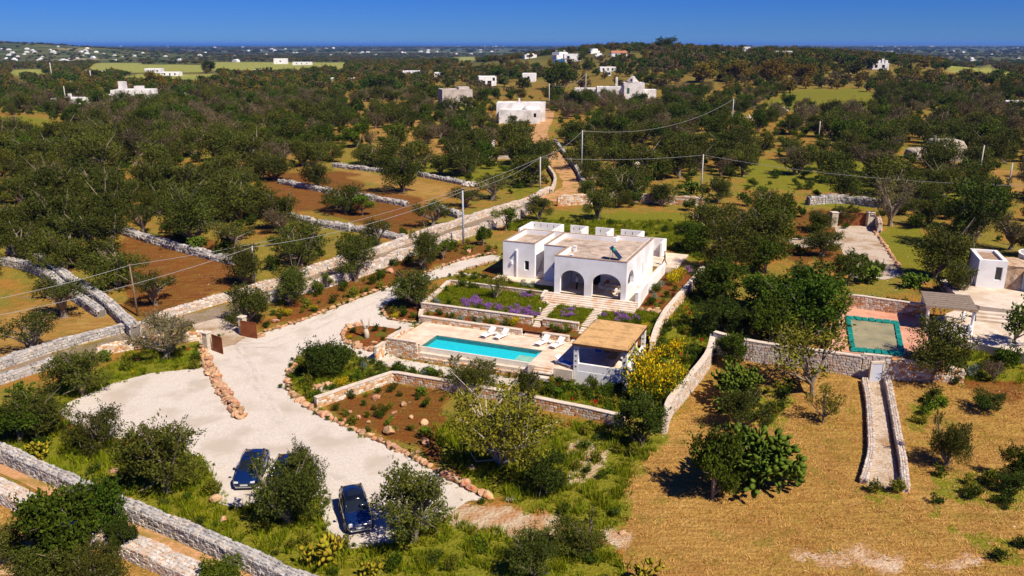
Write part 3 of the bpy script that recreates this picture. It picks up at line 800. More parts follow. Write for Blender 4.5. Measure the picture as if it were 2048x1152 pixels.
stone_wall('ramp_wall', 'low pebbly wall along the left side of the sunken gravel ramp', gw((1729,765),(1738,820),(1742,900),(1735,940),(1727,968)), 0.5, 0.5, 0.2, 0.16, 'cream', 0, seed=41, wav=0.04)
stone_wall('ramp_wall', 'low pebbly wall along the right side of the sunken gravel ramp', gw((1773,762),(1790,850),(1803,920),(1810,985)), 0.6, 0.5, 0.2, 0.16, 'cream', 0, seed=42, wav=0.04)
stone_wall('garden_wall', "stone wall at the back of the neighbour's pink pool terrace", gw((1692,614),(1760,623),(1850,636)), 1.5, 0.4, 0.34, 0.24, 'rust', 80, seed=43, wav=0.03, cap=0.06)

rock_row('thick bank of reddish boulders between the parking bay and the main gravel drive', [(404,700),(418,735),(436,768),(460,808),(486,838)], 0.85, 1, rows=2)
rock_row('curved line of reddish boulders edging the large garden bed beside the gravel drive', [(605,716),(585,735),(577,760),(582,785),(605,806),(640,828),(700,857),(760,884),(820,912),(860,935)], 0.75, 2)
rock_row('line of rounded reddish boulders ending at the open end of the gravel drive', [(872,942),(900,957),(940,978),(978,998)], 0.9, 3)
rock_row('ring of boulders around the small bed with the cut tree trunk', [(722,650),(700,654),(687,668),(692,684),(720,696),(762,706)], 0.85, 4)
rock_row('boulders edging the red earth bed along the upper drive near the right gate leaf', [(528,664),(600,643),(660,619),(720,595),(778,573)], 0.6, 5)
rock_row('boulders edging the end of the upper drive left of the house', [(848,547),(880,535),(915,523),(950,514),(988,507)], 0.65, 6)
rock_row('small stones edging the bed beside the olive tree at the pool corner', [(770,612),(766,622),(776,636),(800,642),(832,646)], 0.5, 7)
rock_row('stones between the upper drive and the path to the house', [(912,547),(940,538),(965,530),(990,524)], 0.5, 8)
rock_row("low stones edging the neighbour's drive beside the lawn", [(1742,458),(1760,478),(1778,505),(1795,530),(1806,552),(1850,570)], 0.7, 9)
SINGLE = [((778,868),1.25,'largest reddish boulder in the red earth bed, left of the fig tree'), ((806,812),0.75,'pale rounded rock standing in the red earth bed near the low wall'), ((716,838),0.65,'small pale rock at the left of the red earth bed'),
 ((848,848),0.8,'weathered rock beside the fig tree shadow'), ((850,888),0.8,'rust streaked rock by the boulder edging below the fig tree'), ((752,798),0.8,'flat rock in the corner of the low garden wall'),
 ((675,1088),1.0,'low pinkish boulder in the grass left of the nearest car'), ((432,1004),0.9,'reddish boulder at the gravel edge left of the parked cars'), ((448,1042),0.6,'pale stone in the grass below the parked cars'),
 ((748,690),0.9,'boulder in the bed with the cut tree trunk'), ((552,645),0.9,'boulder in the bed right of the open gate leaf'), ((780,545),1.0,'large boulder in the upper red earth bed'), ((938,505),1.1,'square boulder at the far end of the upper drive'),
 ((700,826),0.5,'small reddish rock near the low wall corner'), ((738,846),0.45,'small pale rock in the middle of the red earth bed'), ((788,830),0.6,'pitted rock behind the largest boulder'), ((822,836),0.5,'grey rock right of the pitted one in the red bed'), ((690,842),0.4,'small stone just inside the boulder edging'), ((836,906),0.55,'flat rock below the rust streaked one'), ((230,944),0.6,'flat pale slab lying in the grass behind the grey wall'), ((944,942),0.7,'broken whitish stones in the grass below the fig tree'), ((1245,1068),0.5,'pale stone at the edge of the mown straw field')]
for i, (p, s, lb) in enumerate(SINGLE):
    o = put_rock('boulder', None, G(*p), s, random.Random(100 + i)); tag(o, lb, 'boulder', 'single boulders in the garden')
o = MB().box(-.35, .35, -.25, .25, 0, .08).build('manhole_slab', m_cope, bevel=0.01, loc=G(1022, 999) + Vector((0, 0, .02)), rot=(0, 0, .3)); tag(o, 'square pale concrete slab lying on bare red earth', 'slab')
# stone heaps
def heap(label, p, s, seed, pool):
    rnd = random.Random(seed); c = G(*p)
    root = thing('stone_heap', label, 'stone heap', c)
    for i in range(70):
        a, r = rnd.uniform(0, 6.28), s * math.sqrt(rnd.random())
        z = (1 - (r / s) ** 1.3) * s * 0.55 * rnd.uniform(0.6, 1)
        put_rock('stone', root, c + Vector((r * math.cos(a), r * math.sin(a), z)), rnd.uniform(.45, .8), rnd, pool)
heap('round heap of grey stones at the end of the field wall', (942, 372), 1.7, 5, ROCKSG)
heap('long heap of pale stones among the olives above the villa', (1508, 240), 4.0, 6, ROCKSG)
heap('heap of pale stones right of the long heap, near the utility pole', (1560, 222), 3.4, 7, ROCKSG)
# ------------------------------------------------------------------ the villa
m_white = material('white_limewash', (0.78, 0.77, 0.76), (0.83, 0.82, 0.81), 1.2, rough=0.9, bump=0.06, bscale=9, c3=(0.67, 0.65, 0.62), scale3=0.4, spec=0.15)
m_whitep = material('white_paint', (0.80, 0.80, 0.79), None, rough=0.6, spec=0.3)
m_paving = material('cream_paving', (0.66, 0.53, 0.40), (0.76, 0.65, 0.53), 1.6, rough=0.8, bump=0.15, bscale=10, c3=(0.60, 0.44, 0.30), scale3=0.7, spec=0.2)
m_tile = material('cream_paving_tile', (0.66, 0.49, 0.35), (0.76, 0.63, 0.49), 0.7, rough=0.8, attr='Col', spec=0.2)
m_roofpav = material('roof_paving', (0.44, 0.34, 0.26), (0.56, 0.46, 0.37), 1.6, rough=0.9, bump=0.15, bscale=9, c3=(0.36, 0.26, 0.19), scale3=0.6, attr='Col')
m_rooftrim = material('weathered_stone_trim', (0.26, 0.16, 0.09), (0.40, 0.28, 0.19), 3.0, rough=0.9)
m_joint = material('paving_joint', (0.36, 0.27, 0.19), None, rough=0.95)
m_glass = material('dark_glass', (0.012, 0.016, 0.02), None, rough=0.05, spec=0.6)
m_dark = material('dark_metal', (0.02, 0.02, 0.022), None, rough=0.5)
m_steel = material('galvanised_steel', (0.42, 0.45, 0.48), (0.52, 0.54, 0.56), 5, rough=0.45, metal=0.6)
m_wood = material('brown_wood', (0.28, 0.15, 0.07), (0.38, 0.22, 0.11), 4.0, rough=0.6)
m_step = material('stair_stone', (0.66, 0.55, 0.44), (0.76, 0.66, 0.55), 1.8, rough=0.8, bump=0.1, bscale=9, c3=(0.62, 0.42, 0.26), scale3=1.1)
m_soil = material('bed_soil', (0.125, 0.032, 0.007), (0.22, 0.075, 0.018), 5.0, rough=0.95, bump=0.6, bscale=9, c3=(0.10, 0.10, 0.012), scale3=0.9, spec=0.1)
m_bedgrass = material('bed_grass', (0.07, 0.095, 0.008), (0.16, 0.16, 0.015), 6.0, rough=0.95, bump=0.6, bscale=9, c3=(0.27, 0.12, 0.03), scale3=0.9, spec=0.1)
ZF = 3.3
def hroot(name, label, cat, u, v, z, group=None):
    return thing(name, label, cat, W(u, v, z), HA, group)
class LB(MB):
    """local builder relative to a root that stands at villa (u,v,z)"""
house = hroot('villa', 'white flat-roofed villa with arched porch and stone-paved roof terraces', 'house', 0, 0, ZF)
H_ = 4.25            # parapet height above the floor
RF = 3.72            # roof floor
X, Yv, Zv = Vector((1, 0, 0)), Vector((0, 1, 0)), Vector((0, 0, 1))
def FU(v0): return lambda s, z: Vector((s, v0, z))
def FV(u0): return lambda s, z: Vector((u0, s, z))
wl = MB()
# front with the two arches, right side with the arched window and the slit window
arch_strip(wl, 0, 8.2, -0.9, H_, [(0.66, 3.48, 0, 2.75, 1.25), (4.35, 7.62, 0, 2.75, 1.25)], FU(0), (0, 0.42, 0), 14)
arch_strip(wl, 0.42, 12.5, -0.9, H_, [(0.75, 3.2, 1.15, 2.9, 1.1), (7.15, 7.5, 1.1, 2.55, 0)], FV(8.2), (-0.42, 0, 0), 12)
arch_strip(wl, 0.42, 4.2, -0.4, H_, [], FV(0), (0.42, 0, 0))                                       # left flank of the porch
arch_strip(wl, -2.8, 0.42, -0.4, H_, [(-0.45, 0.0, 0, 2.3, 0)], FU(4.2), (0, 0.4, 0))                # short front beside the stair
arch_strip(wl, 4.6, 10.9, -0.4, H_, [], FV(-2.8), (0.35, 0, 0))
arch_strip(wl, -8.05, 3.95, -0.4, H_, [], FU(10.9), (0, 0.4, 0))
arch_strip(wl, 11.3, 12.1, -0.4, H_, [], FV(3.95), (-0.4, 0, 0))
arch_strip(wl, 3.55, 7.78, -0.4, H_, [], FU(12.1), (0, 0.4, 0))
# left block with door recess, small window
arch_strip(wl, -8.05, -4.0, -0.4, H_, [(-5.3, -4.72, 0.95, 2.1, 0)], FU(4.3), (0, 0.38, 0))
arch_strip(wl, 4.68, 10.9, -0.4, H_, [], FV(-8.05), (0.38, 0, 0))
arch_strip(wl, 4.68, 10.9, -0.4, H_, [], FV(-4.0), (-0.35, 0, 0))
# porch back wall with doorway and window, and the wall under the roof
arch_strip(wl, 0.42, 7.78, 0, RF, [(3.0, 3.95, 0, 2.3, 0), (6.35, 7.3, 1.55, 2.25, 0)], FU(4.75), (0, 0.3, 0))
wl.build('wall', m_white, house)
MB().box(0.42, 7.78, 0.42, 12.1, RF - 0.25, RF).box(-2.45, 0.42, 4.6, 10.9, RF - 0.25, RF).box(-7.67, -4.35, 4.68, 10.9, RF - 0.25, RF).build('roof_slab', m_joint, house)
# paving of the roof, slab by slab
rnd = np.random.RandomState(5)
def paving(name, rects, sx, sy, th, mat, parent, gap=0.015, seed=1, shade=(0.9, 1.06), skip=None, jitter=0.3):
    r = np.random.RandomState(seed); V = []; F = []; Cc = []
    for (x0, x1, y0, y1, z) in rects:
        y = y0
        while y < y1 - 0.02:
            hh = min(sy * r.uniform(1 - jitter, 1 + jitter), y1 - y)
            if y1 - y - hh < sy * 0.3: hh = y1 - y
            x = x0
            while x < x1 - 0.02:
                w = min(sx * r.uniform(1 - jitter, 1 + jitter * 1.4), x1 - x)
                if x1 - x - w < sx * 0.3: w = x1 - x
                if not (skip and skip(x + w / 2, y + hh / 2)):
                    n = len(V); g = gap / 2; zt = z + th + r.uniform(-.003, .003)
                    V += [(x + g, y + g, z), (x + w - g, y + g, z), (x + w - g, y + hh - g, z), (x + g, y + hh - g, z),
                          (x + g * 1.6, y + g * 1.6, zt), (x + w - g * 1.6, y + g * 1.6, zt), (x + w - g * 1.6, y + hh - g * 1.6, zt), (x + g * 1.6, y + hh - g * 1.6, zt)]
                    F += [(n + 4, n + 5, n + 6, n + 7), (n, n + 1, n + 5, n + 4), (n + 1, n + 2, n + 6, n + 5), (n + 2, n + 3, n + 7, n + 6), (n + 3, n, n + 4, n + 7)]
                    k = r.uniform(*shade); kk = r.uniform(-.03, .03); Cc += [(k + kk, k, k - kk)] * 8
                x += w
            y += hh
    o = link(name, mesh_np(name, V, F, mat, cols=np.array(Cc)), parent); o['kind'] = 'stuff'; return o
paving('roof_tiles', [(0.42, 7.78, 0.42, 10.9, RF), (3.97, 7.78, 10.9, 12.08, RF), (-2.43, 0.42, 4.62, 10.88, RF), (-7.65, -4.37, 4.7, 10.88, RF)], 0.75, 0.5, 0.03, m_roofpav, house, 0.05, 3, (.8, 1.08))
# weathered trim along the parapets
tr = MB(); e = 0.03; t1 = H_ + 0.05
for a in [(-e, 8.2 + e, -e, 0.3, 0), (8.2 - 0.3, 8.2 + e, 0.3, 12.5 + e, 0), (-e, 0.27, 0.3, 4.2 - e, 0), (-2.8 - e, 0.27, 4.2 - e, 4.47, 0), (-2.8 - e, -2.53, 4.47, 10.9, 0), (-8.05 - e, 3.95 + e - 0.4, 11.03, 11.3 + e, 0),
          (3.55 - e, 8.2 - 0.3, 12.23, 12.5 + e, 0), (3.55 - e, 3.95 - 0.13, 11.3 + e, 12.23, 0), (-8.05 - e, -4.0 + e, 4.3 - e, 4.57, 0), (-8.05 - e, -7.78, 4.57, 11.03, 0), (-4.27, -4.0 + e, 4.57, 11.03, 0)]:
    tr.box(a[0], a[1], a[2], a[3], H_ + 0.002, t1)
tr.build('parapet_trim', m_rooftrim, house)
# porch floor, ceiling beam, door leaf and windows
MB().box(0.42, 7.78, 0.0, 4.75, -0.3, 0.0).build('porch_floor', m_paving, house)
d = MB().box(3.02, 3.93, 4.86, 4.92, 0.02, 2.28).build('door', m_dark, house); MB().box(3.85, 3.88, 4.8, 4.86, 1.0, 1.2).build('handle', m_steel, d)
def window(parent, x0, x1, z0, z1, y, name='window', axis='u', depthn=0.12):
    f = MB(); fr = 0.05
    def bx(a0, a1, b0, b1, q0, q1):
        if axis == 'u': f.box(a0, a1, q0, q1, b0, b1)
        else: f.box(q0, q1, a0, a1, b0, b1)
    bx(x0, x1, z0, z0 + fr, y, y + 0.06); bx(x0, x1, z1 - fr, z1, y, y + 0.06); bx(x0, x0 + fr, z0 + fr, z1 - fr, y, y + 0.06); bx(x1 - fr, x1, z0 + fr, z1 - fr, y, y + 0.06)
    w = f.build(name, m_whitep, parent)
    g = MB()
    if axis == 'u': g.box(x0 + fr, x1 - fr, y + 0.02, y + 0.04, z0 + fr, z1 - fr)
    else: g.box(y + 0.02, y + 0.04, x0 + fr, x1 - fr, z0 + fr, z1 - fr)
    g.build('pane', m_glass, w); return w
window(house, 6.35, 7.3, 1.55, 2.25, 4.82)
window(house, -5.3, -4.72, 0.95, 2.1, 4.4)
window(house, 7.15, 7.5, 1.1, 2.55, 7.95, axis='v')
MB().box(-0.44, -0.02, 4.35, 4.4, 0.02, 2.28).build('side_door', m_dark, house)
# pilaster with spout, spouts, wall lamps
MB().box(-6.32, -6.2, 4.15, 4.297, 0, 3.25).box(-6.36, -6.16, 3.93, 4.297, 3.25, 3.37).build('rain_spout', m_white, house)
for (u, v) in ((-6.9, 4.3), (-1.75, 4.2)):
    l = MB().box(u - .11, u + .11, v - .2, v - .003, 1.55, 1.95).build('wall_lamp', m_whitep, house, bevel=0.02)
for (u, v) in ((0.85, 4.4), (1.7, 0.55)): MB().box(u - .14, u + .14, v + 0.02, v + .3, RF + 0.03, RF + .62).box(u - .2, u + .2, v - 0.03, v + .36, RF + .62, RF + .69).build('chimney_pot', m_white, house)
# outside stair to the roof between the two blocks
stair = MB()
for i in range(18):
    z1 = (i + 1) * RF / 18
    stair.box(-3.98, -2.82, 4.6 + i * 0.3, 4.6 + (i + 1) * 0.3 + (0.6 if i == 17 else 0), z1 - RF / 18 - (0.3 if i else 0), z1)
st = link('outside_stair', None, house); st.empty_display_size = 0.2
for i in range(18):
    z1 = (i + 1) * RF / 18
    MB().box(-3.98, -2.82, 4.6 + i * 0.3, 4.6 + (i + 1) * 0.3 - 0.004, -0.4, z1).build('step', m_step, st)
# patio in front of the left block and terrace to the right and back
MB().box(-8.6, -0.01, 2.2, 4.29, -1.0, 0.0).build('patio_slab', m_joint, house)
paving('patio_paving', [(-8.6, -0.02, 2.2, 4.28, 0.0)], 0.8, 0.55, 0.02, m_tile, house, 0.012, 11)
MB().box(8.203, 9.3, 0.0, 15.5, -1.2, -0.02).box(3.0, 10.6, 15.503, 23.0, -1.2, -0.02).box(8.203, 10.6, 13.5, 15.5, -1.2, -0.025).build('terrace_slab', m_joint, house)
paving('terrace_paving', [(8.22, 9.28, 0.0, 15.4, -0.02), (3.0, 10.58, 15.52, 22.98, -0.02)], 0.9, 0.6, 0.02, m_tile, house, 0.012, 12)
# low white wall along the terrace edge, and the shower nook at the back corner
q = hroot('terrace_parapet', 'low white parapet wall along the right side terrace of the villa', 'wall', 9.3, -0.1, ZF - 0.9)
MB().box(0, 0.28, 0, 13.4, -0.6, 1.9).build('wall', m_white, q); MB().box(-0.03, 0.31, -0.03, 13.43, 1.9, 1.95).build('coping', m_white, q)
q = hroot('shower_enclosure', 'white roofless shower enclosure at the back right corner of the villa', 'wall', 4.4, 17.6, ZF)
MB().box(0, 3.2, 5.1, 5.35, -.1, 1.9).box(2.95, 3.2, 2.6, 5.1, -.1, 1.9).build('wall', m_white, q)
q = hroot('side_bench', 'small white block bench against the right flank of the villa', 'bench', 8.75, 5.6, ZF)
MB().box(-.5, .1, -.5, .5, 0, .45).build('seat', m_white, q, bevel=0.02)
# four white courtyard screens with slots behind the house
SCREENS = [(-11.6, -6.75, 'longest white slotted courtyard screen, leftmost behind the villa roof', 4.7, True), (-5.75, -3.2, 'white slotted courtyard screen, second from the left behind the villa', 3.0, False),
           (-2.15, 0.38, 'white slotted courtyard screen, third from the left behind the villa', 3.0, False), (1.4, 4.6, 'white slotted courtyard screen, rightmost behind the villa', 3.0, False)]
for (u0, u1, lb, ret, leftret) in SCREENS:
    q = hroot('courtyard_screen', lb, 'screen wall', u0, 22.6, ZF - 0.3, group='courtyard screens behind the villa')
    w = MB(); L_ = u1 - u0; n = max(2, int(L_ / 0.85)); ops = []
    for i in range(n):
        c = (i + 0.6) * L_ / (n + 0.2); ops.append((c - .06, c + .06, 2.35, 2.75, 0))
    arch_strip(w, 0, L_, 0, 3.0, ops, FU(0), (0, 0.22, 0))
    ops = [(-c - .06, -c + .06, 2.35, 2.75, 0) for c in np.arange(0.6, ret, 0.85)]
    arch_strip(w, -ret, 0, 0, 3.0, ops, FV(L_ - 0.25), (0.25, 0, 0))
    if leftret: arch_strip(w, -ret, 0, 0, 3.0, ops, FV(0), (0.25, 0, 0))
    w.build('wall', m_white, q)
# solar water heater on the roof
sh = hroot('solar_water_heater', 'tilted dark solar panel with small green tank on the villa roof', 'solar panel', 6.2, 2.6, ZF + RF + 0.035)
sm = MB(); 
def tilt_box(mb, x0, x1, l0, l1, th, ang, y0, z0):
    c, s = math.cos(ang), math.sin(ang)
    vs = []
    for k in (0, th):
        for (x, l) in ((x0, l0), (x1, l0), (x1, l1), (x0, l1)): vs.append((x, y0 + l * c - k * s, z0 + l * s + k * c))
    mb.add(vs, [(0, 3, 2, 1), (4, 5, 6, 7), (0, 1, 5, 4), (1, 2, 6, 5), (2, 3, 7, 6), (3, 0, 4, 7)])
sp_ = link('collector', None, sh, rot=(0, 0, rad(88))); 
m_panel = material('solar_glass', (0.012, 0.02, 0.035), (0.02, 0.03, 0.05), 6, rough=0.12, spec=0.6)
a = MB(); tilt_box(a, -0.5, 0.5, -.85, .85, 0.08, rad(47), 0, 0.78); a.build('panel', m_panel, sp_)
a = MB(); tilt_box(a, -0.54, 0.54, -.89, -.84, 0.1, rad(47), 0, 0.78); tilt_box(a, -0.54, 0.54, .84, .89, 0.1, rad(47), 0, 0.78); a.build('panel_frame', m_steel, sp_)
MB().tube([(-.45, .5, 0), (-.45, .5, 1.28)], .025, 6).tube([(.45, .5, 0), (.45, .5, 1.28)], .025, 6).tube([(-.45, -.55, 0), (-.45, -.55, .2)], .025, 6).tube([(.45, -.55, 0), (.45, -.55, .2)], .025, 6).build('stand', m_steel, sp_)
MB().lathe([(0.06, 0), (0.2, .02), (0.22, .2), (0.2, .42), (0.1, .5)], (0.1, 0.25, 0.8), 12).build('tank', material('green_tank', (0.02, 0.22, 0.15), None, rough=0.4), sp_, smooth=True)

# ------------------------------------------------------------------ furniture in the porch
m_cush = material('cream_cushion', (0.62, 0.54, 0.44), (0.68, 0.60, 0.50), 6, rough=0.9)
m_terra = material('terracotta_cloth', (0.42, 0.13, 0.06), None, rough=0.9)
m_rattan = material('rattan', (0.45, 0.33, 0.20), (0.55, 0.42, 0.27), 14, rough=0.8)
q = hroot('sofa', 'cream three-seat sofa with terracotta cushions against the porch back wall', 'sofa', 5.75, 4.2, ZF)
MB().box(-1.05, 1.05, -.42, .42, .12, .3).build('base', m_rattan, q, bevel=.02)
for i in range(3): MB().box(-1.0 + i * .67, -.34 + i * .67, -.42, .22, .302, .46).build('seat_cushion', m_cush, q, bevel=.04)
for i in range(3): MB().box(-1.0 + i * .67, -.34 + i * .67, .225, .42, .34, .85).build('back_cushion', m_cush, q, bevel=.05)
for x in (-1.15, 1.05): MB().box(x, x + .1, -.42, .42, .12, .62).build('arm', m_rattan, q, bevel=.02)
for x in (-.82, .78): MB().box(x - .2, x + .2, .05, .2, .465, .82).build('cushion', m_terra, q, bevel=.06)
q = hroot('coffee_table', 'low cream slatted coffee table in front of the porch sofa', 'table', 5.9, 2.6, ZF)
for i in range(6): MB().box(-.6, .6, -.36 + i * .12, -.25 + i * .12, .36, .4).build('slat', m_whitep, q)
for x in (-.55, .5):
    for y in (-.33, .27): MB().box(x, x + .05, y, y + .05, 0, .36).build('leg', m_whitep, q)
def armchair(label, u, v, rz):
    q = thing('armchair', label, 'armchair', W(u, v, ZF), HA + rz, 'armchairs in the porch')
    MB().box(-.36, .36, -.36, .36, .3, .44).build('seat', m_cush, q, bevel=.04)
    MB().box(-.36, .36, .28, .38, .441, .85).build('backrest', m_cush, q, bevel=.03)
    for x in (-.4, .361): MB().box(x, x + .04, -.36, .36, .55, .6).build('arm', m_whitep, q)
    for x in (-.4, .361):
        for y in (-.36, .32): MB().box(x, x + .04, y, y + .04, 0, .55).build('leg', m_whitep, q)
armchair('white framed armchair left of the coffee table in the porch', 4.75, 2.75, rad(90))
armchair('white framed armchair near the right pier of the porch', 7.2, 2.0, rad(-90))
q = hroot('plant_stand', 'brown barrel planter with twigs beside the dark porch door', 'planter', 2.65, 4.3, ZF)
MB().lathe([(0.2, 0), (0.27, .2), (0.27, .45), (0.22, .62)], (0, 0, 0), 12).build('pot', m_wood, q, smooth=True)
tw = MB()
for i in range(9):
    a = i * 0.7; tw.tube([(0, 0, .55), (.12 * math.cos(a), .12 * math.sin(a), .9), (.25 * math.cos(a), .25 * math.sin(a), 1.25)], [.012, .01, .004], 5)
tw.build('twigs', m_wood, q)

# ------------------------------------------------------------------ steps, beds and garden walls in front
ZS = ZF - 0.75
q = hroot('entrance_steps', 'wide flight of cream stone steps below the arched porch', 'steps', -0.9, -0.35, ZS - 0.3)
MB().box(0, 10.5, 0.001, 0.349, 0, 1.05).build('landing', m_step, q)
for i in range(5):
    MB().box(0, 10.5, -(i + 1) * 0.30, -i * 0.30 - 0.004, 0, 1.05 - (i + 1) * 0.15 + 0.0).build('step', m_step, q, bevel=0.012)
# planted terrace with lavender
def zlav(x, y):
    u, v = UV(x, y); return 2.12 + (ZS - 2.12) * min(1, max(0, (v + 6.9) / 5.2))
def wp(*uv): return [W(u, v) for u, v in uv]
tag(sheet('lavender_terrace', wp((-12.9, -6.85), (13.2, -6.85), (13.2, -0.36), (-1.2, -0.36), (-1.2, 0.55), (-13.2, 0.75)), 0.0, m_bedgrass, 0.8, zf=zlav), kind='structure')
tag(sheet('upper_lawn', wp((-13.5, 0.9), (-0.4, 0.6), (-0.4, 2.18), (-8.7, 2.18), (-8.7, 3.6), (-14, 3.2)), 0.0, m_bedgrass, 0.8, zf=lambda x, y: 3.12), kind='structure')
tag(sheet('planting_strip', wp((-12.2, -9.15), (13, -9.15), (13, -7.1), (-12.2, -7.1)), 0.0, m_soil, 0.8, zf=lambda x, y: 1.74), kind='structure')
tag(sheet('flank_bed', wp((9.62, 15.4), (13.4, 16.5), (13.1, 4), (12.6, -1.0), (9.62, -1.0)), 0.0, m_soil, 0.8, zf=lambda x, y: max(float(terr(x, y)) + 0.05, zlav(x, y) + 0.02)), kind='structure')
tag(sheet('upper_red_bed', wp((-8.7, 3.6), (-8.1, 3.6), (-8.1, 9.5), (-11.5, 7.2), (-11.0, 4.2)), 0.0, m_soil, 0.8, zf=lambda x, y: 3.14), kind='structure')
def vw(name, label, pts, ztop, zbase, pal='rust', n=0, t=0.4, cap=0.07, seed=1, sl=0.34, sh=0.22):
    return stone_wall(name, label, [W(u, v) for u, v in pts], 1, t, sl, sh, pal, n, cap, ztop=ztop, zbase=zbase, seed=seed, smooth=False, rough=0.05)
vw('retaining_wall', 'long rust and white stone wall fronting the lavender terrace', [(-12.95, -7.0), (0.15, -7.0)], 2.58, 1.45, n=300, seed=50)
vw('retaining_wall', 'short stone wall in front of the lavender terrace, between the two garden stairs', [(1.3, -7.0), (5.2, -7.0)], 2.58, 1.45, n=100, seed=51)
vw('retaining_wall', 'stone wall at the back of the lavender terrace below the house patio', [(-13.5, 0.85), (-1.1, 0.62)], 3.05, 2.1, n=120, seed=52)
vw('retaining_wall', 'stone wall closing the left end of the lavender terrace', [(-12.98, -6.75), (-13.5, 0.6)], [2.58, 2.62, 3.0], [1.3, 2.2], seed=53)
vw('retaining_wall', 'low stone wall behind the pool deck, left of the wide steps', [(-12.0, -9.3), (-0.15, -9.3)], 1.88, 1.1, n=200, seed=54)
vw('retaining_wall', 'low stone wall behind the pool deck, between the two flights of steps', [(2.1, -9.3), (4.95, -9.3)], 1.88, 1.1, n=60, seed=55)
vw('retaining_wall', 'short stone wall returning beside the top of the entrance steps', [(-1.1, 0.4), (-1.1, -0.9)], [3.3, 2.9], 2.2, seed=56)
vw('garden_wall', 'low stone wall closing the left end of the planting strip', [(-12.05, -9.1), (-12.9, -7.25)], 1.9, 1.1, seed=57)
# stepping slab paths through the terrace and the flights down to the deck
def slab_path(label, u0, u1, v0, v1, n, seed):
    q = hroot('stepping_path', label, 'path', u0, v1, 2.1)
    rnd = random.Random(seed)
    for i in range(n):
        v = v1 + (v0 - v1) * (i + .5) / n; p = W(u0, v); z = zlav(p.x, p.y) - 2.1
        MB().box(rnd.uniform(-.04, .04), u1 - u0 + rnd.uniform(-.04, .04), -.14, .14, -.1, .06).build('slab', m_step, q, bevel=.012, loc=(0, v - v1, z))
slab_path('left path of cream stepping slabs through the lavender', 0.15, 1.15, -6.7, -1.9, 11, 1)
slab_path('right path of cream stepping slabs beside the pavilion roof', 5.3, 6.3, -6.7, -1.9, 11, 2)
def flight(label, segs, seed):
    q = hroot('garden_stairs', label, 'steps', segs[0][0], segs[0][2], 1.0)
    u_, v_ = segs[0][0], segs[0][2]
    for (a, b, vt, vb, zt, zb, n) in segs:
        for i in range(n):
            z = zt + (zb - zt) * i / n; y1 = vt + (vb - vt) * i / n; y0 = vt + (vb - vt) * (i + 1) / n
            MB().box(a - u_, b - u_, y0 - v_ + .003, y1 - v_ - .003, -.2, z - 1.0).build('step', m_step, q, bevel=.012)
flight('left garden stairs widening towards the pool deck', [(0.36, 1.1, -6.8, -7.7, 2.12, 1.72, 3), (0.06, 1.9, -7.72, -9.5, 1.72, 1.3, 4)], 1)
flight('right garden stairs down to the pool deck beside the pavilion', [(5.42, 6.5, -6.8, -7.9, 2.12, 1.66, 3), (5.16, 6.7, -7.92, -9.9, 1.66, 1.3, 4)], 2)
for i, (u, v) in enumerate(((0.0, -2.3), (-.05, -4.3), (6.45, -3.6), (6.5, -5.3))):
    p = W(u, v); q = thing('path_light', ['white bollard light beside the upper end of the left slab path', 'white bollard light beside the lower half of the left slab path', 'white bollard light beside the upper end of the right slab path', 'white bollard light beside the right slab path near the pavilion roof'][i], 'light', (p.x, p.y, zlav(p.x, p.y)), HA)
    MB().box(-.04, .04, -.04, .04, 0, .32).build('post', m_whitep, q); MB().box(-.09, .09, -.09, .09, .322, .42).build('lamp_head', m_whitep, q, bevel=.015)

# ------------------------------------------------------------------ pool and deck
ZD = 1.3
PU0, PU1, PV0, PV1 = -8.25, 3.38, -15.8, -12.65
deck = hroot('pool_deck', 'cream stone deck around the turquoise pool', 'deck', 0, 0, ZD)
DEK = MB().box(-11.4, 12.6, PV1, -9.5, -1.4, -.03).box(-11.4, PU0, -16.4, PV1 - .002, -1.4, -.03).box(PU1, 7.7, -16.4, PV1 - .002, -1.4, -.03).box(7.7, 12.6, -16.2, PV1 - .002, -1.4, -.031)
DEK.build('slab', m_joint, deck)
paving('deck_paving', [(-11.4, 12.6, PV1, -9.5, -.03), (-11.4, PU0, -16.4, PV1, -.03), (PU1, 7.6, -16.4, PV1, -.03), (7.6, 12.6, -16.2, PV1, -.03)], 0.62, 0.42, 0.03, m_tile, deck, 0.014, 21, (0.84, 1.07))
m_pool = material('pool_lining', (0.035, 0.50, 0.60), (0.05, 0.58, 0.67), 2.0, rough=0.6)
m_poolw = bpy.data.materials.new('pool_water'); m_poolw.use_nodes = True
pt = m_poolw.node_tree; pt.nodes.remove(pt.nodes['Principled BSDF'])
bs = pt.nodes.new('ShaderNodeBsdfGlossy'); bs.inputs['Roughness'].default_value = 0.04
ptr = pt.nodes.new('ShaderNodeBsdfTransparent'); ptr.inputs['Color'].default_value = (0.62, 0.97, 0.98, 1)
pfr = pt.nodes.new('ShaderNodeFresnel'); pfr.inputs['IOR'].default_value = 1.33
pmx = pt.nodes.new('ShaderNodeMixShader'); pt.links.new(pfr.outputs[0], pmx.inputs[0]); pt.links.new(ptr.outputs[0], pmx.inputs[1]); pt.links.new(bs.outputs[0], pmx.inputs[2]); pt.links.new(pmx.outputs[0], pt.nodes['Material Output'].inputs[0])
nz = m_poolw.node_tree.nodes.new('ShaderNodeTexNoise'); nz.inputs['Scale'].default_value = 2.2; nz.inputs['Detail'].default_value = 3
bp = m_poolw.node_tree.nodes.new('ShaderNodeBump'); bp.inputs['Strength'].default_value = 0.3; bp.inputs['Distance'].default_value = 0.05
tcw = m_poolw.node_tree.nodes.new('ShaderNodeTexCoord'); m_poolw.node_tree.links.new(tcw.outputs['Object'], nz.inputs['Vector'])
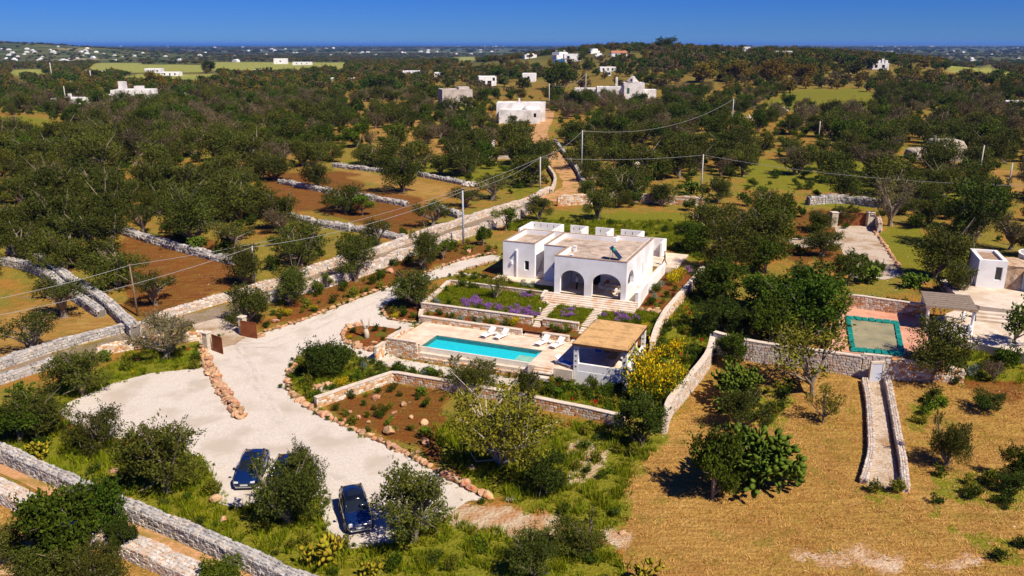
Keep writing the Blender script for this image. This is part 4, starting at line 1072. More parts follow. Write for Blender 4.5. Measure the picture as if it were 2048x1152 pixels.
m_poolw.node_tree.links.new(nz.outputs['Fac'], bp.inputs['Height']); m_poolw.node_tree.links.new(bp.outputs['Normal'], bs.inputs['Normal'])
pool = hroot('swimming_pool', 'rectangular turquoise infinity pool in the cream stone deck', 'pool', 0, 0, ZD)
zb = -.5
MB().box(PU0 - .002, PU1 + .002, PV0 - .05, PV1 + .002, zb - .1, zb).build('floor', m_pool, pool)
MB().box(PU0 - .02, PU0, PV0, PV1, zb, -.035).box(PU1, PU1 + .02, PV0, PV1, zb, -.035).box(PU0, PU1, PV1, PV1 + .02, zb, -.035).box(PU0, PU1, PV0 - .03, PV0, zb, -.16).build('lining', m_pool, pool)
m_poolrim = material('pool_rim', (0.66, 0.60, 0.50), (0.74, 0.69, 0.60), 1.5, rough=0.5)
MB().box(PU0 - .3, PU1 + .3, PV0 - .2, PV0 - .031, -.75, -.10).build('overflow_edge', m_poolrim, pool)
MB().box(PU0 - .45, PU1 + .45, PV0 - .62, PV0 - .2, -.95, -.62).build('catch_ledge', m_cope, pool)
MB().box(1.55, PU1 - .003, PV0 + .003, -14.15, zb, -.2).build('shallow_shelf', m_cope, pool)
MB().box(PU1 - .5, PU1 - .003, -14.14, PV1 - .003, zb, -.3).build('step', m_pool, pool)
wm = bpy.data.meshes.new('water'); wm.from_pydata([(PU0, PV0 - .03, -.085), (PU1, PV0 - .03, -.085), (PU1, PV1, -.085), (PU0, PV1, -.085)], [], [(0, 1, 2, 3)]); wm.materials.append(m_poolw)
link('water', wm, pool)
vw('retaining_wall', 'rust coloured stone wall below the overflow edge of the pool', [(-8.2, -16.55), (3.7, -16.55)], 0.36, -0.1, n=200, seed=60, t=0.3, cap=None)
vw('retaining_wall', 'tall stone wall at the left front corner of the pool deck', [(-11.75, -16.55), (-8.35, -16.55)], 1.86, 0.0, n=160, seed=61)
vw('retaining_wall', 'cream stone parapet along the left side of the pool deck', [(-11.65, -16.3), (-11.5, -12.0)], [1.86, 1.86, 1.5], 0.3, seed=62)
vw('retaining_wall', 'small stone pier beside the cellar opening at the left pool corner', [(-11.9, -18.6), (-11.9, -16.9)], 1.5, 0.0, seed=63, t=.3)
flight('flight of cream steps from the pool deck down to the gravel path', [(4.1, 5.9, -16.41, -18.0, 1.28, 0.32, 6)], 3)
MB().box(PU1 + .02, 4.08, -16.7, -16.401, -1.0, .02).build('deck_edge', m_cope, deck)
MB().box(5.92, 7.75, -16.62, -16.401, -1.0, .02).build('deck_edge', m_cope, deck)
# sun loungers
m_fabric = material('white_sling', (0.80, 0.79, 0.78), None, rough=0.8)
m_towel = material('blue_towel', (0.02, 0.16, 0.50), None, rough=0.9)
def lounger(label, u, v, rz, towel=False):
    q = thing('sun_lounger', label, 'sun lounger', W(u, v, ZD), HA + rz, 'sun loungers on the pool deck')
    MB().box(-.33, .33, -1.0, .35, .30, .34).build('mattress', m_fabric, q, bevel=.012)
    b = MB(); tilt_box(b, -.33, .33, 0.0, .72, .04, rad(38), .355, .305); b.build('backrest', m_fabric, q)
    MB().box(-.36, -.331, -1.02, .95, .25, .3).box(.331, .36, -1.02, .95, .25, .3).build('frame', m_whitep, q)
    for x in (-.345, .345):
        for y in (-.85, .7): MB().box(x - .02, x + .02, y - .02, y + .02, 0, .25).build('leg', m_whitep, q)
    MB().tube([(-.3, .85, .27), (0, .85, .6), (.3, .85, .27)], .015, 5).build('prop', m_whitep, q)
    if towel: MB().box(-.345, .345, -.9, .3, .345, .365).build('towel', m_towel, q, bevel=.006)
    else: MB().tube([(-.18, .02, .42), (.18, .02, .42)], .06, 8).build('rolled_towel', m_cush, q)
lounger('white sun lounger, far left one by the pool', -3.2, -10.9, rad(-14)); lounger('white sun lounger, second from the left by the pool', -1.75, -10.85, rad(-14))
lounger('white sun lounger, third from the left by the pool', 2.75, -11.0, rad(-14)); lounger('white sun lounger nearest the pavilion, right end of the pool row', 4.35, -11.1, rad(-14))
lounger('sun lounger with blue towel half in the pavilion shadow', 6.6, -15.5, rad(68), True)
for (u, v, lb) in ((-2.45, -10.6, 'small white side table between the two left sun loungers'), (3.55, -10.75, 'small white side table between the two right sun loungers')):
    q = hroot('side_table', lb, 'table', u, v, ZD); MB().box(-.2, .2, -.2, .2, .32, .35).build('top', m_whitep, q); MB().box(-.03, .03, -.03, .03, .02, .32).build('leg', m_whitep, q); MB().box(-.15, .15, -.15, .15, 0, .02).build('base', m_whitep, q)

# ------------------------------------------------------------------ pavilion
pav = hroot('pavilion', 'white open pavilion with flat reed mat roof beside the pool', 'pavilion', 7.75, -16.35, ZD)
PW, PD, PH = 4.95, 7.2, 2.48
m_reed = material('reed_mat', (0.54, 0.31, 0.12), (0.64, 0.40, 0.17), 3.0, rough=0.85, bump=0.2, bscale=30, c3=(0.42, 0.25, 0.10), scale3=1.0)
m_beam = material('dark_beam', (0.07, 0.03, 0.015), (0.11, 0.05, 0.025), 4, rough=0.7)
rf = MB().box(-.08, PW + .08, -.1, PD + .1, PH + .10, PH + .16).build('roof', m_beam, pav)
for i in range(36):       # reed strips laid across
    y0 = -.1 + i * (PD + .2) / 36
    for k, (a, b) in enumerate(((-.08, PW / 2 - .012), (PW / 2 + .012, PW + .08))):
        MB().box(a, b, y0 + .004, y0 + (PD + .2) / 36 - .004, PH + .162, PH + .18 + (i * 7 % 5) * .002).build('reed_strip', m_reed, rf)
for (a, b, c, d) in ((-.12, PW + .12, -.16, -.1), (-.12, PW + .12, PD + .1, PD + .16), (-.14, -.08, -.1, PD + .1), (PW + .08, PW + .14, -.1, PD + .1)):
    MB().box(a, b, c, d, PH - .02, PH + .185).build('fascia', m_beam, pav)
MB().box(0, PW, 2.3, 2.45, PH - .02, PH + .098).box(0, PW, 4.8, 4.95, PH - .02, PH + .098).build('beam', m_beam, pav)
def post(x0, x1, y0, y1, holes=('f', 'r')):
    p = MB().box(x0, x1, y0, y1, -1.0 if y0 < 1 else -.2, PH - .02).build('post', m_white, pav)
    for k in range(4):
        z = .42 + k * .52
        for fc in holes:
            fr = MB(); s = .1
            if fc in 'fb':
                yy = y0 - .012 if fc == 'f' else y1; cx = (x0 + x1) / 2
                fr.box(cx - s, cx + s, yy, yy + .012, z - s, z - s + .035).box(cx - s, cx + s, yy, yy + .012, z + s - .035, z + s).box(cx - s, cx - s + .035, yy, yy + .012, z - s + .035, z + s - .035).box(cx + s - .035, cx + s, yy, yy + .012, z - s + .035, z + s - .035)
                core = MB().box(cx - s + .036, cx + s - .036, yy + .004, yy + .011, z - s + .036, z + s - .036)
            else:
                xx = x1 if fc == 'r' else x0 - .012; cy = (y0 + y1) / 2
                fr.box(xx, xx + .012, cy - s, cy + s, z - s, z - s + .035).box(xx, xx + .012, cy - s, cy + s, z + s - .035, z + s).box(xx, xx + .012, cy - s, cy - s + .035, z - s + .035, z + s - .035).box(xx, xx + .012, cy + s - .035, cy + s, z - s + .035, z + s - .035)
                core = MB().box(xx + .001, xx + .008, cy - s + .036, cy + s - .036, z - s + .036, z + s - .036)
            b = fr.build('vent_block', m_cope, p); core.build('vent_block_hole', m_dark, p)
post(0, .42, 0, .38, 'fl'); post(PW - .42, PW, 0, .38, 'f'); post(PW - .36, PW, 3.3, 3.75, 'f'); post(PW - .36, PW, PD - .45, PD, 'fr'); post(0, .36, PD - .45, PD, 'l')
MB().box(.42, PW - .42, .03, .3, -1.2, .72).box(0, PW, 0.002, .34, -1.4, -.01).build('low_wall', m_white, pav)
MB().box(PW - .3, PW - .02, .38, 3.3, -1.2, .72).box(PW - .3, PW - .02, 3.75, PD - .45, -1.2, .72).build('side_low_wall', m_white, pav)
MB().box(.35, PW - .3, .3, PD, -.2, 0.01).build('floor', m_paving, pav)
m_lime = material('lime_cushion', (0.32, 0.55, 0.04), None, rough=0.9)
for (y0, y1) in ((.45, 3.2), (3.85, PD - .5)): MB().box(PW - .75, PW - .31, y0, y1, .36, .5).build('bench_cushion', m_lime, pav, bevel=.03); MB().box(PW - .75, PW - .31, y0, y1, .012, .358).build('bench', m_white, pav)
q = hroot('outdoor_kitchen', 'white kitchen block with blue panel inside the pavilion', 'kitchen unit', 7.75 + .9, -16.35 + 5.6, ZD + .012)
MB().box(-.5, 1.4, -.3, .9, 0, .95).build('counter', m_white, q); MB().box(-.55, 1.45, -.35, .95, .952, 1.0).build('worktop', m_cope, q)
MB().box(-.45, .25, -.33, -.303, .05, .9).build('blue_panel', m_towel, q); MB().box(.35, 1.3, -.33, -.303, .05, .9).build('cupboard_front', m_wood, q)
q = hroot('dining_table', 'wooden dining table in the shade of the pavilion', 'table', 7.75 + 2.9, -16.35 + 3.2, ZD + .012)
for i in range(6): MB().box(-.45 + i * .15, -.31 + i * .15, -1.0, 1.0, .7, .74).build('plank', m_wood, q)
for x in (-.4, .36):
    for y in (-.9, .86): MB().box(x, x + .06, y, y + .06, 0, .7).build('leg', m_wood, q)

# well ring in the garden
p = G(655, 780)
q = thing('well', 'round stone well cover ringed with pale boulders in the garden bed', 'well', p)
MB().lathe([(0.75, -.1), (0.75, .12), (0.62, .14)], (0, 0, 0), 20).build('rim', m_cope, q); MB().lathe([(0.5, .1), (0.5, .17), (0.42, .19)], (0, 0, 0), 20).build('lid', material('well_lid', (0.50, 0.37, 0.22), (0.58, 0.45, 0.29), 3, rough=.9), q)
rr_ = random.Random(4)
for i in range(9):
    a = 0.2 + i * 0.38; o = put_rock('stone', None, (1.15 * math.cos(a), 1.05 * math.sin(a), 0), rr_.uniform(.45, .75), rr_, ROCKS); o.parent = q
# ------------------------------------------------------------------ gates
m_corten = material('rusted_steel', (0.20, 0.055, 0.015), (0.27, 0.085, 0.025), 2.5, rough=0.75, c3=(0.15, 0.04, 0.012), scale3=1.2)
m_pillar = material('tufa_block', (0.48, 0.40, 0.29), (0.58, 0.50, 0.38), 3.0, rough=0.9, bump=0.3, bscale=10)
def height_at(base, ytop):
    """how tall something standing at base is when its top is seen at that row"""
    lo, hi = 0.0, 40.0
    c, s = math.cos(TILT), math.sin(TILT)
    for _ in range(40):
        m = (lo + hi) / 2; z = base.z + m - CAM_H
        y = 576 - FOC * (base.y * s + z * c) / (base.y * c - z * s)
        if y > ytop: lo = m
        else: hi = m
    return lo
def gate_leaf(label, a, b, h, name='gate_leaf', group=None, hinge_left=True):
    a, b = Vector(a), Vector(b)
    L_ = (b - a).to_2d().length; ang = math.atan2(b.y - a.y, b.x - a.x)
    q = thing(name, label, 'gate', a, ang, group)
    MB().box(0, L_, -.015, .015, .12, h).build('panel', m_corten, q)
    f = MB().box(-.03, L_ + .03, -.035, .035, .06, .118).box(-.03, L_ + .03, -.035, .035, h + .002, h + .06).box(-.06, -.002, -.035, .035, .06, h + .06).box(L_ + .002, L_ + .06, -.035, .035, .06, h + .06)
    f.build('frame', m_dark if False else m_corten, q)
    for s in (-1, 1):
        d = MB(); n = Vector((L_, h - .2))
        vs = []
        for yy in (s * .016, s * .034):
            for (x, z) in ((.0, .13), (.09, .13), (L_, h - .08), (L_, h - .01), (L_ - .09, h - .01), (0, .2)): vs.append((x, yy, z))
        d.add(vs, [(0, 1, 2, 3, 4, 5), (11, 10, 9, 8, 7, 6)] + [(i, (i + 1) % 6, 6 + (i + 1) % 6, 6 + i) for i in range(6)])
        d.build('brace', m_corten, q)
    return q
def pillar(label, p, w, h, rz, group=None):
    q = thing('gate_pillar', label, 'pillar', p, rz, group)
    for i in range(5):
        e = 0.0 if i % 2 else 0.006
        MB().box(-w / 2 + e, w / 2 - e, -w / 2 + e, w / 2 - e, -.2 * (i == 0) + i * h / 5 + .004, (i + 1) * h / 5 - .004).build('block', m_pillar, q, bevel=.012)
    MB().box(-w / 2 - .06, w / 2 + .06, -w / 2 - .06, w / 2 + .06, h, h + .13).build('capstone', m_cope, q, bevel=.02)
    return q
pl, pr_ = G(416, 700), G(487, 668)
ga = math.atan2(pr_.y - pl.y, pr_.x - pl.x)
pillar('pale block gate pillar left of the villa entrance, beside the shorter gate leaf', pl, .65, 1.85, ga); pillar('pale block gate pillar right of the villa entrance, under the round olive', pr_, .65, 1.9, ga)
gate_leaf('rust-brown steel gate leaf standing open at the left pillar', G(427, 702), G(446, 709), 1.75)
gate_leaf('rust-brown steel gate leaf standing open at the right pillar', G(484, 673), G(514, 678), 1.75)
rock_row('short stack of red stones at the foot of the right gate pillar', [(514, 676), (520, 673), (527, 670)], .6, 31, rows=2, name='stone_pile')
ga_, gb_ = G(1672, 452), G(1731, 452)
gm_ = (ga_ + gb_) / 2
hg = height_at(ga_, 427)
gate_leaf("left leaf of the neighbour's closed brown double gate", ga_, gm_ - Vector((.05, 0, 0)), hg); gate_leaf("right leaf of the neighbour's closed brown double gate", gb_, gm_ + Vector((.05, 0, 0)), hg)
pillar("cream gate pillar left of the neighbour's brown gate", G(1666, 453), .95, hg + .2, 0); pillar("cream gate pillar right of the neighbour's brown gate", G(1738, 453), .95, hg + .2, 0)
stone_wall('gate_wall', "rough reddish stone wall curving beside the neighbour's right gate pillar", gw((1745, 452), (1754, 455), (1758, 466)), 1.7, .6, .5, .3, 'rust', 0, seed=71, rough=.12)

# ------------------------------------------------------------------ cars
m_blue = material('blue_car_paint', (0.004, 0.016, 0.075), None, rough=0.22, spec=0.6, coat=1.0)
m_grey = material('grey_car_paint', (0.028, 0.03, 0.036), None, rough=0.25, spec=0.6, coat=1.0)
m_wcar = material('white_car_paint', (0.75, 0.75, 0.75), None, rough=0.25, coat=1.0)
m_rubber = material('tyre_rubber', (0.012, 0.012, 0.012), None, rough=0.85)
m_alloy = material('alloy_rim', (0.45, 0.46, 0.48), None, rough=0.35, metal=0.8)
m_lamp = material('headlamp_glass', (0.55, 0.57, 0.60), None, rough=0.08, spec=0.8)
m_red = material('red_lamp', (0.35, 0.01, 0.01), None, rough=0.15)
m_plate = material('number_plate', (0.55, 0.56, 0.58), None, rough=0.5)
m_blackroof = material('black_roof', (0.006, 0.007, 0.009), None, rough=0.15, coat=1.0)
def loft(sections, closed=True):
    n = len(sections[0]); vs = [p for s in sections for p in s]; fs = []
    for i in range(len(sections) - 1):
        for k in range(n):
            k2 = (k + 1) % n; fs.append((i * n + k, i * n + k2, (i + 1) * n + k2, (i + 1) * n + k))
    fs.append(tuple(range(n - 1, -1, -1))); fs.append(tuple(range((len(sections) - 1) * n, len(sections) * n)))
    m = MB(); m.add(vs, fs); return m
def make_car(label, pos, rz, style, paint, roofm):
    """x points to the nose"""
    q = thing('parked_car', label, 'car', pos, rz, 'cars parked on the gravel')
    if style == 'suv': Lc, w, zs, hood, belt, roof = 4.3, .90, .30, .98, 1.05, 1.62; ws, wt, rr0, rr1 = .88, .28, -1.55, -2.02
    else: Lc, w, zs, hood, belt, roof = 4.55, .90, .24, .88, .95, 1.46; ws, wt, rr0, rr1 = .92, .18, -1.3, -2.05
    h2 = Lc / 2
    st = [(-h2, .72, .36, belt - .16), (-h2 + .08, .84, zs + .06, belt - .04), (-h2 + .5, w, zs, belt), (-.6, w, zs - .02, belt), (ws - .05, w, zs, belt - .01), (ws + .3, w * .99, zs, hood), (h2 - .45, w * .95, zs, hood - .10), (h2 - .12, w * .82, zs + .02, hood - .24), (h2, w * .66, zs + .1, hood - .36)]
    secs = []
    for (x, hw, z0, z1) in st:
        half = [(hw * .90, z0), (hw * .985, z0 + .12), (hw, z0 + (z1 - z0) * .52), (hw * .97, z0 + (z1 - z0) * .80), (hw * .90, z1 - .015), (hw * .62, z1 + .02), (0, z1 + .035)]
        secs.append([(x, -y, z) for y, z in half] + [(x, y, z) for y, z in half[-2::-1]])
    body = loft(secs).build('body', paint, q, smooth=True)
    # glass house
    gs = []
    for (x, wb, wt_, z1) in ((rr1, .78, .70, belt + .03), (rr0, .80, .66, roof - .05), (-.4, .82, .68, roof), (wt, .82, .67, roof - .03), (ws, .80, .72, belt - .02)):
        z0 = belt - .06
        half = [(wb, z0), (wb * .99, z0 + (z1 - z0) * .25), (wb + (wt_ - wb) * .8, z0 + (z1 - z0) * .86), (wt_ * .9, z1), (0, z1 + .02)]
        gs.append([(x, -y, z) for y, z in half] + [(x, y, z) for y, z in half[-2::-1]])
    loft(gs).build('window_glass', m_glass, q, smooth=True)
    rs = []
    for (x, hw, z) in ((rr0 - .12, .58, roof - .075), (rr0 + .05, .64, roof - .01), (-.4, .66, roof + .035), (wt - .05, .64, roof + .005), (wt + .06, .60, roof - .05)):
        rs.append([(x, -hw, z - .04), (x, -hw * .96, z - .005), (x, 0, z + .022), (x, hw * .96, z - .005), (x, hw, z - .04), (x, 0, z - .02)])
    rf = loft(rs).build('roof', roofm, q, smooth=True)
    MB().box(-.75, .0, -.42, .42, roof + .048, roof + .062).build('sunroof', m_glass, rf, bevel=.01)
    for s in (-1, 1):      # pillars, rails, mirrors, lamps
        MB().tube([(wt + .05, s * .62, roof - .05), (ws, s * .76, belt)], .035, 6).build('front_pillar', paint, q)
        MB().tube([(rr0 - .05, s * .62, roof - .06), (rr1 + .05, s * .75, belt)], .06, 6).build('rear_pillar', paint, q)
        MB().tube([(-.55, s * .715, roof - .12), (-.6, s * .83, belt)], .04, 6).build('middle_pillar', m_dark, q)
        MB().tube([(rr0, s * .66, roof + .0), (-.5, s * .69, roof + .05), (wt, s * .66, roof + .0)], .018, 5).build('roof_rail', m_dark, q)
        mr = MB().box(ws - .18, ws + .02, s * .93 if s > 0 else -1.08, 1.08 if s > 0 else -.93, belt - .02, belt + .13).build('mirror', m_dark, q, bevel=.03)
        MB().box(ws - .1, ws - .05, s * .84 if s > 0 else -.93, .93 if s > 0 else -.84, belt, belt + .05).build('mirror_arm', m_dark, mr)
        if style == 'suv': MB().tube([(h2 - .17, s * .60, hood - .24), (h2 - .04, s * .60, hood - .27)], [.15, .13], 14).build('headlight', m_lamp, q)
        else: MB().box(h2 - .26, h2 - .06, s * .40 if s > 0 else -.72, .72 if s > 0 else -.40, hood - .32, hood - .20).build('headlight', m_lamp, q, bevel=.03)
        MB().box(-h2 - .01, -h2 + .1, s * .48 if s > 0 else -.74, .74 if s > 0 else -.48, belt - .32, belt - .14).build('tail_light', m_red, q, bevel=.02)
        MB().box(-.62, -.45, s * .905 if s > 0 else -.925, .925 if s > 0 else -.905, belt - .2, belt - .17).box(.35, .52, s * .905 if s > 0 else -.925, .925 if s > 0 else -.905, belt - .2, belt - .17).build('door_handle', m_dark, q)
        MB().box(-1.9, 1.75, s * .85 if s > 0 else -.93, .93 if s > 0 else -.85, zs - .05, zs + .1).build('sill', m_dark, q, bevel=.02)
        for x in (-1.33, 1.30):
            R = .34 if style == 'suv' else .32
            wv = MB().tube([(x, s * .72, R), (x, s * .925, R)], R, 20).build('wheel', m_rubber, q)
            MB().tube([(x, s * .93 if s > 0 else -.93, R), (x, s * .935, R)], R * .66, 14).build('rim', m_alloy, wv)
            MB().tube([(x, s * .70, R + .04), (x, s * .912, R + .04)], R + .09, 20).build('wheel_arch', m_dark, q)
    MB().box(h2 - .06, h2 + .015, -.42, .42, zs + .16, zs + .36).build('grille', m_dark, q, bevel=.02)
    MB().box(h2 - .10, h2 + .0, -.62, .62, zs + .02, zs + .12).build('bumper_trim', m_steel, q, bevel=.02)
    MB().box(h2 + .016, h2 + .03, -.26, .26, zs + .20, zs + .31).build('number_plate', m_plate, q)
    MB().box(ws + .02, ws + .1, -.6, .6, belt - .03, belt + .01).build('wiper_cowl', m_dark, q)
    return q
def car_at(label, front, rear, style, paint, roofm):
    f, r = G(*front), G(*rear); d = (f - r); rz = math.atan2(d.y, d.x)
    Lc = 4.3 if style == 'suv' else 4.55
    c = f - Vector((math.cos(rz), math.sin(rz), 0)) * Lc / 2
    return make_car(label, (c.x, c.y, float(terr(c.x, c.y)) + .04), rz, style, paint, roofm)
car_at('dark blue compact SUV with black roof, the car nearest the viewer', (722, 1072), (697, 985), 'suv', m_blue, m_blackroof)
car_at('dark blue car parked left of the olive tree, its nose towards the wall', (489, 984), (527, 906), 'sedan', m_blue, m_blue)
car_at('dark car parked mostly hidden behind the olive crown', (560, 1002), (588, 925), 'suv', m_grey, m_blackroof)
w_ = make_car('small white car parked in front of the white house on the rise', G(1266, 203) + Vector((0, 0, .3)), rad(195), 'sedan', m_wcar, m_wcar); w_['group'] = 'cars by the far house'; w_.scale = (1.25, 1.25, 1.25)

# ------------------------------------------------------------------ people
m_skin = material('skin', (0.42, 0.24, 0.16), None, rough=0.6); m_hair = material('dark_hair', (0.012, 0.008, 0.006), None, rough=0.6)
m_shirt = material('grey_shirt', (0.46, 0.43, 0.42), None, rough=0.9); m_shirt2 = material('dark_top', (0.045, 0.045, 0.055), None, rough=0.9)
m_trous = material('black_trousers', (0.014, 0.014, 0.018), None, rough=0.9); m_shoe = material('pale_shoe', (0.55, 0.53, 0.50), None, rough=0.7)
def person(label, pos, rz, joints, shirt, shoe, hscale=1.0):
    """joints: name -> (x, y, z); x to the right of the person, y forward. Grown as one skin"""
    q = thing('person', label, 'person', pos, rz); q.scale = (hscale,) * 3
    J = joints; order = ['pelvis', 'waist', 'chest', 'neck', 'chin', 'head', 'crown', 'nose', 'sl', 'el', 'wl', 'hl', 'sr', 'er', 'wr', 'hr', 'hipl', 'kl', 'al', 'tl', 'hipr', 'kr', 'ar', 'tr']
    rad_ = dict(pelvis=.135, waist=.12, chest=.145, neck=.055, chin=.075, head=.095, crown=.07, nose=.03, sl=.065, el=.045, wl=.032, hl=.035, sr=.065, er=.045, wr=.032, hr=.035, hipl=.095, kl=.062, al=.045, tl=.04, hipr=.095, kr=.062, ar=.045, tr=.04)
    edges = [('pelvis', 'waist'), ('waist', 'chest'), ('chest', 'neck'), ('neck', 'chin'), ('chin', 'head'), ('head', 'crown'), ('chin', 'nose'), ('chest', 'sl'), ('sl', 'el'), ('el', 'wl'), ('wl', 'hl'), ('chest', 'sr'), ('sr', 'er'), ('er', 'wr'), ('wr', 'hr'), ('pelvis', 'hipl'), ('hipl', 'kl'), ('kl', 'al'), ('al', 'tl'), ('pelvis', 'hipr'), ('hipr', 'kr'), ('kr', 'ar'), ('ar', 'tr')]
    vs = [Vector(J[k]) for k in order]; rs = [rad_[k] for k in order]; es = [(order.index(a), order.index(b)) for a, b in edges]
    for s, hk, wk in ((-1, 'hl', 'wl'), (1, 'hr', 'wr')):       # five fingers each
        h = Vector(J[hk]); d = (h - Vector(J[wk])).normalized(); side = Vector((0, 1, 0)) - d * d.y
        side = side.normalized()
        for i, (o, l) in enumerate(((-.03, .07), (-.01, .085), (.01, .08), (.03, .06))):
            a = len(vs); vs += [h + side * o + d * .04, h + side * o * 1.2 + d * (.04 + l * .5), h + side * o * 1.2 + d * (.04 + l) + Vector((-s * .015, 0, 0))]; rs += [.010, .009, .007]; es += [(order.index(hk), a), (a, a + 1), (a + 1, a + 2)]
        a = len(vs); vs += [h + side * .045 + d * .005, h + side * .07 + d * .04]; rs += [.012, .008]; es += [(order.index(wk), a), (a, a + 1)]
    me = bpy.data.meshes.new('body'); me.from_pydata([tuple(v) for v in vs], es, [])
    o = bpy.data.objects.new('body', me); COL.objects.link(o)
    o.modifiers.new('skin', 'SKIN'); sd = o.modifiers.new('sub', 'SUBSURF'); sd.levels = sd.render_levels = 1
    for i, sv in enumerate(me.skin_vertices[0].data): sv.radius = (rs[i], rs[i]); sv.use_root = (i == 0)
    dg = bpy.context.evaluated_depsgraph_get()
    m2 = bpy.data.meshes.new_from_object(o.evaluated_get(dg)); bpy.data.objects.remove(o)
    m2.materials.clear()
    for m in (m_skin, shirt, m_trous, shoe): m2.materials.append(m)
    wl_, wr_ = Vector(J['wl']), Vector(J['wr']); nk = J['neck'][2]; pz = J['pelvis'][2]
    for p in m2.polygons:
        c = p.center; p.use_smooth = True
        if c.z > nk + .02 or (c - wl_).length < .2 and c.z > .5 and (c - Vector(J['hl'])).length < .17 or (c - wr_).length < .2 and (c - Vector(J['hr'])).length < .17: p.material_index = 0
        elif c.z > pz - .02: p.material_index = 1
        elif c.z > .09: p.material_index = 2
        else: p.material_index = 3
    link('body', m2, q)
    h = Vector(J['head'])
    hb = bmesh.new(); bmesh.ops.create_uvsphere(hb, u_segments=14, v_segments=10, radius=.118)
    bmesh.ops.delete(hb, geom=[v for v in hb.verts if v.co.z < -.03 or (v.co.y > .07 and v.co.z < .05)], context='VERTS')
    hm = bpy.data.meshes.new('hair'); hb.to_mesh(hm); hb.free(); hm.materials.append(m_hair); link('hair', hm, q, loc=h + Vector((0, -.015, .035)))
    eye = MB()
    for s in (-1, 1): eye.lathe([(.004, -.008), (.011, 0), (.004, .008)], (h.x + s * .035, h.y + .093, h.z - .005), 6)
    eye.build('eyes', m_dark, q)
JM = dict(pelvis=(0, 0, .95), waist=(0, .01, 1.10), chest=(0, .02, 1.32), neck=(0, .02, 1.50), chin=(0, .05, 1.57), head=(0, .04, 1.66), crown=(0, .03, 1.74), nose=(0, .12, 1.61),
          sl=(-.19, .02, 1.40), el=(-.24, .06, 1.13), wl=(-.14, .27, 1.10), hl=(-.09, .33, 1.12), sr=(.19, .02, 1.40), er=(.24, .06, 1.13), wr=(.13, .27, 1.12), hr=(.08, .33, 1.14),
          hipl=(-.09, 0, .88), kl=(-.10, .05, .50), al=(-.10, 0, .08), tl=(-.11, .14, .05), hipr=(.09, 0, .88), kr=(.10, .02, .50), ar=(.11, -.04, .08), tr=(.13, .10, .05))
p = W(2.0, 1.9, ZF); person('person in a grey patterned shirt and black trousers standing in the left porch arch', p, rad(-60), JM, m_shirt, m_shoe)
JW = dict(JM); JW.update(wl=(-.27, -.02, .90), el=(-.24, -.04, 1.13), hl=(-.27, .02, .83), wr=(.2, .22, 1.02), hr=(.16, .28, 1.06), kl=(-.09, .18, .52), al=(-.09, .30, .10), tl=(-.09, .43, .06), kr=(.09, -.05, .50), ar=(.09, -.32, .12), tr=(.1, -.2, .05))
p = at_z(1329, 530, ZF); person('person in dark clothes walking across the terrace behind the villa', p, rad(75), JW, m_shirt2, m_shoe)

# ------------------------------------------------------------------ poles and cables
m_pole = material('grey_pole', (0.36, 0.39, 0.42), (0.46, 0.48, 0.50), 3, rough=0.6, metal=0.2)
m_conc = material('concrete_pole', (0.50, 0.46, 0.40), (0.58, 0.54, 0.48), 3, rough=0.9)
m_wpole = material('wooden_pole', (0.16, 0.10, 0.06), (0.24, 0.16, 0.10), 5, rough=0.9)
m_cable = material('grey_cable', (0.34, 0.33, 0.33), None, rough=0.6)
POLES = {}
def pole(key, label, base, ytop, mat, r, h=None, lean=0.0):
    b = G(*base); hh = h or height_at(b, ytop)
    q = thing('utility_pole', label, 'pole', b, group='utility poles')
    MB().tube([(0, 0, -.3), (lean * hh * .5, 0, hh * .5), (lean * hh, 0, hh)], [r, r * .85, r * .65], 10).build('shaft', mat, q, smooth=True)
    MB().box(lean * hh - .12, lean * hh + .12, -.05, .05, hh - .32, hh - .24).tube([(lean * hh, 0, hh - .02), (lean * hh, 0, hh + .05)], r * .75, 8).build('bracket', m_dark, q)
    POLES[key] = b + Vector((lean * hh, 0, hh - .2)); return q
pole('a', 'brown wooden utility pole standing in the field above the lane', (276, 632), 527, m_wpole, .13, lean=-.03)
pole('b', 'grey steel pole by the lane wall behind the gate olive', (511, 570), 491, m_pole, .12)
pole('c', 'tall grey steel pole by the lane left of the house', (927, 492), 380, m_pole, .16)
pole('d', 'pale concrete pole left of the dirt track', (1080, 388), 313, m_conc, .15)
pole('e', 'grey steel pole right of the dirt track above the villa', (1163, 342), 260, m_pole, .15)
pole('f', 'pale pole among the prickly pears right of the dirt track', (1402, 384), 308, m_conc, .14)
pole('g', 'grey pole near the stone heaps on the slope', (1463, 258), 197, m_pole, .18)
pole('h', 'pale leaning pole right of the concrete bunker', (1958, 350), 290, m_conc, .16, lean=.02)
pole('i', 'pale pole at the right edge beside the bare earth track', (2014, 392), 325, m_conc, .15)
pole('j', 'thin pole among olives left of the concrete bunker', (1637, 278), 242, m_conc, .16)
pole('k', 'thin pole above the stone heaps, nearest the white house', (1404, 228), 196, m_conc, .2)
pole('l', 'tall pole beside the long low white house', (1098, 218), 167, m_conc, .2)
pole('m', 'tall pole in front of the white house on the rise', (1171, 196), 147, m_conc, .2)
pole('n', 'short pole left of the tall one before the white house', (1158, 202), 172, m_conc, .2)
pole('o', 'pole beside the small white farmhouse at far left', (132, 205), 172, m_conc, .25)
pole('p', 'pole on the plain behind the farmhouse at far left', (105, 162), 125, m_conc, .4)
pole('q', 'pole in front of the green fields at far left', (183, 165), 140, m_conc, .4)
pole('r', 'wooden pole outside the left edge above the lane', (-230, 770), 0, m_wpole, .13, h=6.5)
pole('s', 'steel pole outside the left edge beside the lane', (-230, 800), 0, m_pole, .13, h=6.0)
pole('t', 'pole far right of the view, beyond the bare earth track', (2330, 470), 0, m_conc, .15, h=7.5)
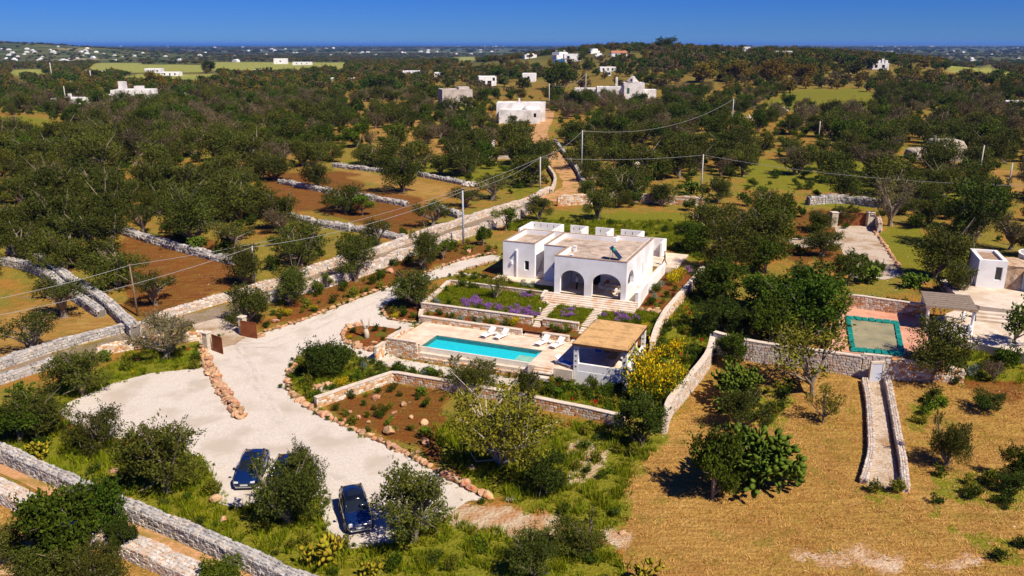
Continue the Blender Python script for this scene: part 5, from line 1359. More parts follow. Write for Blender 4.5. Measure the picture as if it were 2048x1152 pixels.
def cable(label, a, b, sag, r=.022):
    A, B = POLES[a] if isinstance(a, str) else a, POLES[b] if isinstance(b, str) else b
    pts = []
    for i in range(17):
        t = i / 16; p = A.lerp(B, t); p.z -= sag * 4 * t * (1 - t); pts.append(p)
    o = MB().tube(pts, r, 5).build('power_cable', m_cable); tag(o, label, 'cable', 'overhead cables', 'thing')
cable('grey cable from the left edge to the wooden pole', 'r', 'a', .6); cable('long upper cable from the wooden pole across the field to the concrete pole', 'a', 'd', 2.2)
cable('lower cable from the left edge to the pole behind the gate olive', 's', 'b', 1.0); cable('lower cable from the gate olive pole to the tall lane pole', 'b', 'c', 1.0)
cable('cable from the tall lane pole to the concrete pole', 'c', 'd', .8); cable('cable rising from the concrete pole to the pole right of the track', 'd', 'e', .8)
cable('sagging cable from the pole right of the track up to the stone heaps', 'e', 'g', 3.5, .032); cable('nearly level cable from the concrete pole to the prickly pear pole', 'd', 'f', .6, .026)
cable('cable from the prickly pear pole towards the far right pole', 'f', 't', 2.0, .026); cable('sagging cable from the tall pole by the low white house to the rise', 'l', 'm', 3.0, .04)

# ------------------------------------------------------------------ the neighbour's terrace
m_pink = material('pink_paving', (0.56, 0.27, 0.17), (0.62, 0.33, 0.22), 1.2, rough=0.85, c3=(0.50, 0.22, 0.13), scale3=.5)
m_beige = material('beige_paving', (0.58, 0.48, 0.38), (0.66, 0.57, 0.46), 1.2, rough=0.85, c3=(0.52, 0.40, 0.28), scale3=.5)
ZN = 3.12
nd = [at_z(*p, ZN) for p in ((1700, 604), (1856, 630), (1880, 662), (1888, 722), (1770, 712), (1655, 700), (1668, 655))]
q = thing('pool_terrace', "neighbour's pink paved terrace around the covered pool", 'terrace', (nd[0].x, nd[0].y, ZN)); q2 = MB().quadbox([(p.x - nd[0].x, p.y - nd[0].y) for p in nd], -2.4, 0.0); q2.build('slab', m_pink, q)
bt = [at_z(*p, ZN) for p in ((1862, 640), (1960, 600), (2120, 560), (2200, 640), (2200, 745), (2080, 715), (1960, 688), (1885, 675))]
q = thing('beige_terrace', "beige paved terrace between the pergola and the neighbour's house", 'terrace', (bt[0].x, bt[0].y, ZN)); MB().quadbox([(p.x - bt[0].x, p.y - bt[0].y) for p in bt], -2.2, .02).build('slab', m_beige, q)
up = [at_z(*p, ZN + .9) for p in ((1880, 560), (1955, 552), (2120, 540), (2200, 600), (2120, 632), (1960, 612), (1925, 600))]
q = thing('upper_terrace', "raised beige terrace in front of the neighbour's stone doorway", 'terrace', (up[0].x, up[0].y, ZN)); MB().quadbox([(p.x - up[0].x, p.y - up[0].y) for p in up], -2.2, .9).build('slab', m_beige, q)
for i in range(3):
    a, b = at_z(1952, 622 + i * 7, ZN + .7 - i * .22), at_z(2060, 632 + i * 8, ZN + .7 - i * .22)
    d = (b - a).normalized(); n = Vector((-d.y, d.x, 0)) * .35
    MB().quadbox([(p.x - up[0].x, p.y - up[0].y) for p in (a - n, b - n, b + n, a + n)], -1.2, a.z - ZN).build('step', m_beige, q)
# winter cover on the pool
pc = [at_z(*p, ZN + .02) for p in ((1692, 634), (1795, 645), (1808, 712), (1703, 702))]
m_cover = material('cover_membrane', (0.26, 0.23, 0.13), (0.34, 0.30, 0.18), 1.0, rough=0.6, c3=(0.20, 0.19, 0.12), scale3=.5)
m_teal = material('teal_cover_border', (0.0, 0.16, 0.13), (0.01, 0.24, 0.19), 3, rough=0.5)
q = thing('covered_pool', "neighbour's pool under a dull green winter cover with teal border", 'pool', (pc[0].x, pc[0].y, ZN))
cen = sum(pc, Vector()) / 4
inn = [cen.lerp(p, .84) for p in pc]; out = [cen.lerp(p, 1.04) for p in pc]
def rel(pts, z): return [(p.x - pc[0].x, p.y - pc[0].y, z) for p in pts]
m = MB(); nsub = 10; vs = []; fs = []
for i in range(nsub + 1):
    for j in range(nsub + 1):
        a = inn[0].lerp(inn[1], i / nsub); b = inn[3].lerp(inn[2], i / nsub); p = a.lerp(b, j / nsub)
        vs.append((p.x - pc[0].x, p.y - pc[0].y, .05 + (-.22 * math.sin(math.pi * i / nsub) * math.sin(math.pi * j / nsub)) * 0 + .03 * math.sin(i * 2.3 + j * 1.7)))
for i in range(nsub):
    for j in range(nsub): fs.append((i * (nsub + 1) + j, (i + 1) * (nsub + 1) + j, (i + 1) * (nsub + 1) + j + 1, i * (nsub + 1) + j + 1))
m.add(vs, fs); m.build('membrane', m_cover, q, smooth=True)
for i in range(4):
    j = (i + 1) % 4
    for k in range(7):     # water bags lying on the border, one after another
        a0, a1 = out[i].lerp(out[j], k / 7 + .008), out[i].lerp(out[j], (k + 1) / 7 - .008); b0, b1 = inn[i].lerp(inn[j], k / 7 + .008), inn[i].lerp(inn[j], (k + 1) / 7 - .008)
        MB().quadbox([(p.x - pc[0].x, p.y - pc[0].y) for p in (a0, a1, b1, b0)], .02, .16 + .03 * (k % 2)).build('border_bag', m_teal, q, bevel=.03)
# pergola
pg = [at_z(*p, ZN + 2.5) for p in ((1841, 583), (1939, 592), (1957, 623), (1852, 613))]
m_reedg = material('grey_reed', (0.20, 0.15, 0.11), (0.28, 0.22, 0.17), 4, rough=0.9, bump=.4, bscale=30)
q = thing('pergola', "neighbour's pergola with dark weathered reed roof on white columns", 'pergola', (pg[0].x, pg[0].y, ZN))
rfm = link('roof', None, q)
for k in range(22):
    a, b = pg[0].lerp(pg[3], k / 22), pg[1].lerp(pg[2], k / 22); c, d = pg[1].lerp(pg[2], (k + .92) / 22), pg[0].lerp(pg[3], (k + .92) / 22)
    MB().quadbox([(p.x - pg[0].x, p.y - pg[0].y) for p in (a, b, c, d)], 2.5, 2.58 + .015 * (k % 3)).build('reed_bundle', m_reedg, rfm)
for (a, b, t) in ((0, 1, .06), (3, 2, .04)):
    for f in (.06, .93):
        p = pg[a].lerp(pg[b], f).lerp(pg[3 - a if a == 0 else 0].lerp(pg[2 if a == 0 else 1], f), t) - pg[0]
        MB().lathe([(.2, -.3), (.2, .12), (.15, .16), (.14, 2.2), (.2, 2.3), (.2, 2.42)], (p.x, p.y, 0), 12).build('column', m_whitep, q, smooth=True)
for (a, b) in ((0, 1), (3, 2)):
    p0, p1 = pg[a] - pg[0], pg[b] - pg[0]; MB().tube([(p0.x, p0.y, 2.45), (p1.x, p1.y, 2.45)], .05, 6).build('beam', m_wood, q)
c = at_z(1905, 668, ZN); q = thing('outdoor_sofa', 'white built-in outdoor seat under the pergola', 'sofa', c, rad(-18))
MB().box(-1.3, 1.3, -.4, .4, 0, .42).build('seat', m_white, q, bevel=.03); MB().box(-1.3, 1.3, .4, .58, 0, .85).build('backrest', m_white, q, bevel=.03); MB().box(1.301, 1.5, -.4, .58, 0, 1.0).build('arm', m_white, q, bevel=.03)
for i in range(3): MB().box(-1.2 + i * .82, -.5 + i * .82, .1, .39, .425, .8).build('cushion', m_cush, q, bevel=.08)
# neighbour's house
hb = at_z(1975, 575, ZN + .9)
q = thing('neighbour_house', "neighbour's low white house with round stone bastion and domed roof at right edge", 'house', hb, rad(-18))
wl = MB(); arch_strip(wl, -1.2, 1.6, 0, 3.1, [(0.5, 1.2, .9, 2.4, 0)], FU(0), (0, .4, 0)); wl.box(-1.2, -.8, .4, 5.5, 0, 3.1).box(1.2, 1.6, .4, 5.5, 0, 3.1).box(-.8, 1.2, 5.1, 5.5, 0, 3.1)
wl.build('wall', m_white, q); window(q, .5, 1.2, .9, 2.4, .1); MB().box(-.8, 1.2, .4, 5.1, 2.6, 2.85).build('roof', m_rooftrim, q)
MB().lathe([(2.5, 0), (2.25, 1.2), (2.0, 2.5), (2.1, 2.55), (1.8, 2.7)], (3.0, 2.2, 0), 24).build('bastion', material('bastion_stone', (0.42, 0.29, 0.18), (0.56, 0.43, 0.30), 2.5, rough=.9, bump=.9, bscale=5, c3=(.36, .2, .1), scale3=1.5), q)
d_ = MB().box(3.2, 4.0, -.42, -.2, 0, 2.0).build('doorway', m_towel if False else material('pale_blue_door', (0.30, 0.42, 0.50), None, rough=.6), q)
MB().box(3.55, 8.0, -.9, 4.0, 0, 2.5).build('front_block', m_white, q); window(q, 5.0, 5.7, 0.05, 2.0, -.96)
MB().box(5.2, 12, 2.0, 9, 0, 2.9).build('rear_block', m_white, q)
MB().lathe([(2.9, 2.4), (2.9, 3.1), (2.7, 3.25), (2.0, 3.5), (1.0, 3.65), (.05, 3.7)], (6.6, 4.6, 0), 28).build('round_roof', m_cope, q, smooth=False)
MB().lathe([(2.98, 3.1), (2.98, 3.2), (2.6, 3.22)], (6.6, 4.6, 0), 28).build('roof_rim', m_white, q)
# cellar door in the retaining wall
c = G(1751, 764); q = thing('cellar_door', 'pale grey door at the head of the sunken gravel ramp', 'door', c, rad(4))
MB().box(-.5, .5, .0, .06, -.1, 1.75).build('leaf', material('pale_grey_door', (0.50, 0.52, 0.58), None, rough=.6), q); MB().box(-.62, -.502, -.05, .2, -.1, 1.9).box(.502, .62, -.05, .2, -.1, 1.9).box(-.62, .62, -.05, .2, 1.752, 1.95).build('frame', m_cope, q); MB().box(.36, .42, -.04, 0, .8, .86).build('handle', m_dark, q)
a = [at_z(*p, ZN - .0) for p in ((1720, 718), (1782, 724))]
stone_wall('ramp_head_wall', 'stone wall above the cellar door at the ramp head', gw((1722, 752), (1778, 757)), 2.05, .35, .36, .24, 'cream', 0, seed=81, cap=.06, ztop=3.42)
# pillar at the orchard corner
c = G(1640, 668); q = thing('stone_pillar', 'white pillar at the corner of the orchard by the pink terrace', 'pillar', c); MB().box(-.3, .3, -.3, .3, -.3, 2.2).build('shaft', m_white, q, bevel=.02); MB().box(-.36, .36, -.36, .36, 2.2, 2.3).build('capstone', m_cope, q)

# ------------------------------------------------------------------ buildings beyond the villa
m_oldwhite = material('old_whitewash', (0.66, 0.63, 0.60), (0.76, 0.74, 0.71), .6, rough=.9, c3=(.48, .44, .40), scale3=.25)
m_oldgrey = material('old_grey_wall', (0.42, 0.36, 0.31), (0.54, 0.48, 0.42), .6, rough=.9, c3=(.34, .28, .24), scale3=.3)
m_tileroof = material('red_tile_roof', (0.36, 0.13, 0.07), (0.44, 0.19, 0.11), 1.5, rough=.9)
m_shut = material('green_shutter', (0.02, 0.10, 0.09), None, rough=.6)
def block(label, x0, x1, yb, yt, dep, rz=0.0, mat=m_oldwhite, wins=(), extra=None, name='farmhouse', group='houses beyond the villa', roof=None):
    b = G((x0 + x1) / 2, yb); L_ = (x1 - x0) * depth(b) / FOC; h = height_at(b, yt)
    q = thing(name, label, 'house', b, rz, group)
    if not wins: wins = [(.22, .5, 1.3, 1.5, 0), (.5, .42, 1.2, 2.2, 1), (.78, .5, 1.3, 1.5, 0)]
    MB().box(-L_ / 2, L_ / 2, -dep * 0 , dep, -1.5, h - .35).box(-L_ / 2, L_ / 2, 0, .3, h - .35 + .002, h).box(-L_ / 2, L_ / 2, dep - .3, dep, h - .348, h).box(-L_ / 2, -L_ / 2 + .3, .3, dep - .3, h - .348, h).box(L_ / 2 - .3, L_ / 2, .3, dep - .3, h - .348, h).build('wall', mat, q)
    for (fx, fz, ww, hh, arch) in wins:
        x = (fx - .5) * L_; z = fz * h
        w = MB().box(x - ww / 2 - .12, x + ww / 2 + .12, -.06, -.003, z - hh / 2 - .12, z + hh / 2 + .12).build('window', m_oldwhite, q); MB().box(x - ww / 2, x + ww / 2, -.09, -.061, z - hh / 2, z + hh / 2).build('pane', m_shut if arch else m_glass, w)
    if roof:
        m = MB(); m.add([(-L_ / 2 - .3, -.3, h), (L_ / 2 + .3, -.3, h), (L_ / 2 + .3, dep + .3, h), (-L_ / 2 - .3, dep + .3, h), (-L_ / 2 + .2, dep / 2, h + roof), (L_ / 2 - .2, dep / 2, h + roof)], [(0, 1, 5, 4), (2, 3, 4, 5), (1, 2, 5), (3, 0, 4), (3, 2, 1, 0)]); m.build('roof', m_tileroof, q)
    if extra: extra(q, L_, h, dep)
    return q
def low_house(q, L_, h, d):
    MB().box(L_ * -.05, L_ * -.05 + .6, 1, 1.6, h, h + 1.6).build('chimney', m_oldwhite, q)
    MB().lathe([(2.6, 0), (2.3, .7), (1.5, 1.3), (.1, 1.6)], (L_ * .18, -4.2, h - 2.2), 18).build('dome', m_oldwhite, q, smooth=True)
    MB().box(-L_ * .42, L_ * .4, -8, 0 - .003, -1, h - 1.9).build('front_wing', m_oldwhite, q); w = MB().box(L_ * .28, L_ * .33, -8.05, -8.003, h * .35, h * .55).build('window', m_glass, q)
block('long low whitewashed farmhouse with dome, beside the dirt track', 993, 1090, 243, 206, 9, rad(-3), m_oldwhite, [(.15, .5, .9, 1.2, 0)], low_house)
block('grey weathered cube-shaped farmhouse behind the palm', 885, 946, 215, 179, 12, rad(14), m_oldgrey, [(.62, .45, 1.3, 1.3, 0)], lambda q, L_, h, d: MB().box(L_ * .1, L_ * .45, d * .3, d * .8, h - .3, h + .9).build('roof_room', m_oldgrey, q))
def rise_house(q, L_, h, d):
    MB().box(-L_ / 2 - 13, -L_ / 2 - .003, 2, d, -1, h * .72).build('wing', m_oldwhite, q); m = MB().box(-L_ / 2 - 24, -L_ / 2 - 13.003, 4, d, -1, h * .62).build('rear_wing', m_oldwhite, q)
    MB().box(-L_ * .08, L_ * .03, d * .3, d * .4, h, h + 3.0).build('chimney', m_oldwhite, q); MB().box(-L_ * .92, -L_ * .81, d * .3, d * .4, h * .72, h + 2.6).build('chimney', m_oldwhite, q)
    MB().lathe([(3.8, 0), (2.6, .9), (1.4, 2.2), (.1, 3.2)], (-.6, d * .6, h), 16).build('cone_roof', m_oldgrey, q, smooth=True)
    MB().box(L_ / 2 + .003, L_ / 2 + 6, 3, d - 2, -1, h * .55).build('side_wing', m_oldwhite, q)
block('white house on the rise with conical roof, chimneys and green shutter', 1248, 1288, 197, 166, 12, rad(-4), m_oldwhite, [(.2, .5, 1.2, 2.6, 1)], rise_house)
def farm_left(q, L_, h, d):
    MB().box(-L_ * .3, -L_ * .12, 1, 4, h, h + 4).build('tower', m_oldwhite, q); MB().box(L_ * .1, L_ * .3, .8, 5, h, h + 1.8).build('roof_room', m_oldwhite, q); MB().box(-L_ / 2 - 12, -L_ / 2 - .003, 3, d, -1, h * .5).build('wing', m_oldwhite, q); MB().box(L_ / 2 + .003, L_ / 2 + 14, 2, d, -1, h * .55).build('wing', m_oldwhite, q)
block('rambling whitewashed farmhouse with small tower on the left plain', 225, 300, 201, 180, 14, rad(8), m_oldwhite, [(.25, .4, 1.5, 2.2, 0), (.45, .4, 1.5, 2.2, 0), (.8, .4, 1.5, 2.2, 0)], farm_left)
block('small whitewashed farmhouse among olives at far left', 102, 156, 217, 197, 12, rad(-8), m_oldwhite, [(.3, .45, 1.4, 1.8, 0)], lambda q, L_, h, d: MB().box(L_ * .15, L_ * .25, 1, 2, h, h + 2).build('chimney', m_oldwhite, q))
block('white two-storey house with arched openings in the middle distance', 958, 993, 172, 153, 12, rad(6), m_white, [(.25, .3, 2.4, 3, 0), (.6, .3, 2.4, 3, 0), (.85, .72, 1.4, 1.8, 0)])
block('small white house left of the big dark tree in the middle distance', 1044, 1070, 164, 147, 12, rad(-6), m_white, [(.5, .5, 1.4, 1.8, 0)])
block('white block house with blue tarpaulin below the ridge', 1128, 1162, 124, 108, 14, 0, m_white, [(.25, .6, 2.2, 2, 0)], lambda q, L_, h, d: MB().box(-L_ * 1.1, -L_ / 2 - .003, -2, 6, -1, h * .3).build('blue_awning', m_towel, q))
block('white house with red tiled roof on the ridge slope', 1223, 1254, 113, 106, 12, 0, m_white, [(.3, .5, 1.6, 1.6, 0)], None, roof=2.0)
block('white house among trees at the top of the ridge', 1417, 1446, 110, 102, 12, rad(10), m_white, [(.4, .5, 1.6, 1.6, 0)])
block('white house with pale arches high on the ridge', 1552, 1585, 113, 102, 12, rad(-6), m_white, [(.3, .4, 2.2, 3, 0), (.6, .4, 2.2, 3, 0)])
block('pinkish house beside the white ridge house', 1590, 1604, 113, 106, 10, 0, material('pinkish_wall', (.6, .42, .34), None), [(.5, .5, 1.5, 1.5, 0)])
block('pinkish white villa with battlements on the right slope', 1742, 1776, 139, 126, 14, rad(-12), m_white, [(.3, .5, 1.8, 2, 0), (.7, .5, 1.8, 2, 0)], lambda q, L_, h, d: [MB().box(-L_ / 2 + i * L_ / 5, -L_ / 2 + i * L_ / 5 + 1.6, 1, 3, h, h + 2 + (i % 2)).build('turret', m_white, q) for i in range(5)])
block('low white house at the right edge among olives', 2022, 2080, 214, 204, 12, 0, m_oldwhite, [(.3, .5, 1.4, 1.4, 0)])
block('white sheds along the green field at left', 290, 322, 146, 137, 10, rad(4), m_white); block('second white shed row below the green field', 322, 358, 152, 144, 10, rad(4), m_white)
block('white shed with blue roof at the edge of the pale field', 205, 222, 147, 141, 10, 0, m_white); block('white farmhouse right of the pale fields', 548, 574, 128, 117, 12, rad(5), m_white, [(.5, .5, 2, 2, 0)])
block('low white wall house at the end of the green field', 585, 622, 130, 124, 10, 0, m_white); block('small white house by the field corner', 508, 530, 146, 139, 10, 0, m_white); block('low white house with red door amid the groves', 660, 704, 164, 156, 12, 0, m_white)
block('white house half hidden by a dark round tree', 806, 840, 158, 142, 12, rad(5), m_white); block('ruined pale house left of the dark round tree house', 868, 886, 153, 145, 9, 0, m_white); block('white outbuildings below the ridge', 1200, 1232, 143, 134, 10, 0, m_white); block('trullo-like pale hut below the ridge', 1208, 1222, 152, 142, 8, 0, m_oldwhite)
# concrete bunker-like cistern
b = G(1868, 318); s = depth(b) / FOC
q = thing('concrete_cistern', 'bare concrete cistern with sloping rounded top among the olives', 'cistern', b, rad(-6))
m_cist = material('cistern_concrete', (0.40, 0.33, 0.25), (0.50, 0.43, 0.34), .8, rough=.95, bump=.3, bscale=4, c3=(.3, .24, .18), scale3=.3)
m = loft([[(x * s, y, z) for (y, z) in ((-w, -1), (-w, hh * .6), (-w * .7, hh), (w * .7, hh), (w, hh * .6), (w, -1))] for (x, w, hh) in ((-52, 2.5, 2.0), (-46, 3.6, 2.4), (-8, 3.8, 2.6), (-6, 4.8, 4.6), (40, 5.0, 4.8), (50, 3.6, 3.6), (54, 2.6, 1.6))]); m.build('shell', m_cist, q, bevel=.2)
MB().box(-6 * s, -4.6 * s, -1, .4, 2.4, 5.6).build('chimney', m_cist, q)
# pale concrete wall piece right of the track
b = G(1268, 352); q = thing('concrete_shed', 'small pale concrete shed among the trees right of the track', 'shed', b, rad(8)); MB().box(-1.6, 1.6, 0, 3, -.5, 2.4).build('wall', m_oldgrey, q); MB().box(-1.7, 1.7, -.1, 3.1, 2.4, 2.55).build('roof', m_cope, q)
# small walled plot with gate left of the track
b1, b2, b3 = G(978, 318), G(990, 288), G(1040, 318)
stone_wall('plot_wall', 'pale plastered wall stub of the small plot left of the track', [b1, b2], 1.8, .5, .6, .4, 'cream', 0, seed=90, cap=.06); stone_wall('plot_wall', 'low front wall of the small plot left of the track', [b1, b3], .8, .5, .6, .4, 'cream', 0, seed=91)
# tiny houses scattered over the plain
rnd = random.Random(12); hm = []
for i in range(5):
    hm.append(MB().box(-6, 6, -4, 4, -2, rnd.uniform(3.2, 5)).box(-3, 3.5, -3, 3, 3, rnd.uniform(5.5, 7)).mesh('house_wall', m_white))
spots = [(rnd.uniform(0, 480), rnd.uniform(91, 124)) for _ in range(56)] + [(rnd.uniform(400, 1000), rnd.uniform(94, 112)) for _ in range(45)] + [(rnd.uniform(860, 1010), rnd.uniform(91.5, 93.5)) for _ in range(22)] + [(rnd.uniform(1735, 1870), rnd.uniform(92, 94)) for _ in range(20)] + [(rnd.uniform(1780, 2048), rnd.uniform(97, 125)) for _ in range(14)] + [(rnd.uniform(1000, 1200), rnd.uniform(100, 118)) for _ in range(6)] + [(rnd.uniform(1300, 1700), rnd.uniform(92, 108)) for _ in range(8)]
for (x, y) in spots:
    b = G(x, y); d = depth(b)
    q = thing('distant_house', 'tiny white house on the distant plain' + place(b, 4), 'house', b, rnd.uniform(-.6, .6), 'white houses far out on the plain')
    k = max(.8, min(2.2, d / 3600)) * rnd.uniform(.7, 1.4); q.scale = (k, k, k * .8)
    link('wall', hm[rnd.randrange(5)], q)
# ------------------------------------------------------------------ plants
def leaf_mat(name, c1, c2, rand=.28, tr=.16, rough=.7):
    c1 = tuple((a + b) / 2 for a, b in zip(c1, c2))
    return material(name, c1, None, .9, rough=rough, attr='Col', rand=rand, translucent=tr, spec=.06, detail=2)
m_olive = leaf_mat('olive_leaf', (.046, .062, .006), (.100, .106, .018))
m_olived = leaf_mat('dry_olive_leaf', (.10, .078, .035), (.15, .12, .058))
m_green = leaf_mat('green_leaf', (.036, .068, .004), (.080, .110, .008))
m_dgreen = leaf_mat('dark_leaf', (.035, .060, .007), (.075, .10, .012))
m_fig = leaf_mat('fig_leaf', (.12, .135, .010), (.21, .20, .02))
m_bright = leaf_mat('bright_leaf', (.07, .13, .006), (.13, .18, .012))
m_brown = leaf_mat('russet_leaf', (.13, .09, .012), (.20, .15, .02))
m_silver = leaf_mat('silver_leaf', (.20, .24, .17), (.28, .32, .24))
m_yellow = leaf_mat('yellow_flower', (.62, .40, .006), (.72, .50, .01), rand=.05, tr=.1)
m_purple = leaf_mat('lavender_flower', (.40, .13, .58), (.48, .20, .66), rand=.1, tr=.1)
m_bark = material('olive_bark', (.16, .12, .085), (.26, .21, .15), 4, rough=.95, bump=.8, bscale=9, rand=.15)
m_bark2 = material('pale_bark', (.40, .33, .25), (.50, .43, .34), 4, rough=.9, rand=.1)
m_pad = leaf_mat('cactus_pad', (.075, .12, .012), (.14, .17, .022), rand=.15, tr=0.0)
m_padl = leaf_mat('pale_cactus_pad', (.17, .20, .02), (.25, .27, .03), rand=.2, tr=0.0)
m_blade = leaf_mat('grass_blade', (.13, .18, .005), (.25, .27, .010), rand=.3, tr=.3)
m_strawb = leaf_mat('straw_blade', (.50, .28, .075), (.64, .40, .13), rand=.2, tr=.2)

def leaf_quads(r, c, l, w, up=0.0, dirs=None):
    n = len(c)
    a = r.normal(size=(n, 3))
    if dirs is not None: a = a * 0.7 + dirs * 1.0
    a[:, 2] += up
    a /= np.linalg.norm(a, axis=1, keepdims=True)
    b = np.cross(a, r.normal(size=(n, 3))); b /= np.linalg.norm(b, axis=1, keepdims=True)
    L_ = (l * r.uniform(.7, 1.3, n))[:, None] / 2; Wd = (w * r.uniform(.7, 1.3, n))[:, None] / 2
    V = np.stack([c - a * L_, c + b * Wd, c + a * L_, c - b * Wd], 1).reshape(-1, 3)      # lens-shaped leaf
    F = np.arange(n * 4).reshape(n, 4)
    return V, F
def crown_lobes(r, n, R, cz, rl, flat=.8, skirt=.2):
    out = []
    for i in range(n):
        d = r.normal(size=3); d /= np.linalg.norm(d)
        k = r.uniform(.25, 1.0) ** .6
        p = d * R * k
        out.append((np.array([p[0], p[1], cz + p[2] * flat]), rl * r.uniform(.65, 1.25)))
    return out
def make_plant(seed, n, R, H, clear, leaf, mat, nl=14, rl=.34, trunk=None, bark=None, sprays=60, tint=(.6, 1.35), up=.25, flowers=None, shape=1.0, limbs=5, tr=.16):
    """R crown radius, H total height, clear: height free of leaves. Returns (trunk mesh or None, crown mesh, width, height)"""
    r = np.random.RandomState(seed)
    ch = H - clear; cz = clear + ch * .5; Rz = ch * .5
    lob = []
    for i in range(nl):
        a = r.uniform(0, 2 * np.pi); k = np.sqrt(r.uniform(.02, 1)) * (1 - rl * .55); zz = r.uniform(-.72, .78)
        w = np.sqrt(max(.05, 1 - abs(zz) ** 2.2)) * shape + (1 - shape)
        lob.append((np.array([np.cos(a) * k * R * w, np.sin(a) * k * R * w, cz + zz * Rz * .8]), R * rl * r.uniform(.6, 1.25)))
    C = []; T = []; D = []
    per = np.array([l[1] ** 2 for l in lob]); per = per / per.sum()
    for (c, q), f in zip(lob, per):
        m = int(n * f * .85)
        d = r.normal(size=(m, 3)); d /= np.linalg.norm(d, axis=1, keepdims=True)
        rad_ = q * (r.uniform(.25, 1.0, m) ** .55)
        wob = 1 + .25 * np.sin(d[:, 0] * 5 + c[0] * 3) * np.sin(d[:, 1] * 6 + c[2] * 2)
        P = c + d * (rad_ * wob)[:, None] * np.array([1, 1, .82])
        C.append(P); D.append(d); T.append(np.full(m, r.uniform(.78, 1.2)))
    if sprays:
        m = int(n * .15 / sprays) + 1
        for s in range(sprays):
            c, q = lob[r.randint(len(lob))]
            d = r.normal(size=3); d[2] = abs(d[2]) * .8 + .1; d /= np.linalg.norm(d)
            t = r.uniform(.8, 1.55, m)[:, None]
            P = c + d * q * t + r.normal(size=(m, 3)) * q * .09
            C.append(P); D.append(np.tile(d, (m, 1))); T.append(np.full(m, r.uniform(.8, 1.25)))
    C = np.concatenate(C); T = np.concatenate(T); D = np.concatenate(D)
    ok = C[:, 2] > max(.03, clear * .55); C, T, D = C[ok], T[ok], D[ok]
    V, F = leaf_quads(r, C, leaf[0], leaf[1], up, D * .6)
    tt = T * r.uniform(tint[0], tint[1], len(T))
    col = np.stack([tt * r.uniform(.9, 1.12, len(tt)), tt, tt * r.uniform(.8, 1.15, len(tt))], -1)
    cols = np.repeat(col, 4, 0)
    me = mesh_np('crown', V, F, mat, cols=cols)
    if flowers:
        me.materials.append(flowers[0]); k = r.rand(len(F)) < flowers[1] * np.clip((C[:, 2] - clear) / ch * 1.6, .1, 1.2)
        me.polygons.foreach_set('material_index', k.astype(np.int32))
    tm = None
    if trunk:
        tb = MB(); fz = max(.25, clear * .75)
        bend = r.uniform(-.25, .25, 2) * fz
        tb.tube([(0, 0, -.15), (bend[0] * .5, bend[1] * .5, fz * .5), (bend[0], bend[1], fz)], [tr * 1.5, tr * 1.0, tr * 1.05], 8)
        for i in range(limbs):
            c, q = lob[i % len(lob)]
            mid = np.array([bend[0], bend[1], fz]) * .45 + c * .55 + r.normal(size=3) * R * .08
            tb.tube([(bend[0], bend[1], fz - .05), tuple(mid), tuple(c), tuple(c + (c - mid) * .5)], [tr * .8, tr * .5, tr * .25, tr * .08], 6)
            for j in range(2):
                e = c + r.normal(size=3) * q * .8
                tb.tube([tuple(mid), tuple((mid + e) / 2 + r.normal(size=3) * .1 * R), tuple(e)], [tr * .35, tr * .2, tr * .06], 5)
        tm = tb.mesh('trunk', bark or m_bark)
    return (tm, me, 2 * R, H)
AS = {}
AS['olive'] = [make_plant(10 + i, 8500, 2.9, 5.2, .3, (.24, .085), m_olive, 17, .36, True, limbs=6, tr=.24) for i in range(5)]
AS['olive_open'] = [make_plant(20 + i, 3600, 2.9, 5.0, 1.3, (.24, .085), m_olive, 11, .30, True, limbs=9, tr=.26, sprays=90) for i in range(3)]
AS['olive_dry'] = [make_plant(30 + i, 4200, 2.9, 5.0, 1.1, (.22, .07), m_olived, 13, .34, True, limbs=9, tr=.24, sprays=90) for i in range(2)]
AS['green'] = [make_plant(40 + i, 7000, 2.6, 4.6, .5, (.26, .13), m_green, 14, .38, True, limbs=5) for i in range(3)]
AS['dark'] = [make_plant(50 + i, 7000, 2.6, 5.0, .3, (.24, .11), m_dgreen, 14, .38, True, limbs=4) for i in range(2)]
AS['fig'] = [make_plant(60, 8200, 3.4, 4.8, .3, (.19, .11), m_fig, 20, .27, True, m_bark2, limbs=18, tr=.15, sprays=80)]
AS['bright'] = [make_plant(70 + i, 1500, 1.4, 3.2, .9, (.2, .10), m_bright, 8, .36, True, limbs=6, tr=.07) for i in range(2)]
AS['almond'] = [make_plant(75 + i, 1500, 2.2, 3.6, .8, (.22, .10), m_fig, 10, .28, True, limbs=10, tr=.10, sprays=60) for i in range(2)]
AS['shrub'] = [make_plant(80 + i, 1500, 1.0, 1.5, .0, (.16, .08), m_green, 8, .45, False, sprays=25) for i in range(3)]
AS['mastic'] = [make_plant(90 + i, 6500, 2.0, 2.9, .0, (.20, .07), m_dgreen, 16, .38, False, sprays=150, up=.6) for i in range(2)]
AS['broom'] = [make_plant(95, 6000, 1.8, 2.4, .0, (.15, .07), m_bright, 14, .4, False, sprays=120, up=.5, flowers=(m_yellow, .56))]
AS['broom_small'] = [make_plant(96, 1500, 1.0, 1.1, .0, (.13, .06), m_bright, 8, .42, False, sprays=40, up=.5, flowers=(m_yellow, .5))]
AS['silver'] = [make_plant(97 + i, 900, .6, .7, .0, (.10, .05), m_silver, 6, .5, False, sprays=10) for i in range(2)]
AS['small'] = [make_plant(100 + i, 420, .5, .75, .0, (.14, .06), [m_green, m_bright, m_dgreen, m_fig][i], 5, .5, False, sprays=14, up=.5) for i in range(4)]
AS['lav'] = [make_plant(110 + i, 380, .45, .55, .0, (.11, .035), m_green, 5, .5, False, sprays=25, up=1.4, flowers=(m_purple, .62)) for i in range(2)]
AS['russet'] = [make_plant(120 + i, 5000, 3.4, 7.0, .8, (.36, .2), m_brown, 18, .36, True, limbs=4) for i in range(2)]
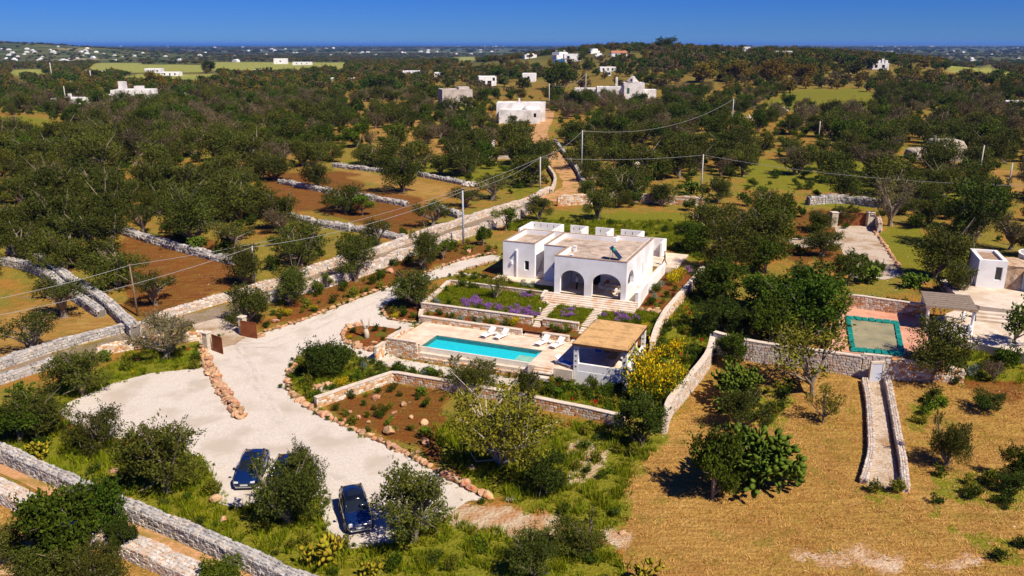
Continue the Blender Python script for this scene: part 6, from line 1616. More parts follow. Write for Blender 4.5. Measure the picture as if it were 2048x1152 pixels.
AS['cypress'] = [make_plant(125, 5000, 2.2, 9.0, .3, (.30, .12), m_dgreen, 22, .34, True, limbs=3, shape=.9)]
AS['mid'] = [make_plant(130 + i, 3600, 3.1, 5.2, .4, (.34, .13), m_olive, 15, .36, True, limbs=4, tr=.26, sprays=60) for i in range(5)]
AS['mid_dry'] = [make_plant(140 + i, 2600, 3.1, 5.2, .8, (.32, .11), m_olived, 14, .36, True, limbs=6, tr=.26, sprays=60) for i in range(2)]
AS['mid_green'] = [make_plant(150 + i, 3200, 2.8, 4.6, .3, (.36, .17), m_green, 14, .38, True, limbs=3) for i in range(2)]
AS['pine'] = [make_plant(160, 6000, 4.0, 8.0, 1.0, (.34, .14), m_dgreen, 22, .30, True, limbs=6)]
COUNT = {}
def plant(kind, base, w, h, label, name, cat, group=None, rz=None, seed=None):
    rnd = random.Random(seed if seed is not None else int(base.x * 77 + base.y * 131))
    tm, cm, aw, ah = AS[kind][rnd.randrange(len(AS[kind]))]
    q = thing(name, label, cat, base, rnd.uniform(0, 6.28) if rz is None else rz, group)
    q.scale = (w / aw, w / aw, h / ah)
    if tm: link('trunk', tm, q)
    link('crown' if tm else 'foliage', cm, q)
    return q
def plant_px(kind, x, y, ytop, wpx, label, name='olive_tree', cat='tree', group=None, sink=0.0):
    b = G(x, y); w = 1.1 * wpx * depth(b) / FOC
    # the back of the crown rises above its middle: allow for its depth when reading the height
    h = max(.4, height_at(b, ytop) - .01 * w)
    return plant(kind, b, w, h, label, name, cat, group)
NEAR = [
 ('olive', 335, 985, 828, 165, 'broad olive tree standing between the grey wall and the parking bay'), ('olive', 190, 905, 808, 105, 'smaller olive tree at the left corner of the parking bay'),
 ('olive', 72, 872, 772, 140, 'dark olive at the left edge behind the cactus'), ('green', 40, 888, 805, 105, 'bright green shrubby tree at the left edge in front of the dark olive', 'carob_tree'),
 ('olive', 576, 1045, 888, 150, 'large olive tree half covering the two parked cars'), ('olive', 612, 1000, 885, 75, 'narrow olive bough right of the large olive over the cars'), ('olive', 828, 1082, 928, 160, 'olive tree right of the nearest blue car'),
 ('fig', 1000, 935, 775, 225, 'spreading fig tree with pale bare branches above the red earth bed', 'fig_tree'), ('olive', 945, 775, 708, 112, 'olive tree in front of the pool overflow wall'), ('olive', 1052, 805, 737, 62, 'slim olive tree in front of the deck steps'),
 ('dark', 1092, 985, 898, 88, 'dense dark evergreen bush on the grass below the fig tree', 'evergreen_tree'), ('dark', 1285, 892, 790, 96, 'dark evergreen tree at the end of the lower garden wall', 'evergreen_tree'),
 ('olive_dry', 332, 718, 622, 132, 'greyish olive tree left of the gate pillar'), ('olive', 165, 790, 690, 120, 'olive tree beside the near lane wall, left of the parking bay'), ('olive', 488, 652, 562, 98, 'round dense olive tree behind the right gate pillar'),
 ('olive', 582, 610, 522, 84, 'olive tree by the lane wall, second from the gate'), ('olive', 712, 562, 465, 88, 'olive tree in the upper red earth bed'), ('olive', 848, 538, 452, 72, 'olive tree beside the lane wall left of the villa'), ('bright', 886, 520, 478, 46, 'glossy lemon tree beside the olive left of the villa', 'lemon_tree'),
 ('olive', 836, 612, 535, 100, 'olive tree at the corner of the lavender terrace and upper drive'), ('almond', 990, 605, 545, 44, 'young thin tree growing in the lavender terrace', 'young_tree'), ('green', 967, 490, 450, 32, 'small round tree in the grass behind the villa drive', 'young_tree'), ('bright', 1012, 462, 412, 50, 'bright shrub tree by the lane wall behind the villa', 'young_tree'),
 ('olive_open', 128, 635, 548, 125, 'gnarled sparse olive between the parallel field walls'), ('olive_open', 62, 708, 622, 105, 'gnarled sparse olive above the lane at the left edge'), ('olive_open', 312, 610, 535, 84, 'gnarled olive right of the wooden utility pole'),
 ('olive', 238, 575, 478, 115, 'dense olive left of the wooden utility pole'), ('olive', 130, 545, 440, 100, 'dense olive above the parallel field walls'), ('olive', 55, 520, 430, 95, 'dense olive above the walls at the left edge'), ('olive', 492, 570, 480, 78, 'olive tree behind the pole by the lane'), ('olive', 603, 530, 430, 108, 'broad olive in the field behind the lane wall'),
 ('olive_open', 470, 505, 435, 85, 'gnarled olive with pale trunk at the field wall end'), ('olive_open', 285, 470, 405, 60, 'small thin olive above the wall nearest the wooden pole'), ('olive', 395, 455, 360, 120, 'pair of merged olives at the top of the red field'), ('olive', 215, 470, 370, 110, 'olive above the bare earth patch at left'),
 ('olive', 690, 425, 362, 95, 'olive in the middle of the red soil field'), ('bright', 726, 430, 388, 58, 'bright green carob beside the field olive', 'carob_tree'), ('olive_open', 866, 452, 395, 80, 'leaning olive with pale trunk near the lane'), ('olive', 635, 378, 322, 62, 'tall olive by the short wall in the red field'),
 ('olive', 806, 385, 290, 84, 'tall forked olive in the yellow grass field'), ('olive_open', 932, 415, 372, 84, 'gnarled olive behind the tall lane pole'), ('olive', 930, 352, 285, 78, 'dense round olive in the green back field'), ('olive', 745, 333, 282, 80, 'olive at the edge of the green back field'), ('olive', 548, 360, 300, 85, 'olive left of the red soil field'),
 ('bright', 532, 418, 382, 42, 'small bright tree left of the red soil field', 'young_tree'), ('bright', 570, 440, 400, 40, 'small bright tree on the middle field wall', 'young_tree'), ('olive_open', 985, 400, 345, 80, 'gnarled olive beside the dirt track'), ('olive_open', 755, 500, 430, 60, 'half dead olive by the lane wall below the field', 'olive_tree'), ('olive', 735, 505, 468, 55, 'small olive behind the lane wall, left of the leaning olive'),
 ('olive', 1078, 440, 388, 62, 'olive beside the lane behind the villa screens'), ('olive', 1196, 440, 372, 70, 'olive behind the villa, left of the prickly pear wall'), ('olive', 1240, 415, 375, 40, 'small olive on the retaining wall behind the villa'), ('olive', 1322, 412, 362, 60, 'olive against the retaining wall behind the villa'), ('olive', 1435, 405, 352, 66, 'olive right of the pole with prickly pears'),
 # right of the villa
 ('olive', 1450, 545, 432, 110, 'large olive tree right of the villa terrace'), ('olive_dry', 1490, 500, 420, 70, 'greyish olive behind the large one right of the villa'), ('green', 1545, 490, 410, 85, 'green tree left of the side drive', 'citrus_tree'), ('green', 1400, 505, 445, 75, 'leafy tree at the hillside right of the villa', 'citrus_tree'),
 ('olive', 1645, 512, 455, 82, "pale olive beside the neighbour's drive"), ('olive', 1640, 462, 418, 58, "round olive left of the brown double gate"), ('green', 1560, 450, 385, 60, 'small trunked tree left of the brown double gate', 'citrus_tree'),
 ('green', 1530, 545, 478, 80, 'orchard tree with visible fork beside the dry patch', 'citrus_tree'), ('green', 1440, 600, 520, 105, 'dense orchard tree next to the wavy boundary wall', 'citrus_tree'), ('green', 1530, 625, 545, 120, 'dense dark orchard tree in the middle of the orchard', 'citrus_tree'), ('dark', 1620, 600, 515, 110, 'dark orchard tree above the pink terrace', 'citrus_tree'), ('green', 1625, 668, 545, 150, 'tallest orchard tree, left of the pink terrace', 'citrus_tree'), ('green', 1540, 700, 600, 100, 'orchard tree shading the dry patch', 'citrus_tree'), ('dark', 1695, 570, 505, 70, "dark tree at the lower end of the neighbour's drive", 'citrus_tree'), ('bright', 1665, 672, 590, 60, 'yellowish green tree at the left edge of the pink terrace', 'citrus_tree'),
 ('dark', 1435, 668, 590, 95, 'dark bushy tree at the top of the grassy strip', 'evergreen_tree'), ('dark', 1480, 665, 605, 60, 'dark bush beside the dry orchard patch', 'evergreen_tree'), ('green', 1462, 728, 665, 64, 'round green tree in the corner of the field walls', 'citrus_tree'),
 ('almond', 1625, 790, 655, 165, 'sparse tree with bare twigs in front of the pool terrace wall', 'almond_tree'), ('almond', 1645, 845, 772, 72, 'low leaning bright tree with black trunk in the dry field', 'almond_tree'), ('olive', 1480, 860, 775, 105, 'silvery olive beside the cactus in the dry field'), ('green', 1425, 998, 862, 105, 'leaning green tree with long shadow in the dry field', 'carob_tree'),
 ('olive', 1893, 930, 820, 82, 'olive tree right of the sunken ramp'), ('green', 2030, 960, 890, 50, 'small green tree at the right edge of the dry field', 'almond_tree'), ('dark', 1975, 822, 778, 60, 'low dark bush in the dry field at right', 'evergreen_tree'), ('dark', 2020, 985, 935, 55, 'dark bush below the small tree at the right edge', 'evergreen_tree'),
 ('olive', 1862, 762, 625, 118, 'olive with black trunk in front of the pergola'), ('bright', 2030, 700, 590, 90, 'bright green tree at the right edge of the beige terrace', 'almond_tree'), ('olive', 1895, 590, 510, 70, "silvery olive behind the neighbour's pergola"), ('olive', 1870, 555, 440, 115, "large silvery olive on the neighbour's lawn"), ('olive_open', 1920, 595, 520, 60, 'forked olive beside the pergola roof'),
 ('olive_dry', 1780, 452, 355, 95, 'brownish olive behind the neighbour\'s lawn'), ('pine', 1945, 500, 350, 125, 'tall dark pine-like tree at the right', 'pine_tree'), ('olive_dry', 2020, 500, 415, 90, 'greyish brown olive at the right edge', ), ('olive', 1690, 400, 335, 80, 'dense dark olive behind the tumbled wall'), ('olive', 1820, 420, 345, 90, 'olive right of the tumbled wall'),
 ('mastic', 650, 757, 682, 108, 'large dark mastic bush in the garden bed by the drive', 'mastic_bush'), ('broom', 1300, 800, 695, 105, 'big broom bush covered in yellow flowers beside the pavilion', 'broom_bush'), ('broom_small', 1345, 715, 680, 45, 'smaller yellow broom left of the dark bush', 'broom_bush'),
 ('olive', 1165, 1110, 1020, 100, 'olive bush at the bottom edge right of centre'), ('olive', 1070, 1150, 1060, 120, 'olive bush at the bottom edge below the rubble patch'),
 ('green', 130, 1130, 975, 165, 'big green tree in the lower left corner by the rubble wall', 'carob_tree'), ('green', 205, 1090, 965, 100, 'upright green tree overlapping the footpath', 'carob_tree'), ('olive', 115, 1165, 1060, 130, 'greyish olive in the lower left corner'), ('dark', 248, 1115, 1042, 56, 'small dark tree beside the rubble wall end', 'carob_tree'), ('olive', 20, 1120, 1030, 90, 'olive at the very left of the lower corner'), ('olive', 200, 1190, 1090, 110, 'olive at the bottom edge near the rubble wall'), ('green', 430, 1185, 1128, 110, 'green bush at the bottom edge on the footpath', 'carob_tree'),
]
for e in NEAR:
    k, x, y, yt, w, lb = e[:6]; nm = e[6] if len(e) > 6 else 'olive_tree'
    plant_px(k, x, y, yt, w, lb, nm, 'bush' if 'bush' in nm else 'tree')
# ------------------------------------------------------------------ groves
CLEAR = [   # ground that stays open between the groves
 [(405,690),(470,640),(560,585),(700,520),(930,430),(1090,370),(1150,395),(1260,420),(1410,425),(1440,520),(1500,560),(1640,560),(1700,440),(1760,440),(1960,520),(2200,520),(2400,1300),(-300,1300),(-300,760),(0,740),(270,655)],
 [(1070,420),(1120,360),(1085,320),(1055,275),(1075,225),(1120,225),(1115,280),(1140,320),(1185,385),(1160,420)],
 [(-40,225),(60,232),(140,246),(144,285),(60,275),(-40,262)],
 [(250,470),(480,520),(500,570),(340,645),(240,640),(260,560)],
 [(545,345),(700,325),(930,365),(1050,395),(900,440),(700,500),(620,470),(500,420)],
 [(700,205),(820,205),(830,225),(700,225)], [(690,300),(850,290),(950,320),(690,325)],
 [(-60,640),(60,610),(240,600),(270,655),(120,700),(-60,745)],
 [(985,245),(1100,235),(1100,200),(985,200)], [(1180,205),(1330,205),(1330,190),(1180,190)], [(220,205),(330,208),(330,195),(220,195)], [(95,222),(165,222),(165,208),(95,208)],
 [(1590,185),(1700,178),(1765,190),(1755,215),(1640,222),(1500,212)], [(1600,400),(1990,400),(2060,440),(1900,425),(1640,415)],
 [(1800,325),(1930,325),(1930,300),(1800,300)], [(1960,340),(2060,340),(2060,395),(1980,395)], [(880,222),(955,222),(955,205),(880,205)],
 [(1380,300),(1420,290),(1420,270),(1400,265)],
 [(10,340),(60,338),(65,372),(10,375)], [(215,342),(290,350),(290,402),(215,396)], [(-20,440),(45,445),(45,478),(-20,478)], [(20,372),(80,372),(80,398),(20,395)], [(560,300),(600,296),(610,318),(560,320)], [(1500,330),(1560,320),(1600,345),(1520,360)], [(1240,300),(1290,295),(1290,312),(1240,318)],
] + [[(x, y + (7 if y > 0.5 * (min(q[1] for q in m) + max(q[1] for q in m)) else -1)) for x, y in m] for m in MEADOW]
CLW = [[(p.x, p.y) for p in GP(c)] for c in CLEAR]
def open_ground(x, y):
    r = np.zeros(np.shape(x), bool)
    for c in CLW: r |= inside(c, x, y)
    return r
rs = np.random.RandomState(8)
HOUSES = [(o.location.x, o.location.y, max(7, .035 * o.location.y), min(220, 20 + .09 * o.location.y)) for o in bpy.data.objects if o.get('category') in ('house', 'cistern', 'stone heap') and o.parent is None and o.location.y > 140]
def before_house(x, y):
    r = np.zeros(np.shape(x), bool)
    for hx, hy, hw, hd in HOUSES:
        lx = hx * y / hy       # the sight line to the house
        r |= (np.abs(x - lx) < hw) & (y > hy - hd) & (y < hy + hw)
    return r
def spread(y0, y1, dens, jitter=1.0, half=.66):
    """jittered points over the wedge of land in view, density in trees per square metre"""
    s = 1 / math.sqrt(dens)
    xs = np.arange(-half * y1 - 20, half * y1 + 20, s); ys = np.arange(y0, y1, s)
    X_, Y_ = np.meshgrid(xs, ys); X_ = X_.ravel(); Y_ = Y_.ravel()
    X_ = X_ + rs.uniform(-.5, .5, X_.size) * s * jitter; Y_ = Y_ + rs.uniform(-.5, .5, Y_.size) * s * jitter
    k = (np.abs(X_) < half * Y_ + 15)
    return X_[k], Y_[k]
X1, Y1 = spread(104, 430, 1 / 50.0)
k = ~open_ground(X1, Y1) & ~(before_house(X1, Y1) & (rs.rand(len(X1)) < .65)); X1, Y1 = X1[k], Y1[k]
# keep clear of the trees already standing
near_xy = np.array([(o.location.x, o.location.y) for o in bpy.data.objects if o.get('category') == 'tree'])
k = np.array([np.min((near_xy[:, 0] - x) ** 2 + (near_xy[:, 1] - y) ** 2) > 22 for x, y in zip(X1, Y1)]); X1, Y1 = X1[k], Y1[k]
# gaps in the groves: patches without trees
gap = np.sin(X1 * .055 + 1.1 * np.sin(Y1 * .031)) * np.sin(Y1 * .047 + .9 * np.sin(X1 * .04)) > np.where(X1 < -.2 * Y1, .8, .45)
gap |= (rs.rand(len(X1)) < np.where(X1 < -.2 * Y1, .04, .16))
X1, Y1 = X1[~gap], Y1[~gap]
o_ = np.argsort(Y1); X1, Y1 = X1[o_], Y1[o_]
IND = 285
AREA = [(-.30, 'in the left grove'), (-.12, 'above the field walls'), (.06, 'near the dirt track'), (.26, 'above the villa'), (2, 'on the right slope')]
def area(x, y):
    for a, t in AREA:
        if x / y < a: return t
for i in range(min(IND, len(X1))):
    x, y = float(X1[i]), float(Y1[i]); b = Vector((x, y, float(terr(x, y))))
    u = rs.rand(); dry = .07 if x / y < .1 else .12
    w = rs.uniform(4.6, 9.0); h = w * rs.uniform(.68, .92)
    if x < -.12 * y: w *= 1.12; h *= 1.15
    pl_ = place(b, h)
    if u < dry: plant('olive_dry', b, w * .95, h, 'thin brownish olive %s%s' % (area(x, y), pl_), 'olive_tree', 'tree', 'olives ' + area(x, y))
    elif u > .93: plant('green', b, w * .75, h * .8, 'bushy green tree %s%s' % (area(x, y), pl_), 'carob_tree', 'tree', 'green trees ' + area(x, y))
    else: plant('mid' if y > 150 else 'olive', b, w, h, 'grey-green olive %s%s' % (area(x, y), pl_), 'olive_tree', 'tree', 'olives ' + area(x, y))

# everything farther is a mass of trees nobody could count
def source(name, meshes):
    out = []
    for tm, cm in meshes:
        bm = bmesh.new(); bm.from_mesh(cm)
        if tm: bm.from_mesh(tm)
        out.append((tm, cm))
    return out
def scatter(name, label, srcs, P, scl, rotz, vid, sclz=None):
    me = bpy.data.meshes.new(name); me.vertices.add(len(P)); me.vertices.foreach_set('co', np.asarray(P, np.float32).ravel())
    for nm, ty, arr in (('scl', 'FLOAT', scl), ('rotz', 'FLOAT', rotz), ('sclz', 'FLOAT', scl if sclz is None else sclz)):
        a = me.attributes.new(nm, ty, 'POINT'); a.data.foreach_set('value', np.asarray(arr, np.float32))
    a = me.attributes.new('vid', 'INT', 'POINT'); a.data.foreach_set('value', np.asarray(vid, np.int32))
    o = link(name, me); tag(o, label, None, None, 'stuff')
    ng = bpy.data.node_groups.new(name, 'GeometryNodeTree')
    ng.interface.new_socket('Geometry', in_out='INPUT', socket_type='NodeSocketGeometry'); ng.interface.new_socket('Geometry', in_out='OUTPUT', socket_type='NodeSocketGeometry')
    N = ng.nodes; Lk = ng.links
    gi = N.new('NodeGroupInput'); go = N.new('NodeGroupOutput'); iop = N.new('GeometryNodeInstanceOnPoints'); g2 = N.new('GeometryNodeGeometryToInstance')
    for m in srcs:
        so = bpy.data.objects.new(name + '_leafage', m)
        oi = N.new('GeometryNodeObjectInfo'); oi.inputs['Object'].default_value = so
        Lk.new(oi.outputs['Geometry'], g2.inputs[0])
    def attr(nm, ty):
        a = N.new('GeometryNodeInputNamedAttribute'); a.data_type = ty; a.inputs['Name'].default_value = nm
        return a.outputs['Attribute']
    Lk.new(gi.outputs[0], iop.inputs['Points']); Lk.new(g2.outputs[0], iop.inputs['Instance'])
    iop.inputs['Pick Instance'].default_value = True
    Lk.new(attr('vid', 'INT'), iop.inputs['Instance Index'])
    cx = N.new('ShaderNodeCombineXYZ'); s_ = attr('scl', 'FLOAT'); Lk.new(s_, cx.inputs[0]); Lk.new(s_, cx.inputs[1]); Lk.new(attr('sclz', 'FLOAT'), cx.inputs[2]); Lk.new(cx.outputs[0], iop.inputs['Scale'])
    rx = N.new('ShaderNodeCombineXYZ'); Lk.new(attr('rotz', 'FLOAT'), rx.inputs[2]); e2 = N.new('FunctionNodeEulerToRotation'); Lk.new(rx.outputs[0], e2.inputs[0]); Lk.new(e2.outputs[0], iop.inputs['Rotation'])
    Lk.new(iop.outputs[0], go.inputs[0])
    md = o.modifiers.new('scatter', 'NODES'); md.node_group = ng
    return o
def merge(tm, cm, name):
    """trunk and crown as one mesh for the far copies"""
    bm = bmesh.new(); bm.from_mesh(cm); n0 = len(bm.faces)
    if tm:
        bm.from_mesh(tm); bm.faces.ensure_lookup_table()
        for f in bm.faces[n0:]: f.material_index = 1
    m = bpy.data.meshes.new(name); bm.to_mesh(m); bm.free()
    m.materials.append(cm.materials[0]); m.materials.append(m_bark); return m
FARK = [make_plant(200 + i, 620, 3.2, 5.2, .6, (.85, .42), [m_olive, m_olive, m_olive, m_olived, m_green, m_brown][i], 13, .38, True, limbs=2, tr=.3, sprays=20) for i in range(6)]
MIDM = [merge(a[0], a[1], 'tree') for a in AS['mid'] + AS['mid_dry'] + AS['mid_green']]
FARM = [merge(a[0], a[1], 'tree') for a in FARK]
xm, ym = X1[IND:], Y1[IND:]
n = len(xm)
vid = np.where(rs.rand(n) < .84, rs.randint(0, 5, n), rs.randint(5, 9, n))
w = rs.uniform(.65, 1.45, n)
scatter('olive_groves', 'olive groves covering the middle distance beyond the nearer trees', MIDM, np.stack([xm, ym, terr(xm, ym)], -1), w, rs.uniform(0, 6.28, n), vid, w * rs.uniform(.85, 1.15, n))
def thin(x, y, clumps, keep):
    """clumped cover: keep more trees where the woods are, few over fields"""
    f = np.sin(x * clumps + 1.7 * np.sin(y * clumps * .43)) * np.sin(y * clumps * .8 + 1.3 * np.sin(x * clumps * .6))
    return rs.rand(len(x)) < np.clip(keep + .55 * f, .12, 1)
xa, ya = spread(430, 1300, 1 / 95.0); k = thin(xa, ya, .012, .62) & ~open_ground(xa, ya) & ~(before_house(xa, ya) & (rs.rand(len(xa)) < .55)); xa, ya = xa[k], ya[k]
xb, yb = spread(1300, 4200, 1 / 520.0); k = thin(xb, yb, .004, .52) & ~open_ground(xb, yb) & ~(before_house(xb, yb) & (rs.rand(len(xb)) < .6)); xb, yb = xb[k], yb[k]
xc, yc = spread(4200, 11000, 1 / 9000.0); k = thin(xc, yc, .0015, .5) & ~before_house(xc, yc); xc, yc = xc[k], yc[k]
xf = np.concatenate([xa, xb, xc]); yf = np.concatenate([ya, yb, yc]); n = len(xf)
sc = np.concatenate([rs.uniform(.9, 1.4, len(xa)), rs.uniform(1.2, 2.6, len(xb)), rs.uniform(3.5, 8, len(xc))])
vid = rs.choice(6, n, p=[.29, .28, .24, .06, .10, .03])
ridge = np.exp(-((xf - 200) / 110) ** 2 - ((yf - 620) / 90) ** 2) > .55       # the russet oak wood below the ridge
vid = np.where(ridge & (rs.rand(n) < .4), 5, vid); sc = np.where(ridge, sc * 1.35, sc)
scatter('distant_woodland', 'distant olive groves and woods spreading to the coast', FARM, np.stack([xf, yf, terr(xf, yf)], -1), sc, rs.uniform(0, 6.28, n), vid, sc * np.where(np.arange(n) < len(xa), .95, .45))
# landmark trees that stand out of the far groves
for (k, x, y, yt, w, lb, nm) in [('dark', 1331, 100, 70, 46, 'big round dark tree on the skyline of the ridge', 'umbrella_tree'), ('dark', 1496, 98, 80, 16, 'small dark tree on the ridge skyline', 'umbrella_tree'), ('dark', 1545, 100, 81, 26, 'round dark tree on the ridge left of a similar one', 'umbrella_tree'), ('dark', 1603, 102, 82, 34, 'broad dark tree on the ridge, rightmost of the skyline trees', 'umbrella_tree'),
      ('green', 1115, 178, 122, 70, 'large dark green tree behind the low white farmhouse', 'carob_tree'), ('russet', 310, 180, 140, 48, 'big russet tree behind the rambling farmhouse', 'oak_tree'), ('cypress', 283, 172, 152, 12, 'dark cypress left of the russet tree', 'cypress_tree'), ('dark', 420, 145, 120, 26, 'dark round tree at the end of the pale field', 'carob_tree'), ('dark', 250, 152, 140, 22, 'dark tree by the field wall at left', 'carob_tree'),
      ('russet', 1405, 165, 120, 60, 'russet oak at the left of the oak wood on the slope', 'oak_tree'), ('russet', 1470, 165, 118, 60, 'russet oak in the middle of the oak wood', 'oak_tree'), ('russet', 1540, 170, 118, 64, 'russet oak at the right of the oak wood', 'oak_tree'), ('russet', 1605, 168, 125, 56, 'dark russet oak at the right end of the wood', 'oak_tree'), ('dark', 755, 185, 148, 70, 'dark broad tree left of the grey cube house', 'carob_tree'), ('dark', 1010, 165, 135, 50, 'dark tree between the two white middle houses', 'carob_tree'), ('dark', 820, 156, 143, 18, 'round dark tree before the half hidden white house', 'carob_tree')]:
    plant_px(k, x, y, yt, w, lb, nm, 'tree')
# the palm by the grey cube house
b = G(918, 232); q = thing('palm_tree', 'palm tree with drooping yellow fronds below the grey cube house', 'tree', b)
MB().tube([(0, 0, -.3), (.1, 0, 2), (0, .1, 4.2)], [.45, .38, .36], 8).build('trunk', m_bark, q)
fr = MB(); rp = random.Random(3)
for i in range(44):
    a = rp.uniform(0, 6.28); e = rp.uniform(-.5, 1.1); L_ = rp.uniform(2.6, 3.6); d = Vector((math.cos(a), math.sin(a), 0)); s_ = Vector((-d.y, d.x, 0)); pts = []
    for t in (0, .35, .7, 1): pts.append(Vector((0, 0, 4.2)) + d * L_ * t * math.cos(e * .8) + Vector((0, 0, L_ * (math.sin(e) * t - .75 * t * t))))
    for t in range(3):
        w0, w1 = (.10, .45, .38, .05)[t], (.10, .45, .38, .05)[t + 1]; fr.add([pts[t] - s_ * w0, pts[t] + s_ * w0, pts[t + 1] + s_ * w1, pts[t + 1] - s_ * w1], [(0, 1, 2, 3)])
fm = fr.mesh('fronds', material('palm_frond', (.16, .15, .02), (.28, .22, .05), 2, rough=.6)); link('fronds', fm, q)

# ------------------------------------------------------------------ ground cover
def in_polys(polys, n, ymin=None, ymax=None, dens=None, cap=40000, avoid=()):
    P_ = []
    for p in polys:
        w_ = [(q.x, q.y) for q in GP(p)]; a = np.array(w_)
        lo, hi = a.min(0), a.max(0)
        lo = np.maximum(lo, (-60, 38)); hi = np.minimum(hi, (75, 128))
        if (hi <= lo).any(): continue
        m = int(min(cap, (hi - lo).prod() * dens))
        x = rs.uniform(lo[0], hi[0], m); y = rs.uniform(lo[1], hi[1], m); k = inside(w_, x, y)
        P_.append(np.stack([x[k], y[k]], -1))
    P_ = np.concatenate(P_)
    k = np.ones(len(P_), bool)
    for av in avoid: k &= ~inside(av, P_[:, 0], P_[:, 1])
    return P_[k]
DRW = [(q.x, q.y) for q in GP(DRIVE)]
VIL = [(q.x, q.y) for q in [W(-13.2, -18.8), W(12.9, -16.3), W(13.2, 0), W(10.8, 23.3), W(-8.2, 23), W(-9, 2), W(-13.4, 1)]]
FPW = []
_fp = smooth_path(GP([(-80,905),(0,937),(90,977),(215,1030),(330,1085),(480,1150),(600,1200)]), 1.0)
FPW = [(p.x - .25, p.y + .42) for p in _fp] + [(p.x + .25, p.y - .42) for p in _fp[::-1]]
def tuft(seed, nb, h, sp, w, mat, lean=.5):
    r = np.random.RandomState(seed); V = []
    for i in range(nb):
        a = r.uniform(0, 6.28); d = np.array([np.cos(a), np.sin(a), 0]); p = d * sp * np.sqrt(r.rand()); hh = h * r.uniform(.5, 1.2); b2 = r.uniform(0, 6.28); s = np.array([np.cos(b2), np.sin(b2), 0]) * w
        tip = p + d * hh * lean * r.uniform(.2, 1.3) + np.array([0, 0, hh]); V += [p - s, p + s, tip]
    t = r.uniform(.65, 1.35, nb); cols = np.repeat(np.stack([t, t, t], -1), 3, 0)
    return mesh_np('tuft', V, np.arange(nb * 3).reshape(-1, 3), mat, cols=cols)
TG = [tuft(i, 26, .42, .34, .035, m_blade) for i in range(3)] + [tuft(9, 22, .65, .25, .03, m_blade, .3)]
TS = [tuft(20 + i, 22, .16, .4, .03, m_strawb, 1.6) for i in range(3)]
GR = GREEN[:5] + [GREEN[5], GREEN[10]]
Pg = in_polys(GR, 0, dens=5.0, avoid=(DRW, VIL, FPW))
n_ = np.sin(Pg[:, 0] * .9 + np.sin(Pg[:, 1] * .7)) * np.sin(Pg[:, 1] * 1.1) ; Pg = Pg[rs.rand(len(Pg)) < .62 + .38 * n_]
n = len(Pg); sc = rs.uniform(.6, 1.35, n) * np.where(Pg[:, 1] < 62, 1, .85)
scatter('wild_grass', 'wild green grass growing over the garden verges and slopes', TG, np.column_stack([Pg, terr(Pg[:, 0], Pg[:, 1])]), sc, rs.uniform(0, 6.28, n), rs.randint(0, 4, n))
Ps = in_polys(DRY[:2] + [DRY[6]], 0, dens=4.0, avoid=(FPW,))
n = len(Ps); sc = rs.uniform(.4, .95, n)
scatter('dry_straw', 'mown dry straw lying over the open field', TS, np.column_stack([Ps, terr(Ps[:, 0], Ps[:, 1])]), sc, rs.uniform(0, 6.28, n), rs.randint(0, 3, n))
# tufts creeping onto the gravel along its edge
ed = []
for i in range(len(DRW)):
    a, b = np.array(DRW[i]), np.array(DRW[(i + 1) % len(DRW)]); m = int(np.linalg.norm(b - a) * 3.2); t = rs.rand(m)[:, None]; ed.append(a + (b - a) * t + rs.normal(size=(m, 2)) * .28)
ed = np.concatenate(ed); n = len(ed)
scatter('edge_grass', 'tufts of grass and weeds creeping onto the edge of the gravel', TG + [AS['small'][0][1]], np.column_stack([ed, terr(ed[:, 0], ed[:, 1]) + .02]), rs.uniform(.25, .6, n), rs.uniform(0, 6.28, n), rs.choice(5, n, p=[.24, .24, .24, .23, .05]))
# weeds and low bushes in the green parts and along the groves
WD = [a[1] for a in AS['small']]
Pw = np.concatenate([in_polys(GR, 0, dens=.16, avoid=(DRW, VIL, FPW)), in_polys(WEEDS, 0, dens=.55), in_polys(RED[:2], 0, dens=.20, avoid=(DRW,)), in_polys([GREEN[4]], 0, dens=.8, avoid=(VIL,)), in_polys([GREEN[2]], 0, dens=.5, avoid=(DRW,))])
n = len(Pw); sc = rs.uniform(.5, 1.5, n)
scatter('weeds', 'low weeds and wild herbs dotted through grass and beds', WD, np.column_stack([Pw, terr(Pw[:, 0], Pw[:, 1])]), sc, rs.uniform(0, 6.28, n), rs.choice(4, n, p=[.3, .3, .2, .2]))
SHM = [a[1] for a in AS['shrub']]
xu, yu = spread(104, 420, 1 / 42.0); k = ~open_ground(xu, yu); xu, yu = xu[k], yu[k]; n = len(xu)
scatter('undergrowth', 'low scrub growing between the olive trees', SHM, np.stack([xu, yu, terr(xu, yu)], -1), rs.uniform(.5, 1.7, n), rs.uniform(0, 6.28, n), rs.randint(0, 3, n))
